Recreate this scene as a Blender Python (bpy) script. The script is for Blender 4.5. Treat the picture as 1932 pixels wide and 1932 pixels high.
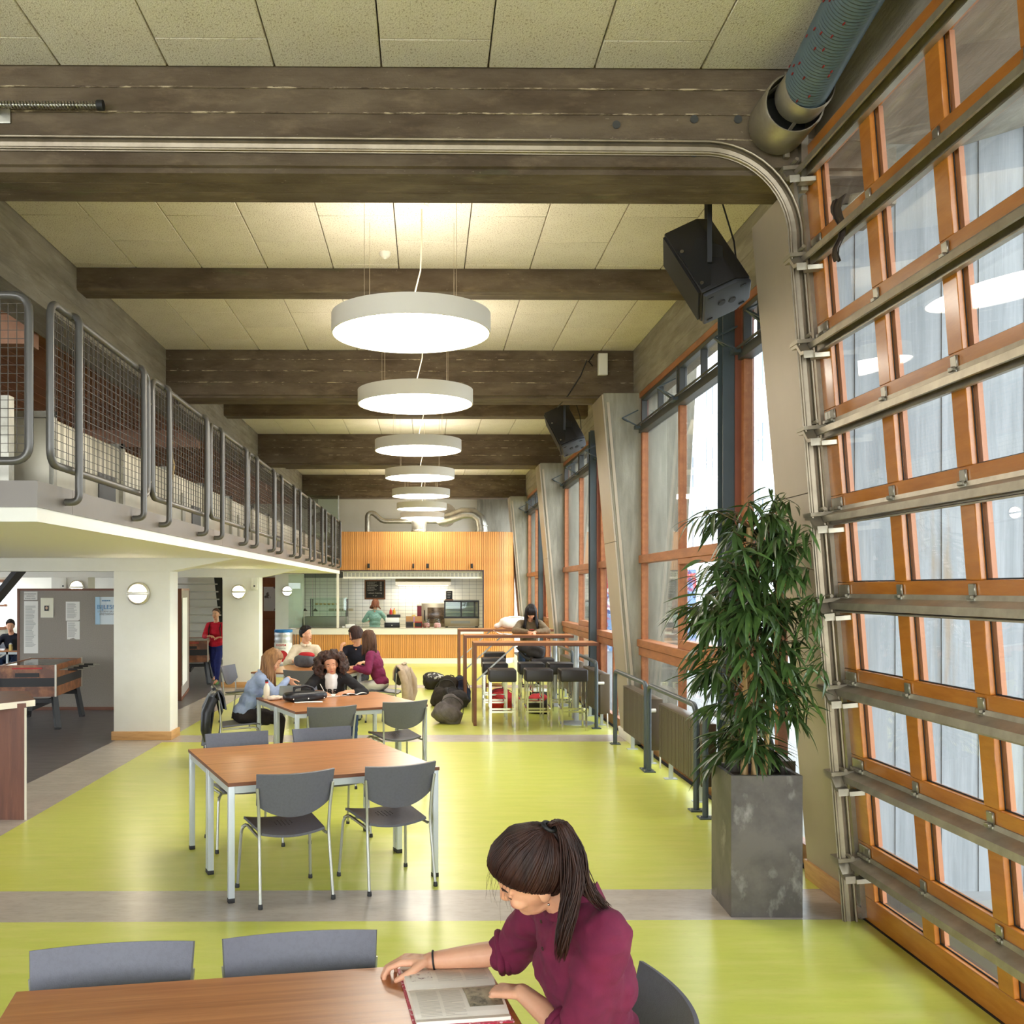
import bpy, bmesh, math, random
from mathutils import Vector, Matrix, noise as mnoise
R = math.radians
random.seed(7)
scene = bpy.context.scene
for _o in list(bpy.data.objects):
    bpy.data.objects.remove(_o, do_unlink=True)
COL = scene.collection

# ------------------------------------------------------------------ camera
# lens in pixels of the 1932 frame: f 1870, principal point (824.6, 1111)
YAW = 0.6
cam_d = bpy.data.cameras.new('camera')
cam = bpy.data.objects.new('camera', cam_d); COL.objects.link(cam)
cam.location = (0, 0, 1.96)
cam.rotation_euler = (R(90), 0, R(-YAW))
cam_d.sensor_width = 36
cam_d.lens = 36 * 1870 / 1932
cam_d.shift_x = (966 - 824.6) / 1932
cam_d.shift_y = (1111 - 966) / 1932
cam_d.clip_start = 0.05; cam_d.clip_end = 400
scene.camera = cam

# ------------------------------------------------------------------ world and exposure
SKY_STRENGTH = 6.6
LAMP_DOWN = 15.0
LAMP_UP = 7.0
EXPOSURE = 0.4
w = bpy.data.worlds.new('overcast_sky'); scene.world = w
w.use_nodes = True
bg = w.node_tree.nodes['Background']
bg.inputs['Color'].default_value = (0.90, 0.95, 1.0, 1)
bg.inputs['Strength'].default_value = SKY_STRENGTH
vs = scene.view_settings
vs.view_transform = 'Standard'; vs.look = 'None'; vs.gamma = 1.0; vs.exposure = EXPOSURE
vs.use_curve_mapping = False
cy = scene.cycles
cy.use_light_tree = False
cy.max_bounces = 6; cy.diffuse_bounces = 4; cy.glossy_bounces = 2; cy.transmission_bounces = 1; cy.transparent_max_bounces = 12
cy.use_adaptive_sampling = True; cy.adaptive_threshold = 0.03
cy.caustics_reflective = False; cy.caustics_refractive = False

# ------------------------------------------------------------------ materials
MATS = {}
def lin(c):
    """sRGB 0-255 triple to linear"""
    out = []
    for v in c:
        v = v / 255.0
        out.append(v / 12.92 if v <= 0.04045 else ((v + 0.055) / 1.055) ** 2.4)
    return tuple(out)

def M(name, col, rough=0.5, metal=0.0, noise=(), bump=(), rand=0.0, spec=0.5, emit=None, coat=0.0, sub=0.0):
    """col: sRGB triple. noise: [(sRGB col2, (sx,sy,sz), amount, lo, hi)], bump: [((sx,sy,sz), strength)]"""
    if name in MATS: return MATS[name]
    m = bpy.data.materials.new(name); MATS[name] = m
    m.use_nodes = True
    nt = m.node_tree; N = nt.nodes; L = nt.links
    b = N['Principled BSDF']
    c = lin(col)
    b.inputs['Base Color'].default_value = (*c, 1)
    b.inputs['Roughness'].default_value = rough
    b.inputs['Metallic'].default_value = metal
    b.inputs['Specular IOR Level'].default_value = spec
    if coat: 
        b.inputs['Coat Weight'].default_value = coat; b.inputs['Coat Roughness'].default_value = 0.15
    if sub:
        b.inputs['Subsurface Weight'].default_value = sub
        b.inputs['Subsurface Radius'].default_value = (0.01, 0.004, 0.002)
        b.inputs['Subsurface Scale'].default_value = 0.6
    if emit:
        b.inputs['Emission Color'].default_value = (*emit[0], 1)
        b.inputs['Emission Strength'].default_value = emit[1]
    m.diffuse_color = (*c, 1)
    tc = None; cur = None
    def coords(s):
        nonlocal tc
        if tc is None: tc = N.new('ShaderNodeTexCoord')
        mp = N.new('ShaderNodeMapping'); mp.inputs['Scale'].default_value = s
        L.new(tc.outputs['Object'], mp.inputs['Vector'])
        return mp.outputs['Vector']
    for (c2, s, amt, lo, hi) in noise:
        n = N.new('ShaderNodeTexNoise'); n.inputs['Scale'].default_value = 1.0
        n.inputs['Detail'].default_value = 5; n.inputs['Roughness'].default_value = 0.62
        L.new(coords(s), n.inputs['Vector'])
        rmp = N.new('ShaderNodeMapRange')
        rmp.inputs['From Min'].default_value = lo; rmp.inputs['From Max'].default_value = hi
        rmp.inputs['To Max'].default_value = amt
        L.new(n.outputs['Fac'], rmp.inputs['Value'])
        mx = N.new('ShaderNodeMix'); mx.data_type = 'RGBA'
        L.new(rmp.outputs['Result'], mx.inputs['Factor'])
        if cur is None: mx.inputs['A'].default_value = (*c, 1)
        else: L.new(cur, mx.inputs['A'])
        mx.inputs['B'].default_value = (*lin(c2), 1)
        cur = mx.outputs['Result']
    if rand:
        oi = N.new('ShaderNodeObjectInfo')
        rm = N.new('ShaderNodeMapRange')
        rm.inputs['To Min'].default_value = 1 - rand; rm.inputs['To Max'].default_value = 1 + rand
        L.new(oi.outputs['Random'], rm.inputs['Value'])
        hs = N.new('ShaderNodeHueSaturation')
        L.new(rm.outputs['Result'], hs.inputs['Value'])
        if cur is None: hs.inputs['Color'].default_value = (*c, 1)
        else: L.new(cur, hs.inputs['Color'])
        cur = hs.outputs['Color']
    if cur is not None: L.new(cur, b.inputs['Base Color'])
    prev = None
    for (s, st) in bump:
        n = N.new('ShaderNodeTexNoise'); n.inputs['Scale'].default_value = 1.0; n.inputs['Detail'].default_value = 4
        L.new(coords(s), n.inputs['Vector'])
        bp = N.new('ShaderNodeBump'); bp.inputs['Strength'].default_value = st; bp.inputs['Distance'].default_value = 0.01
        L.new(n.outputs['Fac'], bp.inputs['Height'])
        if prev is not None: L.new(prev, bp.inputs['Normal'])
        prev = bp.outputs['Normal']
    if prev is not None: L.new(prev, b.inputs['Normal'])
    return m

def glass_mat(name, tint=(1, 1, 1), refl=1.0, ior=1.5, rough=0.0):
    m = bpy.data.materials.new(name); MATS[name] = m
    m.use_nodes = True
    nt = m.node_tree; N = nt.nodes; L = nt.links
    N.remove(N['Principled BSDF'])
    out = N['Material Output']
    t = N.new('ShaderNodeBsdfTransparent'); t.inputs['Color'].default_value = (*tint, 1)
    g = N.new('ShaderNodeBsdfGlossy'); g.inputs['Roughness'].default_value = rough
    fr = N.new('ShaderNodeLayerWeight'); fr.inputs['Blend'].default_value = 0.5
    pw = N.new('ShaderNodeMath'); pw.operation = 'POWER'; pw.inputs[1].default_value = 5.0
    L.new(fr.outputs['Facing'], pw.inputs[0])
    mu = N.new('ShaderNodeMath'); mu.operation = 'MULTIPLY_ADD'; mu.inputs[1].default_value = 0.9 * refl; mu.inputs[2].default_value = 0.04 * refl; mu.use_clamp = True
    L.new(pw.outputs[0], mu.inputs[0])
    mx = N.new('ShaderNodeMixShader')
    L.new(mu.outputs[0], mx.inputs['Fac']); L.new(t.outputs[0], mx.inputs[1]); L.new(g.outputs[0], mx.inputs[2])
    L.new(mx.outputs[0], out.inputs['Surface'])
    return m

def emat(name, col, strength):
    m = bpy.data.materials.new(name); MATS[name] = m
    m.use_nodes = True
    nt = m.node_tree; N = nt.nodes; L = nt.links
    N.remove(N['Principled BSDF'])
    e = N.new('ShaderNodeEmission'); e.inputs['Color'].default_value = (*col, 1); e.inputs['Strength'].default_value = strength
    L.new(e.outputs[0], N['Material Output'].inputs['Surface'])
    return m

# ------------------------------------------------------------------ mesh builder
class MB:
    def __init__(self): self.v = []; self.f = []; self.mi = []; self.cur = 0
    def add(self, vs, fs):
        o = len(self.v); self.v += [tuple(p) for p in vs]
        for q in fs:
            self.f.append(tuple(i + o for i in q)); self.mi.append(self.cur)
        return self
    def box(self, x0, x1, y0, y1, z0, z1):
        if x0 > x1: x0, x1 = x1, x0
        if y0 > y1: y0, y1 = y1, y0
        if z0 > z1: z0, z1 = z1, z0
        return self.add([(x0,y0,z0),(x1,y0,z0),(x1,y1,z0),(x0,y1,z0),(x0,y0,z1),(x1,y0,z1),(x1,y1,z1),(x0,y1,z1)],
                        [(0,3,2,1),(4,5,6,7),(0,1,5,4),(1,2,6,5),(2,3,7,6),(3,0,4,7)])
    def hexa(self, p):
        """8 points ordered as box()"""
        return self.add(p, [(0,3,2,1),(4,5,6,7),(0,1,5,4),(1,2,6,5),(2,3,7,6),(3,0,4,7)])
    def bar(self, p, q, wd, ht, up=(0,0,1)):
        p = Vector(p); q = Vector(q); d = (q - p).normalized(); up = Vector(up)
        s = d.cross(up)
        if s.length < 1e-4: s = d.cross(Vector((1,0,0)))
        s.normalize(); u = s.cross(d).normalized()
        s *= wd / 2; u *= ht / 2
        return self.hexa([p-s-u, p+s-u, q+s-u, q-s-u, p-s+u, p+s+u, q+s+u, q-s+u])
    def prism(self, poly, axis, a0, a1):
        """poly: 2D points; axis 'x' -> (y,z), 'y' -> (x,z), 'z' -> (x,y)"""
        def P(p, a):
            return {'x': (a, p[0], p[1]), 'y': (p[0], a, p[1]), 'z': (p[0], p[1], a)}[axis]
        n = len(poly)
        area = sum(poly[i][0]*poly[(i+1)%n][1]-poly[(i+1)%n][0]*poly[i][1] for i in range(n))
        flip = (area > 0) == (axis == 'y')
        if a0 > a1: a0, a1 = a1, a0
        vs = [P(p, a0) for p in poly] + [P(p, a1) for p in poly]
        fs = [tuple(range(n-1, -1, -1)), tuple(range(n, 2*n))] + [(i, (i+1)%n, n+(i+1)%n, n+i) for i in range(n)]
        if flip: fs = [tuple(reversed(f)) for f in fs]
        return self.add(vs, fs)
    def tube(self, pts, r, seg=8, caps=True, flat=None):
        """r: radius or list; flat=(axis vector, ratio): squash the section"""
        pts = [Vector(p) for p in pts]; n = len(pts)
        rs = r if isinstance(r, (list, tuple)) else [r] * n
        tang = []
        for i in range(n):
            a = pts[max(0, i-1)]; b = pts[min(n-1, i+1)]
            t = (b - a); tang.append(t.normalized() if t.length > 1e-9 else Vector((0,0,1)))
        t0 = tang[0]
        u = t0.orthogonal().normalized() if flat is None else None
        if flat is not None:
            u = Vector(flat[0]); u = (u - t0 * u.dot(t0)).normalized()
        vs = []
        for i in range(n):
            t = tang[i]
            u = (u - t * u.dot(t))
            if u.length < 1e-6: u = t.orthogonal()
            u.normalize(); s = t.cross(u)
            k = flat[1] if flat else 1.0
            for j in range(seg):
                a = 2 * math.pi * j / seg
                vs.append(pts[i] + (u * math.cos(a) * k + s * math.sin(a)) * rs[i])
        fs = []
        for i in range(n-1):
            for j in range(seg):
                k2 = (j+1) % seg
                fs.append((i*seg+j, i*seg+k2, (i+1)*seg+k2, (i+1)*seg+j))
        if caps:
            fs.append(tuple(range(seg-1, -1, -1))); fs.append(tuple((n-1)*seg+j for j in range(seg)))
        return self.add(vs, fs)
    def cyl(self, p, q, r, seg=16): return self.tube([p, q], r, seg)
    def lathe(self, prof, c=(0,0,0), seg=24, axis='z'):
        """prof: [(r, h)] bottom to top"""
        vs = []; n = len(prof)
        for (r, h) in prof:
            for j in range(seg):
                a = 2*math.pi*j/seg; x = r*math.cos(a); y = r*math.sin(a)
                p = {'z': (x, y, h), 'y': (x, h, -y), 'x': (h, x, y)}[axis]
                vs.append((p[0]+c[0], p[1]+c[1], p[2]+c[2]))
        fs = []
        for i in range(n-1):
            for j in range(seg):
                k = (j+1) % seg
                fs.append((i*seg+j, i*seg+k, (i+1)*seg+k, (i+1)*seg+j))
        closed = prof[0] == prof[-1]
        if prof[0][0] > 1e-6 and not closed: fs.append(tuple(range(seg-1, -1, -1)))
        if prof[-1][0] > 1e-6 and not closed: fs.append(tuple((n-1)*seg+j for j in range(seg)))
        return self.add(vs, fs)
    def ell(self, c, r, rot=None, seg=16, rings=10, fn=None):
        vs = []; c = Vector(c)
        for i in range(rings+1):
            th = math.pi * i / rings
            for j in range(seg):
                ph = 2*math.pi*j/seg
                d = Vector((math.sin(th)*math.cos(ph), math.sin(th)*math.sin(ph), math.cos(th)))
                k = fn(d) if fn else 1.0
                p = Vector((d.x*r[0]*k, d.y*r[1]*k, d.z*r[2]*k))
                if rot is not None: p = rot @ p
                vs.append(c + p)
        fs = []
        for i in range(rings):
            for j in range(seg):
                k = (j+1) % seg
                if i == 0: fs.append((j, (i+1)*seg+j, (i+1)*seg+k))
                elif i == rings-1: fs.append((i*seg+j, (i+1)*seg+j, i*seg+k))
                else: fs.append((i*seg+j, (i+1)*seg+j, (i+1)*seg+k, i*seg+k))
        return self.add(vs, fs)
    def capsule(self, p, q, r0, r1, seg=10):
        p = Vector(p); q = Vector(q); d = q - p; L = d.length
        if L < 1e-6: return self.ell(p, (r0, r0, r0), seg=seg, rings=6)
        d.normalize()
        pts = []; rs = []
        for k in range(4):
            a = math.pi/2 * k / 3
            pts.append(p - d * r0 * math.cos(a)); rs.append(max(r0 * math.sin(a), 1e-4))
        for k in range(4):
            a = math.pi/2 * k / 3
            pts.append(q + d * r1 * math.sin(a)); rs.append(max(r1 * math.cos(a), 1e-4))
        return self.tube(pts, rs, seg)
    def chain(self, pts, rs, seg=10):
        for i in range(len(pts)-1): self.capsule(pts[i], pts[i+1], rs[i], rs[i+1], seg)
        return self
    def grid(self, fn, nu, nv):
        vs = [fn(i/nu, j/nv) for i in range(nu+1) for j in range(nv+1)]
        fs = [(i*(nv+1)+j, (i+1)*(nv+1)+j, (i+1)*(nv+1)+j+1, i*(nv+1)+j+1) for i in range(nu) for j in range(nv)]
        return self.add(vs, fs)
    def mesh(self, name, bevel=0, segs=2, recalc=False):
        me = bpy.data.meshes.new(name)
        me.from_pydata(self.v, [], self.f)
        if any(self.mi): me.polygons.foreach_set('material_index', self.mi)
        if bevel or recalc:
            bm = bmesh.new(); bm.from_mesh(me)
            if recalc: bmesh.ops.recalc_face_normals(bm, faces=bm.faces)
            if bevel: bmesh.ops.bevel(bm, geom=list(bm.edges), offset=bevel, segments=segs, affect='EDGES', profile=0.5, clamp_overlap=True)
            bm.to_mesh(me); bm.free()
        me.update()
        return me
    def build(self, name, mat, parent=None, smooth=None, bevel=0, segs=2, solid=0, recalc=False):
        me = self.mesh(name, bevel, segs, recalc)
        if smooth is None and bevel: smooth = 40
        return link(name, me, mat, parent, smooth, solid)

def link(name, me, mat, parent=None, smooth=None, solid=0):
    if mat is not None:
        for mm in (mat if isinstance(mat, (list, tuple)) else [mat]):
            me.materials.append(mm)
    if smooth:
        me.polygons.foreach_set('use_smooth', [True]*len(me.polygons))
        if smooth < 180: me.set_sharp_from_angle(angle=R(smooth))
    o = bpy.data.objects.new(name, me); COL.objects.link(o)
    if parent is not None: o.parent = parent
    if solid:
        md = o.modifiers.new('solid', 'SOLIDIFY'); md.thickness = solid; md.offset = 0
    return o

def inst(o, loc=None, rot=None, parent='same', scale=None):
    c = o.copy(); COL.objects.link(c)
    if parent != 'same': c.parent = parent
    if loc is not None: c.location = loc
    if rot is not None: c.rotation_euler = rot
    if scale is not None: c.scale = scale
    return c

def tag(o, label=None, cat=None, group=None, kind=None):
    if label: o['label'] = label
    if cat: o['category'] = cat
    if group: o['group'] = group
    if kind: o['kind'] = kind
    return o

def thing(name, label, cat, loc=(0,0,0), rz=0, group=None, kind=None):
    o = bpy.data.objects.new(name, None); COL.objects.link(o)
    o.location = loc; o.rotation_euler = (0, 0, R(rz)); o.empty_display_size = 0.1
    return tag(o, label, cat, group, kind)

def copy_tree(o, parent=None):
    c = o.copy(); COL.objects.link(c)
    if parent is not None: c.parent = parent
    for ch in list(o.children): copy_tree(ch, c)
    return c

def place(o, loc, rz, label=None, group=None):
    o.location = loc; o.rotation_euler = (0, 0, R(rz))
    if label: o['label'] = label
    if group: o['group'] = group
    return o

def arc(c, r, a0, a1, n, plane='xz', k=0.0):
    out = []
    for i in range(n+1):
        a = R(a0 + (a1-a0)*i/n); x = c[0]+r*math.cos(a); y = c[1]+r*math.sin(a)
        out.append({'xz': (x, k, y), 'yz': (k, x, y), 'xy': (x, y, k)}[plane])
    return out

def rounded_loop(pts, rad, n=5):
    """closed 3D polyline with rounded corners"""
    pts = [Vector(p) for p in pts]; out = []
    m = len(pts)
    for i in range(m):
        a = pts[i-1]; b = pts[i]; c = pts[(i+1) % m]
        d0 = (a-b).normalized(); d1 = (c-b).normalized()
        p0 = b + d0*rad; p1 = b + d1*rad
        for k in range(n+1):
            t = k/n
            out.append(p0*(1-t)**2 + b*2*t*(1-t) + p1*t*t)
    return out

def rounded_path(pts, rad, n=5):
    pts = [Vector(p) for p in pts]; out = [pts[0]]
    for i in range(1, len(pts)-1):
        a, b, c = pts[i-1], pts[i], pts[i+1]
        d0 = (a-b).normalized(); d1 = (c-b).normalized()
        p0 = b + d0*rad; p1 = b + d1*rad
        for k in range(n+1):
            t = k/n
            out.append(p0*(1-t)**2 + b*2*t*(1-t) + p1*t*t)
    out.append(pts[-1])
    return out

def text_mesh(name, body, size, mat, parent, M4, align='CENTER', extrude=0.0008, bold=False):
    cu = bpy.data.curves.new(name, 'FONT'); cu.body = body; cu.size = size; cu.align_x = align; cu.extrude = extrude
    cu.resolution_u = 3
    if bold: cu.offset = size*0.012
    tmp = bpy.data.objects.new(name+'_tmp', cu); COL.objects.link(tmp)
    dg = bpy.context.evaluated_depsgraph_get()
    me = bpy.data.meshes.new_from_object(tmp.evaluated_get(dg))
    bpy.data.objects.remove(tmp, do_unlink=True)
    me.transform(M4); me.name = name
    return link(name, me, mat, parent)

def remesh(mb, voxel, smooth_it=4, fac=0.5, disp=None):
    """voxel union of overlapping closed shapes -> mesh data"""
    me = mb.mesh('raw')
    o = bpy.data.objects.new('raw', me); COL.objects.link(o)
    md = o.modifiers.new('r', 'REMESH'); md.mode = 'VOXEL'; md.voxel_size = voxel
    if smooth_it:
        sm = o.modifiers.new('s', 'SMOOTH'); sm.iterations = smooth_it; sm.factor = fac
    dg = bpy.context.evaluated_depsgraph_get()
    out = bpy.data.meshes.new_from_object(o.evaluated_get(dg))
    bpy.data.objects.remove(o, do_unlink=True)
    if disp:
        nrm = [v.normal.copy() for v in out.vertices]
        for v, nn in zip(out.vertices, nrm):
            v.co += nn * disp(v.co)
    out.update()
    return out
# ------------------------------------------------------------------ shared materials
m_lime = M('lime_linoleum', (203, 205, 96), 0.28, noise=[((186, 194, 72), (2.2, 9, 2), 0.75, .35, .7), ((218, 212, 128), (1.2, 7, 1), 0.6, .5, .8), ((182, 166, 66), (14, 40, 5), 0.35, .55, .8)], bump=[((3, 3, 3), .03)])
m_grey_lino = M('grey_linoleum', (172, 162, 151), 0.27, noise=[((190, 178, 164), (3, 9, 3), 0.8, .4, .7), ((144, 135, 126), (12, 30, 5), 0.5, .5, .75)], bump=[((3, 3, 3), .03)])
m_dark_lino = M('dark_linoleum', (96, 90, 90), 0.33, noise=[((62, 58, 60), (3, 10, 3), 0.8, .4, .7), ((104, 98, 96), (10, 34, 5), 0.5, .5, .8)], bump=[((3, 3, 3), .03)])
m_conc_beam = M('board_marked_concrete', (108, 93, 73), 0.85, noise=[((72, 56, 38), (1.6, 4, 5), 0.85, .36, .66), ((136, 117, 91), (3, 8, 9), 0.6, .54, .75), ((84, 100, 62), (1.0, 3, 5), 0.5, .62, .78), ((188, 172, 146), (24, 40, 40), 0.5, .66, .76)], bump=[((6, 40, 60), .35), ((60, 60, 60), .25)])
m_conc_grey = M('grey_concrete', (150, 146, 132), 0.85, noise=[((112, 108, 96), (4, 2.5, 0.8), 0.8, .4, .66), ((176, 172, 156), (14, 9, 2), 0.5, .5, .75), ((112, 118, 96), (5, 4, 1), 0.4, .6, .8)], bump=[((30, 30, 4), .3), ((70, 70, 70), .2)])
m_conc_wall = M('weathered_concrete', (148, 140, 124), 0.85, noise=[((118, 110, 94), (6, 1.2, 7), 0.8, .4, .64), ((178, 170, 152), (9, 2, 12), 0.5, .52, .74), ((126, 138, 112), (4, 1, 4), 0.35, .62, .8)], bump=[((40, 6, 50), .4), ((60, 60, 60), .25)])
m_conc_out = M('exterior_concrete', (142, 147, 150), 0.85, noise=[((118, 124, 127), (9, 3, 0.5), 0.7, .42, .66), ((140, 122, 98), (2.6, 1, 0.3), 0.7, .62, .70), ((158, 162, 165), (20, 4, 1.2), 0.5, .5, .7)], bump=[((40, 8, 1.5), .3)])
m_panel = M('wood_wool_panel', (228, 219, 202), 0.92, noise=[((170, 152, 122), (85, 55, 40), 0.9, .54, .64), ((238, 230, 214), (3, 3, 3), 0.5, .45, .7)], bump=[((120, 80, 70), .6)], rand=0.04)
m_slab = M('raw_ceiling_slab', (62, 54, 44), 0.9, noise=[((70, 62, 50), (3, 3, 3), .6, .4, .7)])
m_white = M('white_plaster', (236, 233, 222), 0.7, noise=[((226, 222, 208), (3, 3, 3), .4, .45, .7)])
m_cream = M('cream_soffit', (246, 243, 236), 0.75)
m_fascia = M('taupe_steel_fascia', (122, 114, 105), 0.4, metal=0.1, noise=[((110, 102, 93), (2, 2, 2), .5, .4, .7)])
m_tubesteel = M('dark_painted_tube', (98, 95, 90), 0.32, metal=0.35)
m_wire = M('mesh_wire', (74, 67, 58), 0.5, metal=0.3)
m_clad = M('beige_metal_cladding', (178, 164, 144), 0.42, metal=0.25, noise=[((164, 150, 130), (2, 2, 1), .5, .4, .7)])
m_oak = M('oak_trim', (206, 158, 100), 0.5, noise=[((178, 128, 74), (4, 4, 40), .7, .42, .66)])
m_wood_win = M('oiled_window_wood', (164, 104, 64), 0.45, noise=[((134, 78, 44), (14, 3, 14), .75, .4, .68), ((190, 132, 86), (30, 4, 30), .5, .55, .75)])
m_wood_red = M('red_cedar_jamb', (140, 82, 58), 0.5, noise=[((114, 62, 44), (14, 14, 2.5), .7, .4, .68)])
m_wood_door = M('varnished_door_wood', (187, 115, 40), 0.26, noise=[((160, 90, 26), (3, 16, 16), .6, .4, .7), ((204, 130, 50), (5, 30, 30), .4, .5, .75)], coat=0.3)
m_bead = M('pale_glazing_bead', (176, 118, 84), 0.5)
m_galv = M('galvanised_steel', (176, 172, 158), 0.33, metal=0.9, noise=[((146, 142, 126), (9, 9, 9), .7, .4, .65)], bump=[((20, 20, 20), .08)])
m_galv_dull = M('dull_zinc_rail', (172, 162, 142), 0.4, metal=0.65, noise=[((140, 130, 112), (8, 8, 8), .6, .4, .65)])
m_track = M('weathered_track_zinc', (142, 130, 110), 0.38, metal=0.7, noise=[((112, 100, 82), (7, 7, 7), .6, .4, .65)])
m_black = M('black_rubber', (24, 23, 22), 0.6)
m_blacksteel = M('black_painted_steel', (34, 34, 34), 0.45)
m_bluesteel = M('slate_painted_steel', (70, 80, 84), 0.4, noise=[((56, 64, 68), (5, 5, 2), .6, .4, .7)])
m_anth = M('dark_window_metal', (66, 66, 64), 0.45)
m_glass = glass_mat('clear_window_glass', (0.97, 0.985, 0.98), 1.0, 1.52)
m_green_glass = glass_mat('greenish_display_glass', (0.90, 0.97, 0.93), 0.9, 1.5)
m_ply = M('brown_stained_plywood', (208, 158, 106), 0.6, noise=[((182, 128, 80), (1.2, 5, 5), .7, .4, .68)])
m_redwood = M('reddish_board_soffit', (190, 144, 112), 0.6, noise=[((164, 116, 86), (6, 0.7, 4), .7, .42, .66)])
m_pave = M('pale_paving', (136, 138, 138), 0.85, noise=[((116, 118, 118), (1.5, 1.5, 1), .6, .4, .7)])

def structure(name, o=None):
    if o is None:
        o = bpy.data.objects.new(name, None); COL.objects.link(o)
    o['kind'] = 'structure'
    return o

# ------------------------------------------------------------------ floor
XL, XR = -3.38, 2.64
fl = structure('floor', MB().box(-11, 3.0, -6.6, 31, -0.3, -0.02).build('floor', m_slab))
tag(fl, 'linoleum floor in lime green sheets with grey cross bands', None)
BANDS = [(5.85, 6.45), (12.7, 13.3), (19.6, 20.2)]
prev = -6.6
for (a, b) in BANDS + [(31, 31)]:
    MB().box(XL, XR, prev, a, -0.02, 0).build('lime_sheet', m_lime, fl)
    if b > a: MB().box(XL, XR, a, b, -0.02, 0).build('grey_band', m_grey_lino, fl)
    prev = b
MB().box(-4.02, XL, -6.6, 31, -0.02, 0).build('grey_border', m_grey_lino, fl)
MB().box(-11, -4.02, -6.6, 31, -0.02, 0).build('dark_sheet', m_dark_lino, fl)
g = structure('ground', MB().box(3.0, 60, -40, 90, -0.5, -0.12).build('ground', m_pave))
tag(g, 'pale paved ground outside the windows', None)

# ------------------------------------------------------------------ ceiling with wood wool panels
ce = structure('ceiling', MB().box(-11, 3.0, -6.6, 31, 5.065, 5.35).build('ceiling', m_slab))
tag(ce, 'ceiling of pale wood wool panels laid between concrete beams', None)
ZONES = [(4.6, 5.84), (6.33, 9.51), (9.81, 12.76), (13.25, 16.39), (16.71, 19.69), (20.18, 23.39), (23.71, 26.69), (27.2, 30.6)]
pcache = {}
def ceil_panel(x0, x1, y0, y1):
    k = (round(x1-x0, 3), round(y1-y0, 3))
    if k not in pcache:
        hx = k[0]/2-.004; hy = k[1]/2-.004
        o = MB().box(-hx, hx, -hy, hy, 0, .035).build('ceiling_panel', m_panel, ce, bevel=.004, segs=1)
        pcache[k] = o
    else:
        o = inst(pcache[k])
    o.location = ((x0+x1)/2, (y0+y1)/2, 5.03)
for zi, (ya, yb) in enumerate(ZONES):
    for k in range(-6, 6):
        xa = max(-3.35, -.266+.628*k); xb = min(2.67, -.266+.628*(k+1))
        if xb - xa < .05: continue
        cuts = [ya + (.62 if (k % 2) else 1.22)]
        while cuts[-1] + 1.22 < yb: cuts.append(cuts[-1] + 1.22)
        if zi == 0: cuts = [yb - (.9 if k % 2 else .3)]
        cuts = [ya] + [c for c in cuts if c < yb - .1] + [yb]
        for a, b in zip(cuts, cuts[1:]): ceil_panel(xa, xb, a, b)
# ------------------------------------------------------------------ concrete beams
def ridged(z0, z1, n, y, out, d=.004):
    """front-face points from z0 up to z1 with n board ridges; out = -1 or +1 direction of the ridge"""
    pts = []
    for i in range(n+1):
        z = z0 + (z1-z0)*i/n
        if 0 < i < n: pts += [(y, z-.006), (y+out*d, z-.003), (y+out*d, z+.003), (y, z+.006)]
        else: pts.append((y, z))
    return pts
m_ridge = M('mortar_ridge', (108, 92, 72), .9, noise=[((196, 178, 146), (9, 40, 40), .95, .52, .60), ((70, 56, 42), (7, 30, 30), .8, .56, .64)], bump=[((60, 90, 90), .8)])
def main_beam(y0, y1, x0, x1, label):
    f = ridged(4.47, 5.06, 4, y0, -1)
    poly = [(y0+.03, 4.42), (y0+.17, 4.42), (y0+.175, 4.426), (y0+.18, 4.42), (y0+.31, 4.42), (y0+.315, 4.426), (y0+.32, 4.42), (y1, 4.42), (y1, 5.06)] + f[::-1] + [(y0, 4.455), (y0+.03, 4.45)]
    o = MB().prism(poly, 'x', x0, x1).build('trim_beam', m_conc_beam)
    structure('', o); tag(o, label)
    for zz in (4.468+.1475, 4.468+.295, 4.468+.4425):
        MB().box(x0, x1, y0-.010, y0-.001, zz-.004, zz+.005).build('board_ridge', m_ridge, o)
    return o
beam1 = main_beam(5.85, 6.32, -8.0, 2.7, 'broad board-marked concrete beam above the door track')
main_beam(12.77, 13.24, -3.36, 2.7, 'second broad concrete beam from the camera')
main_beam(19.7, 20.17, -3.36, 2.7, 'third broad concrete beam from the camera')
main_beam(26.7, 27.19, -3.36, 2.7, 'last broad concrete beam above the kiosk')
for i, (a, b) in enumerate([(9.52, 9.8), (16.4, 16.7), (23.4, 23.7)]):
    poly = [(a, 4.84), (a+.02, 4.82), (a+.1, 4.82), (a+.105, 4.825), (a+.11, 4.82), (b, 4.82), (b, 5.06), (a, 5.06)]
    o = MB().prism(poly, 'x', -3.36, 2.7).build('trim_secondary_beam', m_conc_beam); structure('', o)
    tag(o, ['slim', 'second slim', 'third slim'][i] + ' concrete beam crossing between the broad beams')
f = ridged(4.42, 5.06, 5, -3.35, 1)
o = MB().prism([(-3.75, 5.06), (-3.75, 4.42)] + f, 'y', 6.32, 30.6).build('trim_edge_beam', m_conc_wall, recalc=True); structure('', o)
tag(o, 'long weathered concrete beam above the mezzanine railing')
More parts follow.
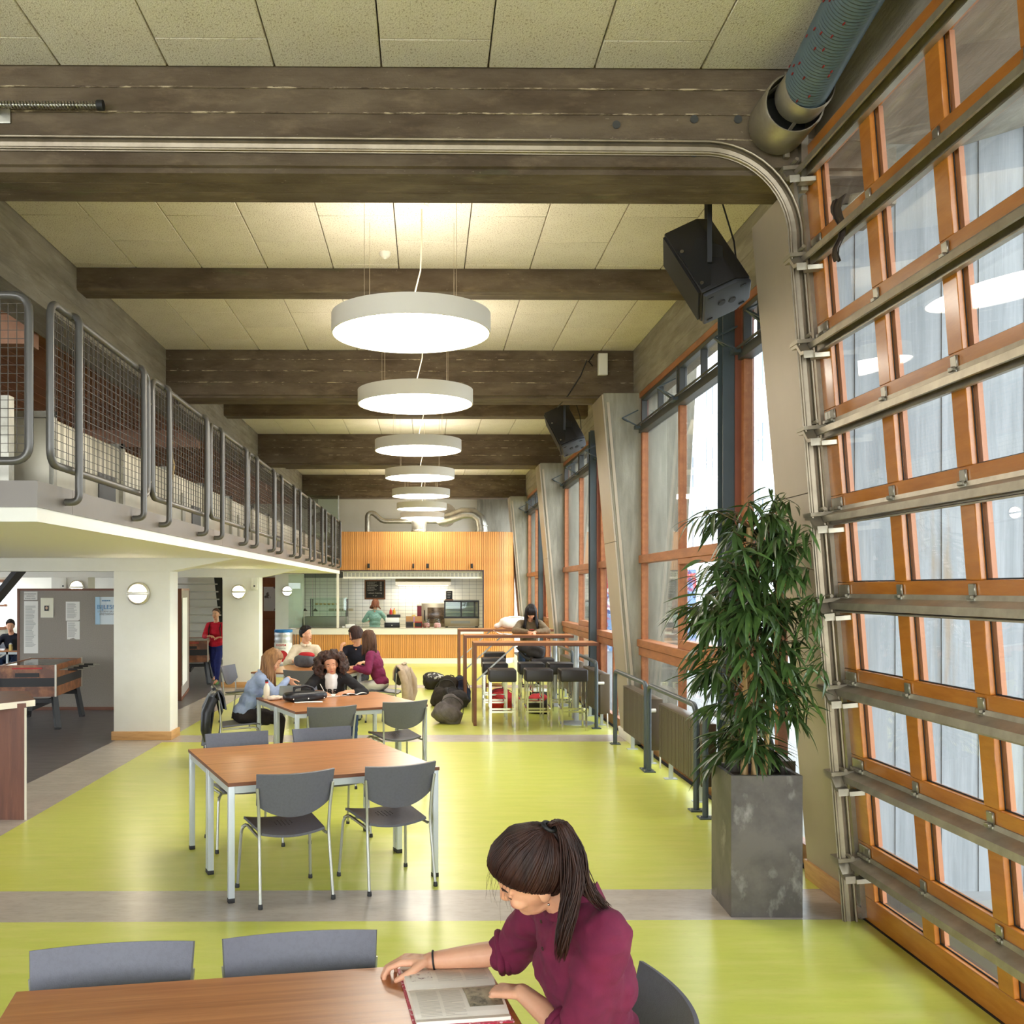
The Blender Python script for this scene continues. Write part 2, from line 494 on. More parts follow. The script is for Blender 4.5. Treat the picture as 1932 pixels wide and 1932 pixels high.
# bolt holes and fixings in the first beam
for (x, z) in [(1.12, 4.70), (1.58, 4.735), (1.84, 4.735), (1.58, 4.535), (1.84, 4.535)]:
    MB().lathe([(.024, -.012), (.021, 0), (.012, .004), (.012, .001), (0, .001)], seg=16, axis='y').build('bolt_recess', m_anth, beam1, smooth=40).location = (x, 5.848, z)
o = MB().box(1.93, 2.16, 5.82, 5.848, 4.62, 4.665).build('fixing_strap', m_galv_dull, beam1, bevel=.003)
# wall above the window heads
lw = structure('wall_right', MB().prism(ridged(4.42, 5.06, 4, 2.67, -1) + [(3.0, 5.06), (3.0, 4.42)], 'y', 6.3, 31).build('wall_right', m_conc_wall, recalc=True))
tag(lw, 'weathered concrete band above the right-hand windows')

# ------------------------------------------------------------------ leaning right columns
def lean_column(y0, y1, n, label):
    c = structure('', thing('trim_column', label, None))
    q = lambda z: 2.585 - .088*z
    xo = 3.02
    if n: MB().prism([(q(0)+.02, 0), (q(4.42)+.02, 4.42), (xo, 4.42), (xo, 0)], 'y', y0, y1).build('concrete_core', m_conc_grey, c, bevel=.012)
    else:
        MB().prism([(q(0)+.02, 0), (q(4.42)+.02, 4.42), (q(4.42)+.09, 4.42), (q(0)+.09, 0)], 'y', y0, y1-.07).build('concrete_core', m_conc_grey, c)
        MB().prism([(q(0)+.02, 0), (q(4.42)+.02, 4.42), (2.80, 4.42), (2.80, 0)], 'y', y1-.07, y1+.03).build('return_panel', m_conc_out, c)
    a = .06 if n else 0
    MB().prism([(q(.13), .13), (q(2.55), 2.55), (q(2.55)+.02, 2.55), (q(.13)+.02, .13)], 'y', y0+.0, y1-a).build('cladding_sheet', m_clad, c)
    MB().prism([(q(2.556), 2.556), (q(4.4), 4.4), (q(4.4)+.02, 4.4), (q(2.556)+.02, 2.556)], 'y', y0+.0, y1-a).build('cladding_sheet', m_clad, c)
    MB().prism([(q(0)-.018, 0), (q(.13)-.018, .13), (q(.13)+.02, .13), (q(0)+.02, 0)], 'y', y0-.02, y1+.02).build('baseboard', m_oak if n == 0 else m_white, c, bevel=.003)
    if n:
        MB().prism([(q(.2)+.05, .2), (q(4.3)+.05, 4.3), (q(4.3)+.085, 4.3), (q(.2)+.085, .2)], 'y', y0-.012, y0-.001).build('cover_strip', m_clad, c)
    return c
lean_column(5.92, 6.68, 0, 'leaning beige-clad column beside the bamboo plant')
lean_column(12.42, 13.2, 1, 'leaning concrete column at the end of the first window')
lean_column(19.35, 20.1, 2, 'leaning concrete column behind the high tables')
lean_column(26.3, 27.0, 3, 'far leaning concrete column beside the kiosk')
# outside fins and the big outdoor wall seen through the sectional door
for i, y in enumerate((12.45, 19.4, 26.4)):
    o = structure('trim_fin', MB().prism([(3.02, -.12), (3.12, -.12), (3.42, 5.0), (3.02, 5.0)], 'y', y, y+.7).build('trim_fin', m_conc_grey))
    tag(o, ['first', 'second', 'third'][i] + ' slanted concrete fin outside the windows')
ow = structure('wall_outdoor', MB().box(2.80, 10.5, 6.78, 7.1, -.15, 6.2).build('wall_outdoor', m_conc_out))
tag(ow, 'weathered pale concrete wall outside the sectional door')
for k in range(26):
    x = 2.95 + k*.29 + random.uniform(-.03, .03)
    MB().box(x, x+.012, 6.772, 6.781, -.12, 6.1).build('board_ridge', m_conc_out, ow)
so = structure('roof', MB().prism([(2.66, 4.68), (4.3, 5.2), (4.3, 5.4), (2.66, 5.4)], 'y', 0.5, 6.77).build('roof', m_conc_grey))
tag(so, 'sloping concrete eaves above the sectional door')

# ------------------------------------------------------------------ window wall on the right
def bar_part(win, name, mat, x0, x1, y0, y1, z0, z1, bevel=.004):
    return MB().box(x0, x1, y0, y1, z0, z1).build(name, mat, win, bevel=bevel, segs=1)
ROWS = [(.14, 1.15), (1.33, 2.28), (2.38, 3.92), (3.99, 4.35)]
def window_unit(n, ya, yb, mull, label, winders=True):
    wn = structure('', thing('window_%d' % n, label, None))
    X0, X1 = 2.69, 2.77
    bar_part(wn, 'window_head', m_wood_win, X0-.02, X1+.02, ya, yb, 4.35, 4.42)
    bar_part(wn, 'window_sill', m_wood_win, X0-.05, X1+.03, ya, yb, 1.24, 1.33)
    bar_part(wn, 'window_sill', m_wood_win, X0-.03, X1+.02, ya, yb, 1.13, 1.236)
    bar_part(wn, 'transom', m_wood_win, X0-.03, X1+.02, ya, yb, 2.28, 2.38)
    bar_part(wn, 'dark_transom', m_anth, X0-.03, X1, ya, yb, 3.915, 3.99)
    bar_part(wn, 'winder_rod', m_anth, X0-.075, X0-.055, ya, yb, 3.985, 4.005)
    bar_part(wn, 'bottom_rail', m_wood_win, X0, X1, ya, yb, 0, .14)
    cuts = [ya] + mull + [yb]
    for i, y in enumerate(cuts):
        a, b = (y, y+.07) if i == 0 else ((y-.07, y) if i == len(cuts)-1 else (y-.035, y+.035))
        for (z0, z1) in ((.14, 1.13), (1.33, 2.28), (2.38, 3.915)):
            bar_part(wn, 'mullion', m_wood_win if (i % 2 or 1) else m_wood_red, X0, X1, a, b, z0, z1)
        bar_part(wn, 'mullion', m_anth if 0 < i < len(cuts)-1 else m_wood_red, X0, X1, a, b, 3.99, 4.35)
        if winders and 0 < i:
            w_ = MB()
            w_.bar((X0-.06, y-.05, 4.0), (X0-.24, y-.03, 4.10), .02, .014); w_.bar((X0-.24, y-.03, 4.10), (X0-.04, y-.02, 4.2), .02, .014)
            w_.bar((X0-.06, y+.06, 4.0), (X0-.24, y-.03, 4.10), .02, .014); w_.box(X0-.09, X0-.03, y-.1, y+.08, 3.96, 4.0)
            w_.build('window_winder', m_bluesteel, wn)
    for i, (a, b) in enumerate(zip(cuts, cuts[1:])):
        ia = a + (.07 if i == 0 else .035); ib = b - (.07 if i == len(cuts)-2 else .035)
        for r, (z0, z1) in enumerate(ROWS):
            z0_, z1_ = (z0-.001, z1+.001)
            if r == 1 and i == 0 and b-a > 1.0:      # opening sash in the middle row
                for (u0, u1, v0, v1) in ((ia, ib, z0, z0+.09), (ia, ib, z1-.06, z1), (ia, ia+.06, z0+.09, z1-.06), (ib-.06, ib, z0+.09, z1-.06)):
                    bar_part(wn, 'sash_frame', m_wood_win, X0-.02, X1-.01, u0, u1, v0, v1)
                MB().box(2.725, 2.733, ia+.06, ib-.06, z0+.09, z1-.06).build('pane', m_glass, wn)
            else:
                if r == 3:
                    ym = (ia+ib)/2
                    for (u0, u1, v0, v1) in ((ia, ib, z0, z0+.03), (ia, ib, z1-.045, z1), (ia, ia+.03, z0+.03, z1-.045), (ib-.03, ib, z0+.03, z1-.045), (ym-.012, ym+.012, z0+.03, z1-.045)):
                        bar_part(wn, 'hopper_frame', m_anth, X0-.01, X1-.02, u0, u1, v0, v1)
                MB().box(2.725, 2.733, ia, ib, z0_, z1_).build('pane', m_glass, wn)
    return wn
window_unit(1, 6.72, 8.45, [7.6], 'tall timber window just past the bamboo plant')
window_unit(2, 8.76, 12.42, [10.55], 'tall timber window between the steel post and concrete column')
window_unit(3, 13.2, 15.35, [14.3], 'timber window above the high tables near the column')
window_unit(4, 15.6, 19.35, [17.45], 'timber window behind the reading woman')
window_unit(5, 20.1, 22.4, [21.2], 'distant timber window before the last columns')
window_unit(6, 22.6, 26.3, [24.5], 'farthest timber window beside the kiosk')
for i, y in enumerate((8.47, 15.37, 22.42)):
    sp = structure('', thing('trim_steel_post', ['slate steel post between the first two windows', 'second slate steel post between windows', 'third slate steel post between windows'][i], None))
    MB().box(2.54, 2.7, y+.0, y+.012, 0, 4.42).build('post_flange', m_bluesteel, sp)
    MB().box(2.54, 2.7, y+.15, y+.162, 0, 4.42).build('post_flange', m_bluesteel, sp)
    MB().box(2.61, 2.63, y+.012, y+.15, 0, 4.42).build('post_web', m_bluesteel, sp)
    MB().box(2.64, 2.8, y-.02, y+.23 if i else y+.29, 0, 4.42).build('post_jamb', m_wood_red, sp)

# ------------------------------------------------------------------ sectional garage door, leaning
door = structure('', thing('door_1', 'leaning sectional overhead door of varnished wood and glass', None))
la = math.atan(.08)
ez = Vector((-math.sin(la), 0, math.cos(la))); ex = Vector((0, -1, 0)); ey = ez.cross(ex)
door.matrix_world = Matrix(((ex.x, ey.x, ez.x, 2.60), (ex.y, ey.y, ez.y, 5.88), (ex.z, ey.z, ez.z, 0), (0, 0, 0, 1)))
NP = 8; PITCH = .68; DW = .18 + PITCH*NP + .06
JT = [0] + [.39 + .51*k for k in range(9)]
dc = {}
def dpart(name, mat, x0, x1, y0, y1, z0, z1, bevel=.003):
    k = (name, round(x1-x0, 3), round(y1-y0, 3), round(z1-z0, 3))
    if k not in dc:
        dc[k] = MB().box(0, x1-x0, 0, y1-y0, 0, z1-z0).build(name, mat, door, bevel=bevel, segs=1); o = dc[k]
    else: o = inst(dc[k])
    o.location = (x0, y0, z0); return o
for r in range(9):
    z0 = JT[r]; z1 = JT[r+1]
    b0 = z0 + (.15 if r == 0 else .085); t0 = z1 - .055
    dpart('bottom_rail', m_wood_door, 0, DW, 0, .05, z0+.003, b0)
    dpart('top_rail', m_wood_door, 0, DW, 0, .05, t0, z1-.003)
    for k in range(NP+1):
        s0 = 0 if k == 0 else .74 + PITCH*(k-1); s1 = .18 + PITCH*k if k < NP else DW
        dpart('stile', m_wood_door, s0, s1, 0, .05, b0, t0)
        if k < NP:
            pa, pb = .18 + PITCH*k, .74 + PITCH*k
            dpart('pane', m_glass, pa, pb, .03, .036, b0-.002, t0+.002, 0)
            dpart('glazing_bead', m_bead, pb-.022, pb, .037, .06, b0, t0, 0)
            dpart('glazing_bead', m_bead, pa, pa+.03, .037, .06, b0, t0, 0)
            dpart('gasket', m_black, pa, pb, .026, .03, b0, b0+.006, 0)
            dpart('gasket', m_black, pa, pa+.006, .026, .03, b0+.006, t0, 0)
dpart('head_strip', m_wood_door, 0, DW, 0, .05, JT[-1]+.003, JT[-1]+.11)
dpart('bottom_seal', m_black, -.02, DW, -.012, .06, -.0, .0028, 0)
chan = [(0, .012), (-.006, .012), (-.01, -.004), (-.062, -.02), (-.066, -.045), (-.058, -.047), (-.054, -.028), (-.012, -.014), (-.012, -.052), (-.03, -.056), (-.03, -.062), (0, -.06)]
chan = [(a*1.35, c*1.45) for (a, c) in chan]
ch_me = None; hinge = None; brk = None
for r in range(1, 10):
    z = JT[r]
    if ch_me is None:
        ch_me = MB().prism(chan, 'x', .03, DW).build('steel_channel', m_galv_dull, door, recalc=True)
        hb = MB(); hb.box(-.026, .026, -.012, 0, .015, .07); hb.box(-.02, .02, -.03, -.012, .0, .02); hb.box(-.03, .03, -.018, 0, -.012, .012)
        hinge = hb.build('hinge', m_galv, door, bevel=.003, segs=1)
        bb = MB()
        bb.prism([(.16, -.130), (.16, -.108), (.11, -.104), (.055, -.048), (-.02, -.044), (-.02, -.022), (.064, -.026), (.12, -.084), (.16, -.088)], 'y', -.15, -.09)
        bb.box(-.03, .09, -.155, -.02, -.026, -.004); bb.box(.10, .17, -.09, 0, -.132, -.106); bb.cyl((.0, -.09, .012), (.14, -.09, .012), .011, 8)
        brk = bb.build('roller_bracket', m_galv_dull, door, recalc=True)
        c_, b_ = ch_me, brk
    else:
        c_, b_ = inst(ch_me), inst(brk)
    c_.location = (0, 0, z); b_.location = (0, 0, z)
    if r < 9:
        for k in range(NP+1):
            s = .12 if k == 0 else .80 + PITCH*(k-1)
            for ds in ((-.05, 0, .05) if k == 0 else (0,)):
                h = hinge if (r == 1 and k == 0 and ds == -.05) else inst(hinge)
                h.location = (s+ds*.8, -.001, z)
lb = MB(); lb.box(-.06, .06, -.03, 0, .02, .3); lb.box(-.04, .04, -.06, -.03, .06, .1)
lb.cyl((-.03, -.05, .05), (-.03, -.05, .5), .006, 8); lb.cyl((-.06, -.05, .07), (.06, -.05, .07), .022, 12)
lb.build('lift_cable_bracket', m_galv, door)
# door track: up the jamb, round the bend, back along the beam
tr = structure('', thing('trim_door_track', 'galvanised door track running up the jamb and along the beam', None))
def q2(z): return 2.545 - .08*z
def q3(z): return 2.50 - .08*z
path = [(q3(0), 5.95, 0), (q3(2), 5.95, 2.0), (q3(4.0), 5.95, 4.0)]
cx = q3(4.0) - .54
path2 = arc((cx, 4.02), .54, 5, 88, 12, 'xz', 0)
def track_strip(off, w_, t_, yy, name, mat, seg=4):
    pts = [(x+off, yy, z) for (x, y, z) in path] + [(cx + (p[0]-cx)*(1+off/.54), yy, 4.02 + (p[2]-4.02)*(1+off/.54)) for p in path2] + [(-8.0, yy, 4.56+off+.03)]
    MB().tube(pts, w_, seg, flat=((0, 1, 0), t_)).build(name, mat, tr)
track_strip(0, .045, .35, 5.83, 'track_rail', m_track)
track_strip(-.034, .009, 1.0, 5.815, 'track_lip', m_track, 8)
track_strip(.034, .009, 1.0, 5.815, 'track_lip', m_track, 8)
MB().prism([(q2(0)+.03, 0), (q2(4.3)+.03, 4.3), (q2(4.3)+.075, 4.3), (q2(0)+.075, 0)], 'y', 5.86, 5.91).build('jamb_angle', m_galv_dull, tr)
MB().prism([(q2(0)+.055, 0), (q2(4.3)+.055, 4.3), (q2(4.3)+.13, 4.3), (q2(0)+.13, 0)], 'y', 5.885, 5.90).build('jamb_seal', m_black, tr)
MB().bar((2.22, 5.82, 4.3), (2.22, 5.82, 5.0), .05, .04).build('hanger_angle', m_galv_dull, tr)
MB().bar((2.12, 5.82, 4.5), (2.12, 5.82, 5.0), .03, .03).build('hanger_angle', m_galv_dull, tr)
# spring bumper at the far end of the track
sb = thing('spring_bumper', 'coil spring bumper rod on a plate at the first concrete beam', 'bumper', (0, 0, 0))
MB().box(-2.60, -2.44, 5.835, 5.848, 4.69, 4.82).build('back_plate', m_galv, sb, bevel=.003)
MB().cyl((-2.75, 5.77, 4.765), (-1.90, 5.77, 4.765), .011, 10).build('rod', m_galv, sb, smooth=50)
MB().box(-2.53, -2.50, 5.74, 5.84, 4.74, 4.79).build('rod_clamp', m_galv, sb, bevel=.003)
MB().tube([(-2.49+.58*i/400, 5.77+.02*math.cos(i*.5), 4.765+.02*math.sin(i*.5)) for i in range(401)], .0035, 5).build('coil', m_galv, sb, smooth=60)
MB().cyl((-1.91, 5.77, 4.765), (-1.875, 5.77, 4.765), .03, 18).build('rubber_stop', m_black, sb, smooth=50)
# flexible duct with its ring
fd = thing('flexible_duct', 'blue grey ribbed flexible hose with round metal collar', 'duct', (0, 0, 0))
m_hose = M('blue_grey_hose', (80, 94, 100), 0.45, noise=[((92, 106, 112), (3, 3, 3), .5, .4, .7)])
pts = []; rs = []
for i in range(260):
    t = i/259; y = 5.52 - 3.2*t
    pts.append((2.10 - .10*t - .05*math.sin(t*3), y, 4.72 + .16*t + .02*math.sin(t*5))); rs.append(.128 + (.0035 if i % 2 else -.0015))
MB().tube(pts, rs, 24).build('hose', m_hose, fd, smooth=18)
m_redmark = M('red_print', (150, 40, 40), .6)
marks = MB()
for i in range(60):
    t = i/59; a = random.uniform(-.9, 1.9); y = 5.38 - 2.2*t
    tt = (5.52-y)/3.2; cx_ = 2.10-.10*tt-.05*math.sin(tt*3); cz = 4.72+.16*tt+.02*math.sin(tt*5)
    px = cx_ - math.sin(a+.6)*.1335; pz = cz - math.cos(a+.6)*.1335
    marks.box(px-.003, px+.003, y-.010, y+.010, pz-.003, pz+.003)
mk = marks.build('printed_marks', m_redmark, fd); mk['kind'] = 'stuff'
MB().lathe([(.165, 5.52), (.172, 5.53), (.172, 5.80), (.165, 5.81), (.160, 5.81), (.160, 5.52), (.165, 5.52)], (2.06, 0, 4.68), 32, 'y').build('outer_collar', m_galv_dull, fd, smooth=50, recalc=True)
MB().lathe([(.136, 5.40), (.142, 5.41), (.142, 5.56), (.136, 5.56), (.133, 5.56), (.133, 5.40), (.136, 5.40)], (2.10, 0, 4.72), 32, 'y').build('hose_clamp', m_galv_dull, fd, smooth=50, recalc=True)
for a in (20, 140, 260):
    MB().bar((2.06+.16*math.cos(R(a)), 5.66, 4.68+.16*math.sin(R(a))), (2.10+.13*math.cos(R(a)), 5.54, 4.72+.13*math.sin(R(a))), .02, .008).build('spoke', m_galv_dull, fd)
MB().lathe([(.0, 5.79), (.16, 5.79), (.16, 5.80), (0, 5.80)], (2.06, 0, 4.68), 24, 'y').build('back_disc', m_anth, fd)
# ------------------------------------------------------------------ mezzanine slab and its columns
mz = structure('', thing('floor_mezzanine', 'white mezzanine slab with a taupe steel edge', None))
MB().prism([(-11, 2.36), (-2.29, 2.36), (-2.29, 2.43), (-11, 2.43)], 'y', 5.82, 25.9).build('soffit', m_cream, mz)
MB().box(-2.29, -2.27, 5.81, 25.9, 2.352, 2.43).build('white_lip', m_white, mz)
MB().box(-11, -2.27, 5.80, 5.81, 2.352, 2.43).build('white_lip', m_white, mz)
MB().box(-11, -2.27, 5.80, 25.9, 2.43, 2.45).build('slab_edge', m_white, mz)
MB().box(-11, -2.30, 5.83, 25.9, 2.45, 2.575).build('slab', m_conc_wall, mz)
for a, b in [(5.80, 6.35), (6.354, 11.0), (11.004, 16.0), (16.004, 21.0), (21.004, 25.9)]:
    MB().box(-2.30, -2.262, a, b, 2.435, 2.59).build('edge_plate', m_fascia, mz)
MB().box(-8, -2.262, 5.785, 5.80, 2.435, 2.59).build('edge_plate', m_fascia, mz)
for i, y in enumerate((12.9, 19.75, 26.6)):
    if i < 2:
        MB().prism([(-11, 2.19), (-3.32, 2.19), (-2.45, 2.36), (-11, 2.36)], 'y', y, y+.4).build('cross_beam', m_white, mz)
    cl = structure('', thing('trim_pillar', ['white pillar in front of the grey pinboard', 'white pillar beside the walking person', 'white pillar beside the glass kiosk screen'][i], None))
    MB().box(-4.06, -3.33, y, y+.4, 0, 2.19 if i < 2 else 2.36).build('shaft', m_white, cl, bevel=.006)
    if i < 2:
        MB().box(-4.085, -3.305, y-.025, y+.425, 0, .11).build('oak_plinth', m_oak, cl, bevel=.004)
    bl = thing('wall_lamp', ['round caged bulkhead lamp on the nearest white pillar', 'round caged bulkhead lamp on the second white pillar', 'round caged bulkhead lamp on the farthest white pillar'][i], 'lamp', (-3.73, y, 1.90), group='bulkhead lamps on the pillars')
    m_al = M('brushed_aluminium', (206, 200, 186), .35, metal=.7)
    em = MATS.get('bulkhead_glow') or emat('bulkhead_glow', (1, .86, .62), 34.0)
    MB().lathe([(.145, 0), (.15, -.02), (.148, -.06), (.128, -.075), (.118, -.07), (.118, -.0)][::-1], seg=32, axis='y').build('rim', m_al, bl, smooth=50, recalc=True)
    MB().lathe([(.117, -.03), (.10, -.058), (.05, -.068), (0.0, -.07)][::-1], seg=32, axis='y').build('diffuser', em, bl, smooth=80, recalc=True)
    MB().box(-.14, .14, -.085, -.072, -.022, .022).build('guard_bar', m_al, bl, bevel=.004)
cl = structure('', thing('trim_pillar', 'white pillar in the second row behind the grey pinboard', None))
MB().box(-7.45, -6.72, 19.75, 20.15, 0, 2.19).build('shaft', m_white, cl, bevel=.006)
bl2 = copy_tree(bl); place(bl2, (-6.93, 19.75, 1.99), 0, 'bulkhead lamp half hidden above the grey pinboard', 'bulkhead lamps on the pillars')
# emergency light boxes on the second pillar
for i, (x, y) in enumerate([(-3.42, 19.75), (-7.2, 19.75)]):
    e = thing('exit_sign_box', ['small white emergency light high on the second pillar', 'small white emergency light above the pinboard'][i], 'light box', (x, y-.0, 2.06))
    MB().box(-.06, .06, -.05, 0, -.12, .12).build('housing', m_white, e, bevel=.006)
    MB().box(-.015, .015, -.054, -.05, -.06, -.03).build('lens', m_black, e)

# upper level behind the railing
o = structure('wall_mezzanine', MB().box(-6.9, -6.8, 6.3, 30.6, 2.58, 4.6).build('wall_mezzanine', m_ply)); tag(o, 'brown plywood wall at the back of the mezzanine')
for k in range(10):
    MB().box(-6.8, -6.78, 6.5+k*2.3, 6.56+k*2.3, 2.6, 4.58).build('batten', m_redwood, o)
o = structure('ceiling_mezzanine', MB().box(-8, -3.75, 6.33, 30.6, 4.58, 4.66).build('ceiling_mezzanine', m_redwood)); tag(o, 'reddish boarded ceiling over the mezzanine')
for k in range(14):
    MB().box(-6.7+k*.21, -6.694+k*.21, 6.33, 30.6, 4.572, 4.58).build('board_ridge', m_redwood, o)
MB().box(-6.8, -3.8, 9.5, 9.75, 4.3, 4.58).build('cross_rib', m_redwood, o)
MB().box(-6.8, -3.8, 16.4, 16.65, 4.3, 4.58).build('cross_rib', m_redwood, o)
MB().box(-6.8, -3.8, 23.4, 23.65, 4.3, 4.58).build('cross_rib', m_redwood, o)
# galvanised air duct along the mezzanine edge
du = thing('air_duct', 'long galvanised air duct standing behind the mezzanine railing', 'duct', (0, 0, 2.58))
m_duct = M('galvanised_duct_sheet', (206, 198, 176), .38, metal=.45, noise=[((176, 168, 146), (2, 2, 2), .6, .4, .7)])
y = 6.62
k = 0
while y < 24.5:
    L_ = 1.5
    MB().box(-3.55, -2.50, y, y+L_-.01, .03, .52).build('duct_section', m_duct, du, bevel=.008)
    fr = MB(); fr.box(-2.50, -2.47, y-.03, y+.03, 0.0, .56); fr.box(-3.6, -2.47, y-.03, y+.03, .52, .56)
    fr.build('flange', m_galv, du)
    if k % 2 == 0:
        MB().box(-2.50, -2.485, y+.5, y+.62, 0, .36).build('stiffener', m_galv, du)
        MB().box(-2.50, -2.492, y+.95, y+1.35, .06, .27).build('grille', m_anth, du)
    y += L_; k += 1
fu = thing('fan_unit', 'square galvanised fan box with a round black outlet behind the end railing', 'fan', (-3.03, 6.22, 2.58))
MB().box(-.75, .36, -.02, .06, .03, .58).build('front_panel', m_duct, fu, bevel=.005)
MB().prism([(-.75, .58), (.36, .58), (.30, .66), (-.75, .72)], 'y', .0, .06).build('hood', m_duct, fu)
MB().lathe([(.21, -.02), (.225, -.06), (.20, -.085), (.17, -.06), (.165, -.02)], (-.13, 0, .27), 28, 'y').build('outlet_ring', m_galv, fu, smooth=50, recalc=True)
MB().lathe([(0, -.03), (.165, -.03), (.165, -.02), (0, -.02)], (-.13, 0, .27), 24, 'y').build('outlet_core', m_black, fu)
MB().box(.24, .30, -.06, -.02, .0, .50).build('strut', m_galv, fu)
MB().box(.38, .44, -.05, .03, .0, .58).build('strut', m_galv, fu)

# ------------------------------------------------------------------ railing panels
def rail_panel(L_):
    """panel along +y, origin at its start on the slab-edge line; hooks point to -x"""
    t = thing('railing_panel', 'x', 'railing')
    z0, z1 = .10, 1.06
    lp = rounded_loop([(0, 0, z0), (0, 0, z1), (0, L_, z1), (0, L_, z0)], .10, 5)
    MB().tube(lp + [lp[0], lp[1]], .024, 10, caps=False).build('frame_loop', m_tubesteel, t, smooth=80)
    for yy in (.33, L_-.30):
        MB().tube(rounded_path([(0, yy, z1), (.055, yy, z1), (.055, yy, -.10), (-.03, yy, -.10)], .05, 5), .024, 10).build('post', m_tubesteel, t, smooth=80)
    wm = MB(); n = int((L_-.05)/.047); dy = (L_-.05)/n
    for i in range(n+1):
        yy = .025+dy*i; zz = .05 if 2 < i < n-2 else .09
        s = .0035*(1 if i % 2 else -1)
        wm.bar((s, yy, z0+zz-.04), (s, yy, z1-zz+.04), .0034, .0034)
    nz = 19
    for i in range(1, nz):
        zz = z0 + (z1-z0)*i/nz
        s = .0035*(1 if i % 2 else -1)
        wm.bar((s, .01, zz), (s, L_-.01, zz), .0034, .0034)
    wo = wm.build('wire_mesh', m_wire, t); wo['kind'] = 'stuff'
    for zz in (.22, .85):
        MB().cyl((0, L_, zz), (0, L_+.094, zz), .007, 8).build('link_rod', m_galv_dull, t)
    return t
rp = rail_panel(2.05)
ORD = ['nearest', 'second', 'third', 'fourth', 'fifth', 'sixth', 'seventh', 'eighth', 'ninth']
for i in range(9):
    p = rp if i == 0 else copy_tree(rp)
    place(p, (-2.225, 5.88+2.17*i, 2.60), 0, ORD[i] + ' wire mesh railing panel along the mezzanine side', 'mezzanine railing panels')
p = copy_tree(rp); place(p, (-2.30, 5.76, 2.60), 90, 'wire mesh railing panel across the end of the mezzanine', 'mezzanine railing panels')
# rope tied to the railing, small lamp
m_rope = M('sisal_rope', (196, 166, 112), .9)
tag(MB().tube([(-2.28, 8.9, 3.28), (-2.31, 8.96, 3.22), (-2.29, 9.0, 3.08), (-2.3, 8.98, 2.95)], .012, 6).build('rope', m_rope, smooth=60), 'short pale rope hanging on the railing mesh', 'rope')

# ------------------------------------------------------------------ walls around the left wing and behind the camera
wl = structure('wall_left', MB().box(-11.2, -11, -6.6, 31, 0, .9).build('wall_left', m_white)); tag(wl, 'white wall with timber windows at the far left')
MB().box(-11.2, -11, -6.6, 31, 2.2, 5.06).build('upper_wall', m_white, wl)
y = -6.6; k = 0
while y < 30.5:
    MB().box(-11.2, -11, y, y+.35, .9, 2.2).build('pier', m_white, wl)
    wn = structure('', thing('window_%d' % (10+k), 'timber framed window in the far left wall, number %d along' % (k+1), None))
    for (a, b, c, d) in ((y+.35, y+3.0, .9, .98), (y+.35, y+3.0, 2.12, 2.2), (y+.35, y+.43, .98, 2.12), (y+2.92, y+3.0, .98, 2.12), (y+1.64, y+1.72, .98, 2.12), (y+.43, y+2.92, 1.5, 1.56)):
        MB().box(-11.05, -10.97, a, b, c, d).build('frame_bar', m_wood_win, wn)
    MB().box(-11.02, -11.015, y+.35, y+3.0, .95, 2.15).build('pane', m_glass, wn)
    y += 3.0; k += 1
eb = structure('wall_back', MB().box(-11, 3, -6.8, -6.6, 0, .5).build('wall_back', m_white)); tag(eb, 'glazed wall behind the camera')
MB().box(-11, 3, -6.8, -6.6, 4.5, 5.06).build('header', m_white, eb)
for k in range(8):
    MB().box(-11+k*1.93, -10.8+k*1.93, -6.8, -6.6, .5, 4.5).build('pier', m_white, eb)
wr = structure('wall_right_near', MB().box(2.7, 3.0, -6.6, .3, 0, .5).build('wall_right_near', m_conc_wall)); tag(wr, 'glazed side wall beside the camera')
MB().box(2.3, 3.0, -6.6, 5.9, 4.62, 5.06).build('header', m_conc_wall, wr)
for k in range(4):
    MB().box(2.7, 3.0, -6.6+k*2.2, -6.3+k*2.2, .5, 4.62).build('pier', m_conc_wall, wr)
# end wall of the hall
ew = structure('wall_end', MB().box(-11, 3.0, 30.6, 30.9, 0, 5.06).build('wall_end', m_white)); tag(ew, 'white end wall above and behind the kiosk')
MB().box(1.55, 2.6, 30.3, 30.6, 0, 5.06).build('concrete_pier', m_conc_grey, ew)
# low wall closing the left wing, with brown doors and frames
pw = structure('wall_wing', MB().box(-11, -6.6, 26.0, 26.2, 0, 2.36).build('wall_wing', m_white)); tag(pw, 'white wall closing the left wing behind the stairs')
MB().box(-6.6, -5.6, 27.5, 27.7, 0, 2.36).build('return_wall', m_white, pw)
dw = structure('', thing('door_2', 'brown wooden doors with photographs seen past the second pillar', None, (-4.85, 29.6, 0)))
m_brown_door = M('brown_door_wood', (150, 88, 44), .45, noise=[((126, 70, 34), (10, 10, 2), .6, .4, .7)])
MB().box(-1.0, 1.4, 0, .08, 0, 2.3).build('door_frame', m_brown_door, dw)
MB().box(-.2, .75, -.03, 0, .03, 2.1).build('door_leaf', m_brown_door, dw, bevel=.004)
for z in (.25, 1.05): MB().box(-.1, .65, -.05, -.03, z, z+.6).build('door_panel', m_brown_door, dw, bevel=.01)
m_photo = M('pale_photo_sheet', (222, 216, 210), .6, noise=[((90, 70, 60), (5, 5, 5), .9, .55, .6)])
MB().box(.0, .55, -.06, -.05, 1.3, 2.02).build('photo_sheet', m_photo, dw)

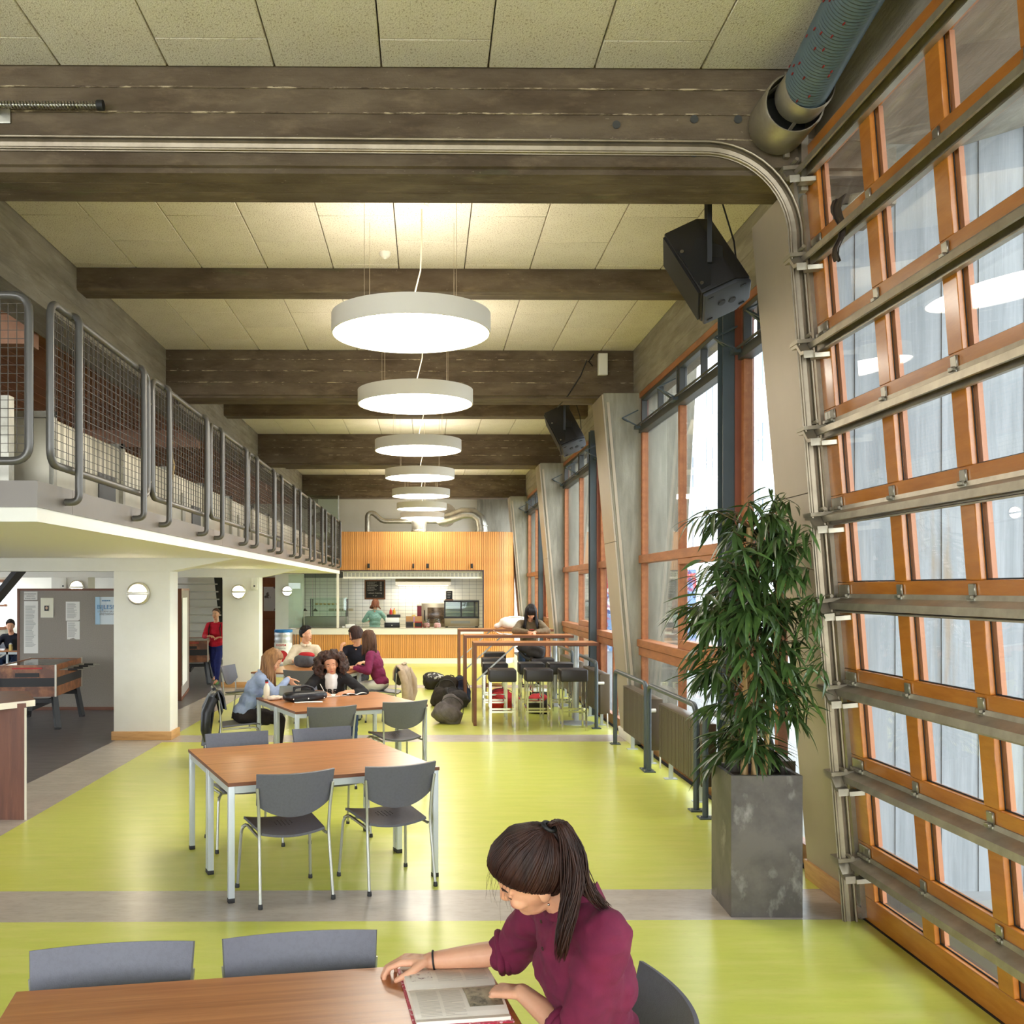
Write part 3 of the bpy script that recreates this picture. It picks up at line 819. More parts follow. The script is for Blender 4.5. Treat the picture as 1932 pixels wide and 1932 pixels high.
# ------------------------------------------------------------------ pendant lamps
m_shade = M('white_lamp_shade', (232, 226, 214), .55)
e_down = emat('lamp_diffuser_glow', (1.0, .92, .79), LAMP_DOWN)
e_up = emat('lamp_top_glow', (1.0, .91, .76), LAMP_UP)
m_cable = M('white_cable', (235, 225, 200), .5)
m_wirethin = M('steel_suspension_wire', (190, 175, 150), .4, metal=.6)
LAMPS = [(7.96, 4.0), (10.98, 4.0), (14.6, 3.99), (18.2, 3.99), (21.8, 3.99), (25.3, 3.99), (28.7, 4.0)]
for i, (y, z) in enumerate(LAMPS):
    l = thing('pendant_lamp', ORD[i] + ' large round white pendant lamp in the row down the hall', 'lamp', (-.125, y, z), group='round pendant lamps')
    r = .638; h = .155
    MB().lathe([(r-.012, 0), (r, 0), (r, h), (r-.012, h), (r-.012, 0)], seg=64).build('shade_ring', m_shade, l, smooth=50, recalc=True)
    MB().lathe([(0, .012), (r-.012, .012), (r-.012, .016), (0, .016)], seg=64).build('diffuser', e_down, l, recalc=True)
    MB().lathe([(0, h-.02), (r-.1, h-.02), (r-.1, h-.016), (0, h-.016)], seg=64).build('top_diffuser', e_up, l, recalc=True)
    MB().lathe([(r-.1, h-.024), (r-.012, h-.024), (r-.012, h-.012), (r-.1, h-.012), (r-.1, h-.024)], seg=64).build('top_plate', m_shade, l, recalc=True)
    top = 5.03 - z
    MB().tube([(.0, 0, h-.01), (.02, 0, h+.14), (.075, 0, h+.36), (.085, 0, top-.3), (.085, 0, top-.01)], .006, 8).build('power_cable', m_cable, l, smooth=60)
    MB().lathe([(.0, top-.02), (.05, top-.018), (.06, top-.001), (0, top-.001)], (.085, 0, 0), 20).build('ceiling_rose', m_shade, l, smooth=60)
    for a in (45, 135, 225, 315):
        x_, y_ = .5*math.cos(R(a)), .5*math.sin(R(a))
        MB().cyl((x_, y_, h-.02), (x_, y_, top), .0018, 5).build('suspension_wire', m_wirethin, l)
sd = thing('smoke_detector', 'small white smoke detector on the ceiling beside the first lamp', 'detector', (-.38, 9.05, 5.03))
MB().lathe([(0, -.05), (.03, -.048), (.05, -.025), (.055, 0), (0, 0)], seg=20).build('detector_body', m_shade, sd, smooth=60)
MB().lathe([(0, -.062), (.014, -.06), (.02, -.049), (0, -.049)], seg=12).build('detector_tip', m_shade, sd, smooth=60)

# ------------------------------------------------------------------ street outside
m_facade = M('white_facade', (226, 230, 232), .8)
m_fwin = M('dark_facade_glass', (128, 140, 150), .15)
bd = thing('building', 'white apartment block with scaffolding across the street', 'building', (14, 34, -.12))
MB().box(0, 14, -8, 40, 0, 14).build('facade_body', m_facade, bd)
wmesh = None
for fl_ in range(4):
    MB().box(-.6, 0, -8, 40, 2.9+fl_*3.2, 3.05+fl_*3.2).build('balcony_slab', m_facade, bd)
    for c in range(10):
        if wmesh is None: wmesh = MB().box(-.04, .02, 0, 2.2, 0, 1.6).build('window', m_fwin, bd); o = wmesh
        else: o = inst(wmesh)
        o.location = (0, -7.3+c*3.6, 1.0+fl_*3.2)
m_scaf = M('scaffold_tube', (168, 172, 176), .4, metal=.6)
for k in range(12):
    MB().cyl((-1.1, -7.5+k*2.4, 0), (-1.1, -7.5+k*2.4, 13), .04, 6).build('scaffold_pole', m_scaf, bd)
for k in range(6):
    MB().cyl((-1.1, -8, 1.9+k*2), (-1.1, 20, 1.9+k*2), .04, 6).build('scaffold_ledger', m_scaf, bd)
gw = structure('wall_graffiti', MB().box(3.6, 9, 33.0, 33.2, -.12, 2.6).build('wall_graffiti', M('graffiti_paint', (120, 150, 190), .7, noise=[((200, 60, 50), (1.2, 1, 1.6), .95, .52, .56), ((235, 235, 235), (2.2, 1, 1.4), .9, .55, .58), ((40, 60, 120), (3, 1, 3), .9, .58, .6)])))
tag(gw, 'outdoor wall painted with red and blue graffiti')
# ------------------------------------------------------------------ furniture materials
m_walnut = M('walnut_laminate', (194, 128, 76), 0.28, noise=[((160, 96, 50), (1.0, 22, 8), .75, .4, .66), ((212, 150, 96), (1.6, 50, 8), .55, .5, .74), ((146, 84, 42), (.6, 9, 4), .4, .58, .7)], bump=[((4, 60, 8), .04)])
m_walnut_edge = M('walnut_edge', (118, 72, 48), .45)
m_alu = M('silver_table_frame', (196, 202, 204), .38, metal=.25)
m_chrome = M('satin_chair_tube', (176, 176, 170), .28, metal=.75)
m_plastic = M('graphite_chair_plastic', (92, 92, 101), .42, noise=[((84, 84, 92), (60, 60, 60), .5, .45, .6)], bump=[((220, 220, 220), .12)])
m_foot = M('black_foot_cap', (28, 27, 27), .55)
m_seatpad = M('black_leatherette', (40, 35, 34), .42, bump=[((150, 150, 150), .1)])
m_mirror = M('polished_chrome', (214, 212, 204), .12, metal=1.0)
m_paper = M('white_paper', (240, 238, 232), .8)
m_ink = M('grey_print', (150, 148, 146), .8)
m_inkd = M('dark_print', (60, 60, 64), .8)

def shell(fn, nu, nv, th):
    """thin curved sheet with thickness from a surface function"""
    b = MB(); P = [[Vector(fn(i/nu, j/nv)) for j in range(nv+1)] for i in range(nu+1)]
    def nrm(i, j):
        a = P[min(i+1, nu)][j]-P[max(i-1, 0)][j]; c = P[i][min(j+1, nv)]-P[i][max(j-1, 0)]
        n = a.cross(c); return n.normalized() if n.length > 1e-9 else Vector((0, 0, 1))
    A = [P[i][j]+nrm(i, j)*th/2 for i in range(nu+1) for j in range(nv+1)]
    B = [P[i][j]-nrm(i, j)*th/2 for i in range(nu+1) for j in range(nv+1)]
    o = len(A); w_ = nv+1; fs = []
    for i in range(nu):
        for j in range(nv):
            q = (i*w_+j, (i+1)*w_+j, (i+1)*w_+j+1, i*w_+j+1)
            fs.append(q); fs.append(tuple(o+k for k in reversed(q)))
    rim = [(i, 0) for i in range(nu)] + [(nu, j) for j in range(nv)] + [(i, nv) for i in range(nu, 0, -1)] + [(0, j) for j in range(nv, 0, -1)]
    for k in range(len(rim)):
        a = rim[k]; c = rim[(k+1) % len(rim)]
        ia = a[0]*w_+a[1]; ic = c[0]*w_+c[1]
        fs.append((ic, ia, o+ia, o+ic))
    return b.add(A+B, fs)

# ------------------------------------------------------------------ chair
def make_chair():
    t = thing('cafe_chair', 'x', 'chair')
    def back(u, v):
        s = u*2-1
        zb = .535 + .088*abs(s)**2.2; zt = .815 + .006*s*s
        z = zb + (zt-zb)*v
        return (-.215 - .075*(z-.5)/.3 + .05*s*s, .252*s*(1-.05*(1-v)), z)
    shell(back, 20, 8, .014).build('backrest', m_plastic, t, smooth=40)
    def seat(u, v):
        x = -.20 + .43*u; s = v*2-1
        z = .432 + .038*u - .024*(1-s*s)*(1-.45*u) + .006*s*s - (max(0, u-.78)/.22)**2*.028
        wd = .225 - .02*(1-u) - (.03*max(0, (u-.85)/.15)**2)
        return (x, wd*s, z)
    shell(seat, 16, 14, .016).build('seat', m_plastic, t, smooth=40)
    hl = MB()
    for i in range(-2, 3):
        for j in range(-2, 3):
            if abs(i)+abs(j) <= 3:
                x = .03+i*.022; y = j*.026
                u = (x+.20)/.43; s = y/.21
                z = .432+.038*u-.024*(1-s*s)*(1-.45*u)+.006*s*s+.0085
                hl.box(x-.005, x+.005, y-.0028, y+.0028, z-.001, z+.0008)
    h = hl.build('vent_slots', m_black, t); h['kind'] = 'stuff'
    for s in (-1, 1):
        MB().tube(rounded_path([(-.275, s*.235, .01), (-.215, s*.225, .43), (-.225, s*.232, .60), (-.24, s*.245, .735)], .05, 4), .0105, 8).build('rear_leg', m_chrome, t, smooth=70)
        MB().tube(rounded_path([(.225, s*.25, .01), (.19, s*.232, .40), (.165, s*.205, .425), (-.2, s*.215, .408)], .04, 5), .0105, 8).build('front_leg', m_chrome, t, smooth=70)
        for p in ((-.277, s*.2355), (.226, s*.2505)):
            MB().lathe([(.014, 0), (.015, .006), (.0135, .026), (.011, .03)], (p[0], p[1], 0), 12).build('foot_cap', m_foot, t, smooth=50)
    MB().cyl((.10, -.21, .415), (.10, .21, .415), .009, 8).build('cross_tube', m_chrome, t, smooth=60)
    return t
chair0 = make_chair()
used = [False]
def chair(x, y, rz, label, group='grey cafe chairs'):
    c = chair0 if not used[0] else copy_tree(chair0)
    used[0] = True
    return place(c, (x, y, 0), rz, label, group)

# ------------------------------------------------------------------ tables
TL, TD = 1.44, .7192
def make_table():
    t = thing('cafe_table', 'x', 'table')
    MB().box(-TL/2, TL/2, -TD/2, TD/2, .727, .75).build('tabletop', [m_walnut, m_walnut_edge], t, bevel=.0015, segs=1)
    top = t.children[0].data
    for p in top.polygons: p.material_index = 0 if abs(p.normal.z) > .9 else 1
    for s in (-1, 1):
        MB().box(-TL/2+.045, TL/2-.045, s*(TD/2-.02)-.012, s*(TD/2-.02)+.012, .682, .727).build('apron', m_alu, t)
        MB().box(s*(TL/2-.02)-.012, s*(TL/2-.02)+.012, -TD/2+.045, TD/2-.045, .682, .727).build('apron', m_alu, t)
        for q in (-1, 1):
            x, y = s*(TL/2-.025), q*(TD/2-.025)
            lg = MB().box(x-.02, x+.02, y-.02, y+.02, .02, .727).build('leg', m_alu, t, bevel=.003)
            MB().box(x-.021, x+.021, y-.021, y+.021, 0, .03).build('foot_cap', m_foot, lg, bevel=.003)
    return t
table0 = make_table(); tused = [False]
def table(cx, cy, rz, k, label):
    c = table0 if not tused[0] else copy_tree(table0); tused[0] = True
    off = .36*k
    return place(c, (cx - math.sin(R(rz))*off, cy + math.cos(R(rz))*off, 0), rz, label, 'walnut cafe tables')
T0 = (-.405, 2.40, 9.5); T1 = (-.856, 7.12, 23.1); T2 = (-.945, 10.72, 25.1); T3 = (-1.68, 14.96, -14.8)
table(*T0, 1, 'walnut table where the girl in the burgundy shirt reads')
table(*T0, -1, 'walnut table cut by the bottom edge, joined to the reading table')
table(*T1, -1, 'front half of the empty walnut table pair in mid hall')
table(*T1, 1, 'rear half of the empty walnut table pair in mid hall')
table(*T2, -1, 'walnut table half with the black bag and bottle, nearer half')
table(*T2, 1, 'walnut table half where the curly haired girl writes')
table(*T3, -1, 'nearer half of the table pair with the white paper bag')
table(*T3, 1, 'rear half of the table pair where the boy in cream sits')
chair(-.96, 2.93, 279.5, 'grey chair at the reading table, partly cut off by the left frame edge')
chair(-.375, 3.03, 279.5, 'grey chair at the reading table nearest the open book')
chair(.43, 2.76, 184, 'grey chair the girl in burgundy sits on')
chair(-.92, 6.42, 115, 'grey chair with its back to us at the empty table, left one')
chair(-.275, 6.68, 116, 'grey chair with its back to us at the empty table, right one')
chair(-1.41, 7.66, 293, 'grey chair on the far side of the empty table, left one')
chair(-.76, 7.93, 294, 'grey chair on the far side of the empty table, right one')
chair(-1.02, 9.87, 114, 'grey chair with its back to us in front of the black bag')
chair(-.33, 10.30, 117, 'grey chair pulled out at the right end of the second table')
chair(-2.10, 11.20, 12, 'grey chair under the blonde girl with a black jacket on its back')
chair(-1.12, 11.72, 294, 'grey chair under the curly haired girl')
chair(-1.72, 14.15, 78, 'grey chair behind the curly haired girl at the far table')
chair(-2.72, 14.75, -12, 'grey chair at the left end of the far table')
chair(-.62, 14.72, 168, 'grey chair with a trench coat over its back')
chair(-1.98, 16.22, 272, 'grey chair under the boy in the cream sweater')
chair(-1.12, 16.02, 258, 'grey chair under the dark-haired man')

# ------------------------------------------------------------------ high tables and stools
def high_table(y, x0, x1, label):
    t = thing('high_table', label, 'table', (0, y, 0), group='high bar tables')
    MB().box(x0, x1, 0, .56, 1.145, 1.19).build('tabletop', [m_walnut, m_walnut_edge], t, bevel=.002, segs=1)
    for p in t.children[0].data.polygons: p.material_index = 0 if p.normal.z > .9 else 1
    MB().box(x0, x0+.045, .0, .56, 0, 1.145).build('panel_leg', m_walnut_edge, t, bevel=.002, segs=1)
    for yy in (.28,):
        MB().bar((x0+.05, yy, .62), (x0+.62, yy, 1.14), .010, .022).build('brace', m_alu, t)
    xc = x1-.28
    MB().cyl((xc, .28, .03), (xc, .28, 1.13), .04, 20).build('column', m_alu, t, smooth=50)
    MB().lathe([(.26, 0), (.26, .012), (.2, .022), (.05, .04), (0, .04)], (xc, .28, 0), 36).build('base_disc', m_alu, t, smooth=40)
    MB().box(xc-.14, xc+.14, .14, .42, 1.13, 1.145).build('mount_plate', m_blacksteel, t)
    return t
high_table(14.15, .67, 2.46, 'nearest high walnut bar table beside the window')
high_table(16.4, .62, 2.44, 'middle high walnut bar table where the woman leans')
high_table(18.85, .60, 2.42, 'farthest high walnut bar table carrying a white bag')
def make_stool():
    t = thing('bar_stool', 'x', 'stool')
    MB().box(-.19, .19, -.19, .19, .675, .845).build('cushion', m_seatpad, t, bevel=.022, segs=3)
    for sx in (-1, 1):
        for sy in (-1, 1):
            MB().box(sx*.165-.0125, sx*.165+.0125, sy*.165-.0125, sy*.165+.0125, .0, .675).build('leg', m_mirror, t)
        MB().box(-.1525, .1525, sx*.165-.011, sx*.165+.011, .25, .275).build('footrest_bar', m_mirror, t)
        MB().box(sx*.165-.011, sx*.165+.011, -.1525, .1525, .29, .315).build('footrest_bar', m_mirror, t)
    return t
st0 = make_stool()
SP = [(1.05, 13.82, 'front row black stool nearest the wooden table leg'), (1.56, 13.86, 'front row black stool in the middle'), (2.04, 13.84, 'front row black stool nearest the radiator'),
      (1.03, 14.98, 'second row black stool behind the front left stool'), (1.58, 15.02, 'second row black stool in the middle'), (2.02, 15.0, 'second row black stool beside the steel column'),
      (1.08, 16.05, 'third row black stool near the wooden legs'), (1.86, 16.02, 'black stool carrying the big black backpack'), (1.80, 17.42, 'black stool the reading woman sits on'),
      (1.2, 17.5, 'black stool behind the middle high table')]
for i, (x, y, lb_) in enumerate(SP):
    place(st0 if i == 0 else copy_tree(st0), (x, y, 0), 0, lb_, 'black bar stools')

# ------------------------------------------------------------------ radiators and guards
m_rad = M('bronze_grey_radiator', (98, 86, 70), .4, metal=.2)
m_valve = M('white_valve', (228, 224, 214), .4)
def radiator(y0, y1, label):
    t = thing('radiator', label, 'radiator', (2.52, y0, 0), group='bronze radiators')
    L_ = y1-y0; n = int(L_/.05)
    fin = MB()
    for i in range(n):
        yy = .03 + i*(L_-.06)/n
        fin.box(-.075, .07, yy, yy+.030, .20, .74)
    f_ = fin.build('fins', m_rad, t); f_['kind'] = 'stuff'
    MB().box(-.06, .06, .02, L_-.02, .215, .725).build('core', m_rad, t)
    MB().box(-.07, .065, 0, L_, .735, .755).build('top_grille', m_rad, t, bevel=.006)
    MB().box(-.072, .067, -.035, -.002, .19, .755).build('end_panel', m_rad, t, bevel=.008)
    MB().cyl((-.02, -.04, .63), (-.11, -.06, .63), .022, 14).build('valve', m_valve, t, smooth=50)
    MB().tube([(.03, -.03, .2), (.03, -.05, .1), (.03, -.05, 0)], .01, 8).build('pipe', m_valve, t, smooth=50)
    for yy in (.25, L_-.25):
        MB().box(-.02, .02, yy-.02, yy+.02, 0.006, .21).build('foot_post', m_alu, t)
        MB().box(-.07, .06, yy-.05, yy+.05, 0, .006).build('foot_plate', m_alu, t)
def guard(y0, y1, label):
    t = thing('guard_rail', label, 'guard rail', (2.38, y0, 0), group='radiator guard rails')
    MB().tube(rounded_path([(0, 0, .01), (0, 0, .93), (0, y1-y0, .93), (0, y1-y0, .01)], .11, 6), .026, 12).build('tube', m_bluesteel, t, smooth=70)
    for yy in (0, y1-y0):
        MB().box(-.06, .06, yy-.06, yy+.06, 0, .012).build('base_plate', m_bluesteel, t)
        for sx in (-1, 1):
            MB().lathe([(.011, .012), (.011, .024), (0, .026)], (sx*.044, yy+.0, 0), 8).build('bolt', m_galv, t)
RG = [(10.85, 12.35, 'bronze radiator nearest the concrete column'), (8.85, 10.45, 'bronze radiator in the middle of the window'), (6.95, 8.3, 'bronze radiator half hidden by the planter'), (14.0, 15.5, 'bronze radiator beside the bar stools'), (16.3, 18.2, 'bronze radiator behind the middle high table')]
GG = ['tubular guard nearest the concrete column', 'tubular guard in front of the middle radiator', 'tubular guard half hidden by the planter', 'tubular guard beside the bar stools', 'tubular guard behind the high tables']
for (a, b, lb_), gl in zip(RG, GG):
    radiator(a, b, lb_); guard(a-.12, b+.14, gl)

# ------------------------------------------------------------------ planter with bamboo
m_pot = M('zinc_grey_planter', (104, 97, 91), .5, noise=[((74, 69, 66), (3, 3, 3), .85, .4, .6), ((176, 171, 165), (5, 4, 3), .75, .56, .74)], metal=.2, bump=[((8, 8, 8), .1)])
pt = thing('planter', 'tall square grey zinc planter on the grey floor band', 'planter', (2.035, 6.115, 0), -1.5)
w2, d2, hp = .212, .225, .845
pb = MB()
pb.box(-w2, w2, -d2, -d2+.025, 0, hp); pb.box(-w2, w2, d2-.025, d2, 0, hp); pb.box(-w2, -w2+.025, -d2+.025, d2-.025, 0, hp); pb.box(w2-.025, w2, -d2+.025, d2-.025, 0, hp)
pb.build('pot_wall', m_pot, pt)
MB().box(-w2+.026, w2-.026, -d2+.026, d2-.026, .60, .79).build('soil', M('dark_soil', (52, 42, 34), .95, bump=[((60, 60, 60), .6)]), pt)
bp = thing('bamboo_plant', 'tall bamboo plant with drooping dark green leaves in the zinc planter', 'plant', (2.035, 6.115, .79))
m_cane = M('pale_bamboo_cane', (206, 168, 112), .5, noise=[((176, 132, 80), (8, 8, 3), .7, .45, .7)])
m_leaf = M('bamboo_leaf', (72, 98, 46), .34, noise=[((46, 72, 38), (6, 6, 6), .7, .4, .65), ((136, 160, 70), (3, 3, 3), .6, .55, .75)], rand=.35)
m_twig = M('brown_twig', (104, 82, 50), .7)
CANES = [((-.07, .0), (-.03, .02), 1.55, .024), ((.0, .03), (.03, .03), 1.50, .017), ((.06, .05), (.20, .0), 1.35, .017), ((-.02, -.05), (-.10, -.04), .95, .012), ((.05, -.03), (.11, -.08), 1.2, .012)]
for (b0, b1, hh, rr) in CANES:
    pts = []; rs = []
    n = int(hh/.05)
    for i in range(n+1):
        t_ = i/n
        pts.append((b0[0]+(b1[0]-b0[0])*t_, b0[1]+(b1[1]-b0[1])*t_, hh*t_)); rs.append(rr*(1-.25*t_)*(1.1 if i % 5 == 0 else 1.0))
    MB().tube(pts, rs, 10).build('cane', m_cane, bp, smooth=60)
def leaf_mesh():
    b = MB()
    prof = [(0, .06), (.12, .55), (.3, .95), (.5, 1.0), (.72, .7), (.9, .28), (1, 0.02)]
    vs = []
    for (t_, w_) in prof:
        x = t_; droop = -.30*t_*t_
        vs += [(x, -.062*w_, droop+.02*w_), (x, 0, droop), (x, .062*w_, droop+.02*w_)]
    fs = []
    for i in range(len(prof)-1):
        for j in range(2): fs.append((i*3+j, (i+1)*3+j, (i+1)*3+j+1, i*3+j+1))
    return vs, fs
LV, LF = leaf_mesh()
rng = random.Random(11)
leaf_xf = []; twigs = MB()
def add_leaf(p, dirv, ln):
    d = dirv.normalized()
    for q in (p, p+d*ln*.6, p+d*ln):
        if q.x+2.035 > 2.47-.088*(q.z+.79): return        # keep clear of the column and the door
    side = d.cross(Vector((0, 0, 1)))
    if side.length < .05: side = Vector((1, 0, 0))
    side.normalize(); up = side.cross(d).normalized()
    rl = rng.uniform(-.6, .6); s2 = side*math.cos(rl)+up*math.sin(rl); u2 = up*math.cos(rl)-side*math.sin(rl)
    m4 = Matrix(((d.x, s2.x, u2.x, p.x), (d.y, s2.y, u2.y, p.y), (d.z, s2.z, u2.z, p.z), (0, 0, 0, 1))) @ Matrix.Scale(ln, 4)
    leaf_xf.append(m4)
def rightlimit(z): return 2.60 - .088*z - .05 - 2.035
def clampp(p):
    z = p.z + .79
    lim = rightlimit(z)
    if p.x > lim: p.x = lim - .01 - rng.random()*.03
    return p
for k in range(200):
    c = CANES[rng.choice([0, 0, 1, 1, 2, 2, 3, 4])]
    hz = .04 + 1.62*rng.random()**.85
    t_ = min(1, hz/c[2])
    base = Vector((c[0][0]+(c[1][0]-c[0][0])*t_, c[0][1]+(c[1][1]-c[0][1])*t_, min(hz, c[2])))
    a = rng.uniform(0, 2*math.pi)
    reach = rng.uniform(.12, .40) * (1.0 if hz > .35 else .8)
    if math.cos(a) > .2 and hz < .35: reach *= .6
    if math.cos(a) < -.3 and .9 < hz < 1.3: reach *= 1.3
    dirh = Vector((math.cos(a), math.sin(a)*.8, 0))
    tip = base + dirh*reach + Vector((0, 0, rng.uniform(-.02, .16)))
    mid = base + dirh*reach*.55 + Vector((0, 0, .10))
    tip = clampp(tip); mid = clampp(mid)
    twigs.tube([base, mid, tip], [.004, .003, .002], 5)
    for j in range(rng.randint(8, 13)):
        s_ = rng.uniform(.35, 1.0)
        p = mid.lerp(tip, (s_-.35)/.65) if s_ > .35 else mid
        aa = a + rng.uniform(-1.25, 1.25)
        dv = Vector((math.cos(aa), math.sin(aa), rng.uniform(-1.15, .12)))
        ln = rng.uniform(.15, .25)
        e = p + dv.normalized()*ln
        if e.x > rightlimit(e.z+.79) + .02 and e.y > -.26: dv.x = -abs(dv.x)*.3; 
        add_leaf(p.copy(), dv, ln)
for s_ in range(30):   # fan at the crown and over the door edge
    cx_, cy_, cz_ = rng.choice([(.10, -.12, 1.70), (.16, -.1, 1.62), (.2, -.34, 1.45), (.22, -.36, 1.05), (.24, -.38, .75), (.16, -.3, .55)])
    for j in range(8):
        aa = rng.uniform(0, 6.28); dv = Vector((math.cos(aa), math.sin(aa), rng.uniform(-1.2, .25)))
        p = clampp(Vector((cx_+rng.uniform(-.06, .06), cy_+rng.uniform(-.06, .06), cz_+rng.uniform(-.1, .1))))
        if p.x + dv.normalized().x*.16 > rightlimit(p.z+.79) + .02: dv.x = -abs(dv.x)*.4
        add_leaf(p, dv, rng.uniform(.12, .18))
leaf_xf.sort(key=lambda m: (m.to_translation()).y)      # the leaves facing the room first
lme = bpy.data.meshes.new('leaf'); lme.from_pydata(LV, [], LF); lme.materials.append(m_leaf)
lme.polygons.foreach_set('use_smooth', [True]*len(lme.polygons)); lme.update()
for m4 in leaf_xf[:300]:
    o = bpy.data.objects.new('leaf', lme); COL.objects.link(o); o.parent = bp; o.matrix_local = m4
fm = MB()
for m4 in leaf_xf[300:]: fm.add([m4 @ Vector(v) for v in LV], LF)
fo = fm.build('foliage', m_leaf, bp, smooth=80); fo['kind'] = 'stuff'
tw = twigs.build('twigs', m_twig, bp, smooth=60); tw['kind'] = 'stuff'

# ------------------------------------------------------------------ loudspeakers
m_spk = M('black_speaker_cabinet', (30, 28, 28), .5, bump=[((160, 160, 160), .15)])
m_spk2 = M('charcoal_speaker_end', (58, 60, 66), .5)
def speaker(y, label, z=4.24, x=1.99, k=1.0):
    t = thing('loudspeaker', label, 'loudspeaker', (x, y, z), -14, group='loudspeakers hung from the ceiling')
    rot = Matrix.Rotation(R(-20), 4, 'X') @ Matrix.Rotation(R(-26), 4, 'Y') @ Matrix.Scale(k, 4)
    poly = [(-.20, -.17), (.05, -.17), (.16, -.10), (.16, .10), (.05, .17), (-.20, .17)]
    cb = MB().prism(poly, 'z', -.29, .29).build('cabinet', m_spk, t, bevel=.012); cb.matrix_local = rot
    eb_ = MB().prism([(p[0]*.97, p[1]*.97) for p in poly], 'z', -.325, -.29).build('end_cap', m_spk2, t, bevel=.012); eb_.matrix_local = rot
    for sx in (-.045, .035):
        MB().lathe([(.0, -.331), (.026, -.331), (.028, -.325), (0, -.325)], (sx-.02, sx*.3, 0), 16).build('pole_socket', m_black, eb_)
    for (hx, hy) in ((-.15, -.12), (-.15, .12), (.09, -.1), (.09, .1)):
        MB().box(hx-.02, hx+.02, hy-.007, hy+.007, -.330, -.324).build('slot', m_black, eb_)
    MB().box(-.215, -.20, -.155, .155, -.27, .27).build('grille', m_black, cb)
    for s in (-1, 1):
        MB().prism([(-.19, -.26), (-.12, -.26), (-.02, -.06), (.05, -.10), (.09, -.02), (-.03, .14), (-.13, .02), (-.19, .1)], 'y', s*.172-.004, s*.172+.004).build('side_plate', m_blacksteel, cb)
        for zz in (-.22, .08):
            MB().lathe([(.013, -.003), (.013, .003), (0, .005)], (0, 0, 0), 10, 'y').build('screw', m_galv, cb).location = (-.165, s*.18, zz)
    top = 5.03 - z
    MB().tube([(0, -.235, -.05), (0, -.235, top-.10), (0, .235, top-.10), (0, .235, -.05)], .022, 4).build('yoke', m_blacksteel, t)
    MB().cyl((0, 0, top-.10), (0, 0, top), .018, 10).build('drop_rod', m_blacksteel, t)
    MB().tube([(.13, .05, -.1), (.2, .1, 0), (.18, .12, .2), (.05, .05, top-.17)], .006, 6).build('cable', m_black, t, smooth=60)
speaker(6.98, 'big black loudspeaker hanging just behind the first beam')
speaker(14.1, 'smaller-looking black loudspeaker hanging behind the second beam')
tag(MB().tube([(2.15, 12.72, 4.98), (2.08, 12.7, 4.88), (2.13, 12.7, 4.82), (2.06, 12.72, 4.9), (1.98, 12.72, 4.7), (1.82, 12.74, 4.45), (1.76, 13.3, 4.40)], .008, 6).build('speaker_cable', m_black, smooth=60), 'black cable looping down the second beam to the loudspeaker', 'cable')
jb = thing('junction_box', 'small cream junction box beside the second beam end', 'box', (2.26, 12.69, 4.84))
MB().box(-.06, .06, -.02, .06, -.14, .14).build('box_body', m_valve, jb, bevel=.006)
MB().box(-.05, .05, -.026, -.02, -.13, .13).build('box_lid', m_valve, jb)
# dark cloth flap caught on the door
fb = shell(lambda u, v: (2.20-.02*math.sin(v*9)+.03*u, 5.30-.10*(u-.5)*(1-v)-.02*math.sin(u*9+v*4), 4.06-.34*v), 6, 10, .004).build('cloth_scrap', M('dark_brown_cloth', (58, 46, 36), .85, noise=[((96, 74, 48), (30, 30, 8), .8, .5, .66)]), smooth=60)
tag(fb, 'crumpled dark brown cloth caught on the door channel', 'cloth')
# ------------------------------------------------------------------ kiosk
m_slat = M('larch_slat', (214, 150, 82), .5, noise=[((186, 116, 54), (30, 30, 2.2), .6, .42, .66), ((232, 178, 112), (12, 12, 1.2), .4, .5, .72)], rand=.10)
m_slatback = M('dark_larch_backing', (190, 128, 68), .7)
m_tile = M('white_glazed_tile', (238, 236, 228), .12, rand=.02)
m_grout = M('dark_grout', (128, 128, 130), .9)
m_steel = M('brushed_steel', (196, 186, 166), .3, metal=.8)
m_counter = M('pale_counter_band', (236, 230, 216), .4)
m_dsteel = M('dark_fridge_steel', (40, 40, 42), .35, metal=.4)
ki = thing('kiosk', 'curved kiosk clad in vertical larch slats with a serving hatch', 'kiosk', (0, 26, 0))
def outline(x0, xs, rad, n):
    """points (x, y, nx, ny) along the kiosk front from x0 to xs then round the right corner"""
    out = []; pitch = .0575; x = x0
    while x < xs: out.append((x, 0, 0)); x += pitch
    a = (x-xs)/rad
    while a < math.pi/2:
        out.append((xs+rad*math.sin(a), rad-rad*math.cos(a), a)); a += pitch/rad
    y = rad
    while y < n: out.append((xs+rad, y, math.pi/2)); y += pitch
    return out
sc = {}
def slat(x, y, a, z0, z1):
    k = (round(z0, 3), round(z1, 3))
    if k not in sc: sc[k] = MB().box(-.0250, .0250, -.010, .004, z0, z1).build('slat', m_slat, ki, bevel=.003, segs=1); o = sc[k]
    else: o = inst(sc[k])
    o.location = (x, y, 0); o.rotation_euler = (0, 0, a)
XS, RAD = 1.78, .56
for (x, y, a) in outline(-2.27, XS, RAD, .9):
    if x < 1.50: slat(x, y, a, 2.45, 3.46)
    else: slat(x, y, a, .14, 3.46)
for (x, y, a) in outline(-3.25, 1.46, 9, .1):
    if x < 1.5: slat(x, 0, 0, .14, .765)
for k in range(7):          # rounded left end of the counter
    a = -math.pi/2*k/7 - .08
    slat(-3.27+.34*math.sin(a), .34-.34*math.cos(a), a, .14, .765)
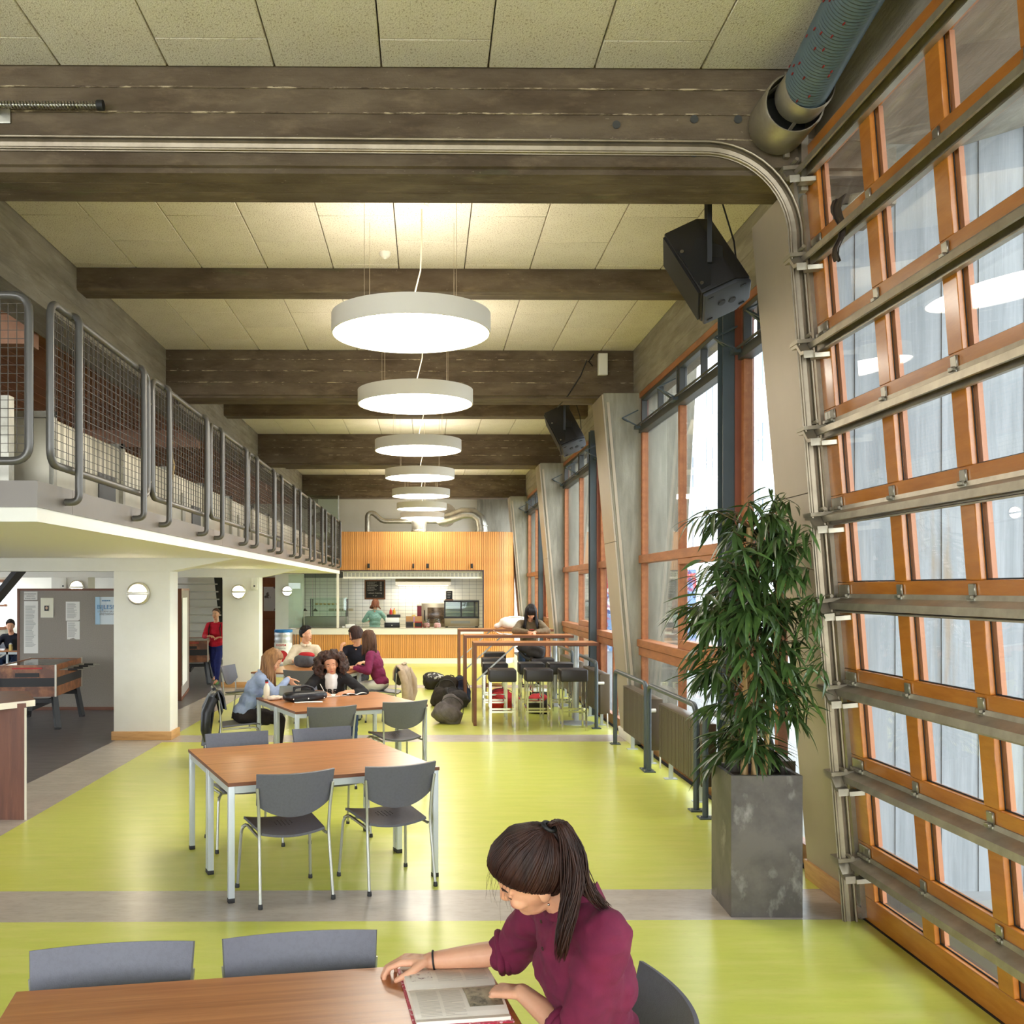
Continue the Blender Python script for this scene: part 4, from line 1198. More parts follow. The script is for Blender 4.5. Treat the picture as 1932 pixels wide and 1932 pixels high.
def skin(name, mat, x0, z0, z1, off, th, x_end=None):
    pts = [(x0, off)] + [(XS, off)] + [(XS+(RAD-off)*math.sin(math.pi/2*i/10), RAD-(RAD-off)*math.cos(math.pi/2*i/10)) for i in range(1, 11)] + [(XS+RAD-off, 2.6)]
    pts2 = [(x0, off+th)] + [(XS, off+th)] + [(XS+(RAD-off-th)*math.sin(math.pi/2*i/10), RAD-(RAD-off-th)*math.cos(math.pi/2*i/10)) for i in range(1, 11)] + [(XS+RAD-off-th, 2.6)]
    b = MB()
    for i in range(len(pts)-1):
        q = [pts[i], pts[i+1], pts2[i+1], pts2[i]]
        b.hexa([(p[0], p[1], z0) for p in q] + [(p[0], p[1], z1) for p in q])
    return b.build(name, mat, ki)
skin('upper_backing', m_slatback, -2.31, 2.44, 3.46, .005, .06)
skin('side_backing', m_slatback, 1.50, .14, 2.44, .005, .06)
skin('side_plinth', m_counter, 1.50, 0, .14, .0, .06)
MB().box(-3.27, 1.50, .005, .05, .14, .765).build('counter_backing', m_slatback, ki)
MB().box(-3.3, 1.50, -.0, .05, 0, .14).build('plinth', m_counter, ki)
cp = [(1.49, -.05), (1.49, .75), (-3.65, .75), (-3.65, .36)] + [(-3.27-.40*math.cos(math.pi/2*i/8), .36-.40*math.sin(math.pi/2*i/8)-.0) for i in range(1, 9)]
MB().prism(cp, 'z', .765, .91).build('counter_band', m_counter, ki, recalc=True)
MB().prism([(p[0], p[1]+(.0 if p[1] > 0 else .0)) for p in cp], 'z', .912, .935).build('counter_top', m_steel, ki, recalc=True)
MB().box(-2.31, 1.50, -.012, .05, 2.425, 2.45).build('hatch_lintel', M('aubergine_trim', (58, 44, 56), .5), ki)
MB().box(1.47, 1.50, -.014, .05, .935, 2.43).build('hatch_jamb', MATS['aubergine_trim'], ki)
sg = MB()
for z in (2.42, 2.385, 2.35, 2.315, 2.28): sg.box(-2.2, 1.46, .06, .075, z-.008, z+.008)
for k in range(36): sg.box(-2.2+k*.104, -2.2+k*.104+.028, .06, .075, 2.27, 2.428)
sg.build('shutter_grille', m_counter, ki)
MB().box(-2.2, 1.46, .055, .08, 2.23, 2.27).build('shutter_bar', m_counter, ki)
MB().box(-2.36, -2.30, -.01, .05, .935, 2.43).build('white_post', m_counter, ki)
for x, w_ in ((-1.52, .06), (-.35, .05), (.02, .07), (1.18, .05)):
    b = MB(); b.box(-w_/2, w_/2, -.10, -.02, -.06, .06); sp = b.build('spotlight', m_black, ki, bevel=.006); sp.location = (x, 0, 2.56)
# glass screen
for (a, b) in ((-3.62, -3.0), (-2.99, -2.37)):
    MB().box(a, b, .02, .03, .937, 2.34).build('glass_screen', m_green_glass, ki)
MB().box(-4.0, -2.3, 3.1, 3.14, 2.4, 2.6).build('roof_edge', m_counter, ki)
MB().box(-3.6, 1.72, .07, 2.66, 3.36, 3.44).build('roof_panel', m_counter, ki)
MB().box(-2.3, 1.5, .09, 2.6, 2.43, 2.46).build('inner_ceiling', m_counter, ki)
# tiled back wall, tile by tile
tb = structure('wall_kiosk', MB().box(-4.2, 1.76, 28.6, 28.7, 0, 2.9).build('wall_kiosk', m_grout)); tag(tb, 'white tiled wall behind the kiosk counter')
MB().box(1.66, 1.76, 26.7, 28.6, 0, 2.43).build('side_wall', m_white, tb)
tile0 = None; n_t = 0; rest = MB()
cells = []
for r in range(15):
    for c in range(28):
        x = -4.10 + c*.205; z = .72 + r*.104
        cells.append((abs(x+.8)+abs(z-1.6)*.3, x, z))
cells.sort()
for (_, x, z) in cells:
    if n_t < 300:
        if tile0 is None: tile0 = MB().box(.003, .202, -.006, 0, .003, .101).build('tile', m_tile, tb, bevel=.0015, segs=1); o = tile0
        else: o = inst(tile0)
        o.location = (x, 28.6, z); n_t += 1
    else: rest.box(x+.003, x+.202, 28.594, 28.6, z+.003, z+.101)
ro = rest.build('outer_tiles', m_tile, tb); ro['kind'] = 'stuff'
# hood with its lights
hd = thing('extractor_hood', 'wide brushed steel extractor hood on the tiled wall', 'hood', (-.1, 28.59, 2.06))
MB().prism([(0, 0), (-.75, 0), (-.75, .10), (-.35, .36), (0, .36)], 'x', -.78, .78).build('canopy', m_steel, hd)
MB().box(-.7, .7, -.6, -.15, -.012, -.002).build('hood_light', emat('hood_light_glow', (1, .88, .66), 9.0), hd)
kl = thing('ceiling_light', 'slim light strip inside the kiosk ceiling', 'light', (-1.0, 26.9, 2.40))
MB().box(-1.1, 2.2, -.08, .08, 0, .03).build('light_housing', m_counter, kl)
MB().box(-1.05, 2.15, -.06, .06, -.008, -.0005).build('light_tube', emat('kiosk_tube_glow', (1, .95, .85), 14.0), kl)
cbd = thing('chalkboard', 'black menu chalkboard in a brown frame on the tiled wall', 'chalkboard', (-1.49, 28.58, 1.94))
m_cb = M('chalkboard_black', (34, 33, 34), .8); m_cbf = M('chalkboard_frame', (118, 78, 46), .5); m_chalk = M('chalk_writing', (186, 182, 174), .9)
MB().box(-.26, .26, -.012, 0, -.24, .24).build('slate', m_cb, cbd)
for (a, b, c, d) in ((-.30, .30, .24, .28), (-.30, .30, -.28, -.24), (-.30, -.26, -.24, .24), (.26, .30, -.24, .24)):
    MB().box(a, b, -.022, 0, c, d).build('frame_bar', m_cbf, cbd)
wl_ = MB(); rr = random.Random(3)
for k in range(9):
    z = .21-k*.031; x = -.22
    while x < .02 + rr.uniform(-.06, .04):
        l_ = rr.uniform(.015, .05); wl_.box(x, x+l_, -.0135, -.012, z, z+.008); x += l_+.008
    wl_.box(.14, .20, -.0135, -.012, z, z+.008)
wo = wl_.build('price_lines', m_chalk, cbd); wo['kind'] = 'stuff'
def front_text(name, body, size, mat, parent, x, y, z, **k):
    return text_mesh(name, body, size, mat, parent, Matrix.Translation((x, y, z)) @ Matrix.Rotation(R(90), 4, 'X'), **k)
front_text('chalk_lettering', 'Lekkere Catering', .058, m_chalk, cbd, 0, -.0125, -.12)
front_text('chalk_lettering', '3,- p.p.', .045, m_chalk, cbd, 0, -.0125, -.19)
# display counter on the left
dcs = thing('display_case', 'glass food display case behind the kiosk screen', 'display case', (-2.62, 26.35, .935))
m_grey_case = M('grey_case_base', (120, 118, 108), .4, metal=.3)
MB().box(-.62, .50, 0, .55, .02, .29).build('case_base', m_grey_case, dcs, bevel=.006)
for (x, y) in ((-.46, .03), (.48, .03), (-.46, .5), (.48, .5)):
    MB().box(x-.012, x+.012, y-.012, y+.012, .29, .76).build('corner_post', m_dsteel, dcs)
MB().box(-.48, .50, 0, .53, .76, .785).build('case_top', m_green_glass, dcs)
MB().box(-.45, .47, .005, .012, .29, .76).build('front_glass', m_green_glass, dcs)
MB().box(-.45, .47, .08, .5, .42, .432).build('shelf', m_green_glass, dcs)
MB().box(-.45, .47, .08, .5, .58, .592).build('shelf', m_green_glass, dcs)
m_bread = M('bread_rolls', (206, 170, 116), .8); m_food = M('wrapped_food', (150, 140, 118), .7)
for k in range(6):
    tag(MB().ell((-2.95+k*.11, 26.62, 1.555), (.05, .07, .028), seg=12, rings=6).build('bread_roll', m_bread, smooth=80), ['first', 'second', 'third', 'fourth', 'fifth', 'sixth'][k] + ' bread roll from the left on the display case shelf', 'bread roll', 'rolls in the display case')
for k in range(4):
    tag(MB().box(-2.62+k*.17, -2.48+k*.17, 26.5, 26.7, 1.368, 1.43).build('sandwich_pack', m_food, bevel=.012), ['first', 'second', 'third', 'fourth'][k] + ' wrapped sandwich along the lower display shelf', 'sandwich', 'sandwiches in the display case')
MB().box(.46, .49, -.02, .0, .03, .8).build('edge_strip', m_green_glass, dcs)
# oven, fridge, till, jars and boxes along the counter
ov = thing('oven', 'steel combi oven with a glass door behind the counter', 'oven', (-.15, 27.6, .82))
MB().box(-.0, .75, 0, .6, .06, .74).build('oven_body', m_steel, ov, bevel=.008)
MB().box(.17, .72, -.02, 0, .18, .62).build('oven_door', M('oven_door_glass', (120, 100, 80), .15, noise=[((60, 50, 44), (4, 4, 8), .8, .45, .6)]), ov, bevel=.006)
MB().tube([(.09, -.01, .26), (.09, -.06, .28), (.09, -.06, .52), (.09, -.01, .54)], .014, 8).build('oven_handle', m_black, ov, smooth=60)
MB().box(.05, .72, .05, .55, -.0, .06).build('oven_feet', m_dsteel, ov)
fr = thing('display_fridge', 'black framed glass display fridge on the counter', 'fridge', (.93, 26.2, .935))
MB().box(-.46, .46, 0, .5, .03, .25).build('fridge_base', M('bronze_fridge_base', (140, 126, 98), .4, metal=.4), fr, bevel=.006)
MB().box(-.30, .22, -.006, 0, .11, .18).build('vent_panel', m_grey_case, fr)
for x in (-.45, -.02, .34, .44):
    MB().box(x-.018, x+.018, 0, .04, .27, .70).build('frame_post', m_dsteel, fr)
for z in (.26, .69):
    MB().box(-.47, .46, 0, .5, z-.015, z+.03).build('frame_rail', m_dsteel, fr)
for z in (.40, .54):
    MB().box(-.43, .43, .05, .46, z, z+.01).build('fridge_shelf', m_steel, fr)
MB().box(-.43, .43, .02, .026, .29, .67).build('fridge_glass', m_green_glass, fr)
MB().box(-.44, .44, .47, .5, .29, .67).build('fridge_back', m_counter, fr)
for x in (-.4, .4): MB().box(x-.03, x+.03, .05, .45, 0, .03).build('fridge_foot', m_black, fr)
mc = thing('menu_stand', 'little black menu board on a brown stand atop the fridge', 'menu', (.60, 26.4, 1.655))
MB().box(-.11, .11, -.05, .05, 0, .03).build('stand_base', m_cbf, mc)
MB().box(-.085, .085, -.01, .01, .03, .25).build('menu_slate', m_cb, mc)
for k in range(4): MB().box(-.05, .05-.01*k, -.012, -.01, .20-k*.045, .21-k*.045).build('menu_line', m_chalk, mc)
tl = thing('cash_register', 'black cash register drawer with a white front', 'cash register', (-.92, 26.25, .935))
MB().box(-.20, .20, 0, .4, 0, .13).build('drawer', m_dsteel, tl, bevel=.005)
MB().box(-.17, .18, .02, .3, .13, .26).build('paper_sheet', m_paper, tl, bevel=.004)
MB().box(-.14, .22, .1, .38, .26, .34).build('till_screen', m_dsteel, tl, bevel=.006)
MB().lathe([(0, -.004), (.015, -.004), (.015, 0), (0, 0)], (0, 0, .06), 10, 'y').build('lock', m_galv, tl)
def bottle_pack(x, y, z, col, h, label, name='sauce_dispenser'):
    t = thing(name, label, 'dispenser', (x, y, z))
    MB().lathe([(.04, 0), (.042, .02), (.042, h*.8), (.03, h*.9), (.012, h*.94)], seg=14).build('bottle_body', M('sauce_%d_%d_%d' % col, col, .35), t, smooth=50)
    MB().lathe([(.013, h*.94), (.013, h), (0, h)], seg=10).build('nozzle', M('sauce_cap', (220, 60, 40), .4), t, smooth=50)
bottle_pack(-.97, 26.85, .935, (206, 40, 36), .50, 'tall red sauce bottle behind the cash register')
bottle_pack(-.88, 26.85, .935, (232, 178, 40), .50, 'tall yellow sauce bottle behind the cash register')
for i, (x, col, lb_) in enumerate([(-.45, (84, 72, 66), 'open grey snack box on the kiosk counter'), (-.22, (150, 40, 36), 'red snack box with a raised brown flap')]):
    t = thing('snack_box', lb_, 'box', (x, 26.15, .935))
    mm = M('box_%d' % i, col, .6)
    MB().box(-.10, .10, 0, .14, 0, .16).build('box_body', mm, t); MB().box(-.085, .085, -.004, 0, .03, .13).build('box_window', m_black, t)
    MB().box(-.1, .1, .13, .14, .16, .30).build('box_flap', M('kraft_card', (176, 130, 84), .8), t)
for i, (x, lb_) in enumerate([(.0, 'clear jar of dark red sweets on the counter'), (.28, 'clear jar of pale pink sweets on the counter')]):
    t = thing('sweet_jar', lb_, 'jar', (x, 26.05, .935))
    MB().lathe([(.085, 0), (.1, .03), (.1, .17), (.08, .2), (.08, .24)], seg=20).build('jar_glass', m_green_glass, t, smooth=60)
    MB().lathe([(0, .004), (.08, .004), (.092, .03), (.09, .11), (.05, .13), (0, .13)], seg=16).build('sweets', M('sweets_%d' % i, (150, 60, 66) if i == 0 else (214, 130, 140), .5, noise=[((230, 210, 200), (40, 40, 40), .9, .52, .56), ((110, 30, 40), (50, 50, 50), .8, .55, .6)]), t)['kind'] = 'stuff'
cd = thing('cup_dispenser', 'tall dark red paper cup tube beside the oven', 'dispenser', (-.20, 27.0, .935))
MB().box(-.06, .06, 0, .1, 0, .56).build('tube_body', M('wine_red_card', (122, 26, 46), .5), cd, bevel=.004)
MB().box(-.065, .065, -.004, .104, .56, .61).build('tube_cap', m_counter, cd, bevel=.004)
yb = thing('lotion_box', 'yellow and lilac box standing on the counter', 'box', (-.35, 26.6, .935))
MB().box(-.05, .05, 0, .07, 0, .33).build('carton', M('yellow_card', (236, 206, 120), .6), yb); MB().box(-.03, .03, -.003, 0, .12, .28).build('carton_label', M('lilac_print', (190, 150, 200), .6), yb)
nb = thing('napkin_box', 'white napkin box on the counter beside the serving woman', 'box', (-2.02, 26.1, .935))
MB().box(-.12, .12, 0, .14, 0, .09).build('box_body', m_paper, nb, bevel=.012); MB().box(-.2, -.13, .02, .1, 0, .04).build('box_tray', m_paper, nb)
for i, (x, lb_) in enumerate([(-3.02, 'small black hanging lamp nearer the pillar, behind glass'), (-3.30, 'small dark hanging lamp at the kiosk corner, behind glass')]):
    t = thing('work_lamp', lb_, 'lamp', (x, 26.9, 1.36))
    MB().lathe([(.075, 0), (.03, .045), (.012, .07), (0, .07)], seg=16).build('lamp_shade', m_black, t, smooth=60)
    MB().cyl((0, 0, .07), (0, 0, 1.0), .005, 6).build('lamp_cord', m_black, t)
# ductwork above the kiosk
vp = thing('ventilation_pipe', 'fat galvanised ventilation pipe curving down behind the kiosk roof', 'pipe', (0, 28.9, 3.42))
MB().tube([(.35, .2, .55), (.7, .1, .62), (1.05, 0, .75), (1.35, 0, .74), (1.55, 0, .58), (1.6, 0, .3), (1.6, 0, .02)], .17, 20).build('pipe_bend', m_galv, vp, smooth=60)
for z in (.1, .24, .38):
    MB().lathe([(.178, z-.012), (.182, z), (.178, z+.012)], (1.6, 0, 0), 24).build('pipe_band', m_galv, vp, smooth=60)
MB().lathe([(0, -.18), (.34, -.18), (.34, .18), (0, .18)], (.55, .5, .72), 28, 'y').build('fan_drum', m_galv_dull, vp, smooth=40)
v2 = thing('vent_stack', 'straight galvanised vent stack above the kiosk roof centre', 'pipe', (-.22, 28.9, 3.44))
MB().cyl((0, 0, 0), (0, 0, .5), .22, 24).build('stack', m_galv, v2, smooth=60); MB().lathe([(.23, .2), (.235, .22), (.23, .24)], seg=24).build('stack_band', m_galv, v2)
v3 = thing('vent_pipe', 'thin galvanised pipe with elbows running along the kiosk roof', 'pipe', (0, 29.3, 3.44))
MB().tube(rounded_path([(-1.75, 0, 0), (-1.75, 0, .72), (-1.6, 0, .78), (-1.3, 0, .52), (.3, 0, .52)], .09, 5), .075, 14).build('pipe_run', m_galv, v3, smooth=60)
v4 = thing('vent_pipe', 'short galvanised pipe elbow beside the mezzanine railing end', 'pipe', (-2.85, 28.6, 3.0))
MB().tube(rounded_path([(0, 0, -.42), (0, 0, .9), (-.15, 0, 1.1), (-.5, 0, .9)], .12, 5), .12, 16).build('pipe_run', m_galv, v4, smooth=60)
for i, (a, b) in enumerate(((-3.3, -2.31),)):
    ug = structure('', thing('window_7', 'clear glass screen at the far end of the mezzanine', None, (0, 25.95, 0)))
    MB().box(a, b, 0, .012, 2.6, 4.4).build('pane', m_green_glass, ug)
    MB().box(b-.01, b+.02, -.01, .022, 2.6, 4.4).build('pane_edge', m_galv, ug)
# ------------------------------------------------------------------ left wing: pinboard, football tables, counter, stairs
m_felt = M('grey_felt', (158, 150, 141), .95, noise=[((146, 138, 130), (60, 60, 60), .5, .45, .6)], bump=[((200, 200, 200), .2)])
m_brown = M('brown_board_frame', (116, 72, 52), .5)
def pinboard(x0, x1, y, label):
    t = thing('pinboard', label, 'pinboard', (0, y, 0))
    MB().box(x0+.04, x1-.04, 0, .05, .05, 1.93).build('felt_panel', m_felt, t)
    MB().box(x0, x1, -.01, .06, 1.93, 1.965).build('frame_bar', m_brown, t); MB().box(x0, x1, -.01, .06, 0, .05).build('frame_bar', m_brown, t)
    for x in (x0, x1-.04): MB().box(x, x+.04, -.01, .06, .05, 1.93).build('frame_bar', m_brown, t)
    return t
pinboard(-6.62, -4.1, 16.1, 'big grey felt pinboard with papers behind the football table')
PX = 16.1/1870
def board_x(px): return (px-805)*PX
def board_z(py): return 1.96-(py-1111)*PX
def sheet(px0, px1, py0, py1, label, mat=m_paper, name='paper_sheet', cat='paper', lines=0, seed=0):
    t = thing(name, label, cat, ((board_x(px0)+board_x(px1))/2, 16.098, board_z(py1)), group='papers on the pinboard')
    w_ = (board_x(px1)-board_x(px0))/2; h = board_z(py0)-board_z(py1)
    shell(lambda u, v: (-w_+2*w_*u, -.004-.012*math.sin(math.pi*u*.5+seed)*v*.6, h*(1-v)), 4, 6, .0012).build('sheet', mat, t)
    if lines:
        b = MB(); rr = random.Random(seed)
        for k in range(lines):
            z = h*(.9-.8*k/lines); b.box(-w_*.75, w_*rr.uniform(.2, .75), -.0245, -.0235, z, z+h*.25/lines)
        lo = b.build('printed_lines', m_ink, t); lo['kind'] = 'stuff'
    return t, w_, h
sheet(49, 74, 1116, 1132, 'small white notice headed in capitals at the board corner', lines=0, seed=1)
t_, w_, h_ = sheet(49, 75, 1134, 1232, 'long white timetable strip at the pinboard edge', lines=36, seed=2)
t_, w_, h_ = sheet(80, 104, 1128, 1165, 'cream leaflet with a small portrait picture', mat=M('cream_paper', (238, 234, 212), .8), lines=0, seed=0)
MB().box(-.035, .035, -.026, -.025, h_*.34, h_*.34+.085).build('portrait_print', m_inkd, t_)
MB().ell((0, -.026, h_*.34+.048), (.02, .0015, .026), seg=12, rings=8).build('portrait_face', M('print_skin', (206, 176, 150), .8), t_)
sheet(127, 153, 1135, 1171, 'upper white typed sheet hanging mid board', lines=16, seed=3)
sheet(129, 153, 1172, 1206, 'lower white typed sheet with a bent corner mid board', lines=14, seed=4)
t_, w_, h_ = sheet(183, 222, 1126, 1178, 'pale poster advertising tutoring beside the white pillar', mat=M('pale_blue_poster', (222, 232, 238), .7), name='poster', cat='poster', seed=0)
m_bl = M('poster_blue', (92, 140, 182), .7); m_bl2 = M('poster_light_blue', (176, 208, 230), .7)
MB().box(-w_, -w_*.55, -.0252, -.0245, 0, h_).build('poster_band', m_bl2, t_)
front_text('poster_lettering', 'BIJLES?', .098, m_bl, t_, .0, -.0255, h_*.56, bold=True)
front_text('poster_lettering', 'STUDENTSPLUS', .043, m_ink, t_, .02, -.0255, h_*.44)
front_text('poster_lettering', 'AMSTERDAM', .043, m_ink, t_, .02, -.0255, h_*.34)
for k in range(4): MB().box(-.06+k*.035, -.03+k*.035, -.0255, -.0245, h_*.84, h_*.88).build('poster_logo', m_bl, t_)
t_, w_, h_ = sheet(52, 53, 1118, 1119, 'x'); 
for c_ in list(t_.children): bpy.data.objects.remove(c_, do_unlink=True)
bpy.data.objects.remove(t_, do_unlink=True)
nt_ = [o for o in COL.objects if o.get('label', '').startswith('small white notice')][0]
for k, s_ in enumerate(('ONTBREKENDE', 'ABSENTEN', 'VORIGE WEEK')):
    front_text('notice_lettering', s_, .027, m_ink, nt_, 0, -.0255, .09-.036*k)
pinboard2 = thing('pinboard', 'narrow pinboard seen edge-on between the two pillars', 'pinboard', (-4.30, 17.4, 0), 99.5)
MB().box(0, 1.9, 0, .05, .05, 1.93).build('felt_panel', m_felt, pinboard2)
for (a, b, c, d) in ((-.03, 1.93, 1.93, 1.965), (-.03, 1.93, 0, .05), (-.03, 0, .05, 1.93), (1.9, 1.93, .05, 1.93)):
    MB().box(a, b, -.01, .06, c, d).build('frame_bar', m_brown, pinboard2)
MB().box(.1, 1.2, -.02, -.012, .25, 1.8).build('notice_sheet', m_paper, pinboard2)
# table football
m_burl = M('burl_veneer', (150, 92, 52), .35, noise=[((98, 54, 28), (5, 5, 5), .85, .42, .6), ((186, 122, 70), (9, 9, 9), .6, .52, .7)])
m_blkband = M('black_band', (32, 30, 30), .5)
m_trim_al = M('table_trim', (196, 188, 172), .4, metal=.5)
def football_table(x, y, rz, label):
    t = thing('football_table', label, 'football table', (x, y, 0), rz)
    L2, W2 = .74, .38
    for (x0, x1, y0, y1) in ((-L2, L2, -W2, -W2+.03), (-L2, L2, W2-.03, W2), (-L2, -L2+.03, -W2+.03, W2-.03), (L2-.03, L2, -W2+.03, W2-.03)):
        MB().box(x0, x1, y0, y1, .46, .60).build('lower_wall', m_burl, t)
        MB().box(x0-.004, x1+.004, y0-.004, y1+.004, .60, .72).build('band', m_blkband, t)
        MB().box(x0, x1, y0, y1, .72, .90).build('upper_wall', m_burl, t)
    MB().box(-L2+.03, L2-.03, -W2+.03, W2-.03, .48, .66).build('playfield', M('green_playfield', (60, 110, 70), .6), t)
    MB().box(-L2+.02, L2-.02, -W2+.02, W2-.02, .885, .893).build('glass_cover', m_green_glass, t)
    for (cx_, cy_) in ((-L2, -W2), (L2, -W2), (L2, W2), (-L2, W2)):
        MB().box(cx_-.012, cx_+.012, cy_-.012, cy_+.012, .46, .905).build('corner_trim', m_trim_al, t)
        lg = MB(); sx = 1 if cx_ > 0 else -1; sy = 1 if cy_ > 0 else -1
        lg.bar((cx_-sx*.12, cy_-sy*.05, .48), (cx_-sx*.04, cy_+sy*.02, .02), .075, .06); lg.box(cx_-sx*.04-.04, cx_-sx*.04+.04, cy_+sy*.02-.035, cy_+sy*.02+.035, 0, .03)
        lg.build('leg', m_blkband, t)
    for s in (-1, 1):
        MB().box(s*(L2-.13)-.03, s*(L2-.13)+.03, -W2+.02, W2-.02, .36, .42).build('leg_stretcher', m_blkband, t)
    MB().box(-L2+.13, L2-.13, -.03, .03, .25, .31).build('long_stretcher', m_blkband, t)
    for k in range(8):
        xx = -L2+.17+k*.16; s = 1 if k % 2 else -1
        MB().cyl((xx, -W2-.26*(s < 0)-.08, .82), (xx, W2+.26*(s > 0)+.08, .82), .008, 8).build('rod', m_galv, t, smooth=60)
        MB().cyl((xx, s*(W2+.12), .82), (xx, s*(W2+.25), .82), .016, 10).build('handle', m_blkband, t, smooth=60)
    MB().box(L2-.4, L2-.2, -W2-.03, -W2-.0, .54, .80).build('coin_box', m_blkband, t, bevel=.005)
    MB().box(L2+.001, L2+.014, -.16, .16, .735, .79).build('ball_slot', m_blkband, t)
    MB().box(L2+.004, L2+.02, -.2, .2, .845, .865).build('score_rail', M('score_red', (190, 50, 40), .5), t)
    return t
football_table(-5.62, 14.55, -84, 'brown burl football table in front of the grey pinboard')
football_table(-4.98, 21.0, -80, 'second football table half hidden behind the edge-on pinboard')
# wooden counter cut by the left frame edge
m_dwal = M('dark_walnut_counter', (112, 66, 44), .4, noise=[((84, 46, 30), (14, 14, 1.6), .8, .4, .66), ((136, 86, 60), (30, 30, 2), .5, .52, .72)])
cn = thing('reception_counter', 'dark walnut counter with pale edges at the far left', 'counter', (0, 0, 0))
MB().prism([(-3.40, 8.45), (-3.76, 9.32), (-5.4, 9.32), (-5.4, 8.45)], 'z', 0, .985).build('body', m_dwal, cn, recalc=True)
m_ivory = M('ivory_edge', (224, 214, 196), .5)
MB().prism([(-3.385, 8.60), (-3.74, 9.34), (-5.4, 9.34), (-5.4, 6.65), (-4.4, 7.05)], 'z', .99, 1.002).build('worktop', m_dwal, cn, recalc=True)
MB().bar((-3.385, 8.60, .975), (-4.4, 7.05, .975), .012, .052).build('edge_strip', m_ivory, cn)
MB().box(-3.412, -3.396, 8.442, 8.45, 0, .95).build('edge_strip', m_ivory, cn)
wt = thing('white_box', 'small white box behind the walnut counter', 'box', (-4.22, 10.0, 0))
MB().box(-.1, .1, -.1, .1, .76, .905).build('box_body', m_paper, wt, bevel=.01)
for sx in (-1, 1): MB().box(sx*.08-.015, sx*.08+.015, -.1, .1, 0, .76).build('box_stand', m_alu, wt)
# black stringer of the near stair
bs = thing('stair_stringer', 'black steel stair stringer rising at the left frame edge', 'stair', (0, 0, 0))
MB().bar((-6.35, 13.6, 1.25), (-5.45, 13.6, 2.34), .06, .30, (0, 1, 0)).build('stringer_beam', m_blacksteel, bs)
MB().box(-5.6, -4.75, 13.5, 13.8, 2.33, 2.345).build('fixing_plate', m_alu, bs)
# open stair behind the pillars
stt = thing('staircase', 'open grey stairs with black stringers and mesh balustrade', 'staircase', (-5.15, 22.9, 0), 18)
m_tread = M('grey_tread', (170, 164, 152), .6)
for k in range(12):
    MB().box(-.55, .55, .02+k*.21, .30+k*.21, .16+k*.19, .195+k*.19).build('tread', m_tread, stt)
for s in (-1, 1):
    MB().bar((s*.60, -.05, .02), (s*.60, 2.65, 2.42), .05, .20, (1, 0, 0)).build('stringer', m_blacksteel, stt)
    MB().bar((s*.62, -.05, .95), (s*.62, 1.6, 2.40), .03, .04, (1, 0, 0)).build('handrail', m_blacksteel, stt)
    b = MB()
    for k in range(30):
        y_ = k*.055; z_ = .15+y_*.89; b.bar((s*.62, y_, z_), (s*.62, y_, min(2.36, z_+.80)), .006, .006)
    for k in range(9):
        b.bar((s*.62, 0, .18+k*.09), (s*.62, 1.6, min(2.36, 1.6+k*.09)), .006, .006)
    bo = b.build('balustrade_mesh', m_blacksteel, stt); bo['kind'] = 'stuff'
    MB().bar((s*.62, -.03, 0.1), (s*.62, -.03, 1.0), .04, .04).build('newel', m_blacksteel, stt)
# oil drum bin
od = thing('oil_drum', 'silver oil drum bin with a blue rim and printed label', 'drum', (-3.52, 24.4, 0))
m_drum = M('drum_silver', (196, 198, 200), .35, metal=.6)
prof = [(.205, 0)]
for k in range(26):
    z = .03+k*.034; prof.append((.215 + (.008 if (k % 4 == 0 and k > 13) else 0), z))
prof += [(.21, .93)]
MB().lathe(prof, seg=32).build('drum_body', m_drum, od, smooth=60)
MB().lathe([(.212, .89), (.222, .90), (.222, .955), (.21, .96), (.19, .955), (.19, .93)], seg=32).build('rim', M('drum_blue', (40, 120, 190), .4), od, smooth=50)
MB().grid(lambda u, v: (.226*math.sin((u-.5)*2.6), -.226*math.cos((u-.5)*2.6), .12+.52*v), 16, 2).build('label_wrap', m_paper, od, smooth=60)
m_redp = M('label_red', (196, 44, 52), .7)
front_text('label_lettering', 'HOVE', .075, m_redp, od, -.045, -.232, .565, bold=True)
MB().lathe([(0, 0), (.022, 0), (.022, .003), (0, .003)], (.075, -.230, .59), 16, 'y').build('label_seal', m_redp, od)
front_text('label_lettering', 'Natural Olie', .036, m_inkd, od, 0, -.232, .50)
MB().lathe([(0, 0), (.14, 0), (.14, .004), (0, .004)], (0, -.236, .32), 24, 'y').build('label_crest', m_redp, od)
# far left study corner
ft = thing('study_table', 'white framed study table at the far left windows', 'table', (-8.6, 19.9, 0))
MB().box(-.9, 1.05, -.35, .35, .72, .745).build('tabletop', m_walnut, ft)
for (x, y) in ((-.86, -.31), (1.0, -.31), (.35, -.31), (1.0, .31), (-.86, .31)):
    MB().box(x-.02, x+.02, y-.02, y+.02, 0, .72).build('leg', m_alu, ft)
MB().box(-.86, 1.0, -.33, -.30, .67, .72).build('apron', m_alu, ft)
lp = thing('laptop', 'open black laptop on the far left study table', 'laptop', (-8.02, 19.75, .745), 20)
MB().box(-.17, .17, -.12, .12, 0, .018).build('keyboard_base', m_blacksteel, lp, bevel=.004)
MB().hexa([(-.17, -.13, .018), (.17, -.13, .018), (.17, -.12, .018), (-.17, -.12, .018), (-.17, -.2, .24), (.17, -.2, .24), (.17, -.19, .24), (-.17, -.19, .24)]).build('screen_lid', m_blacksteel, lp)
fc = thing('drink_carton', 'small yellow drink carton beside the far laptop', 'carton', (-8.2, 19.62, .745))
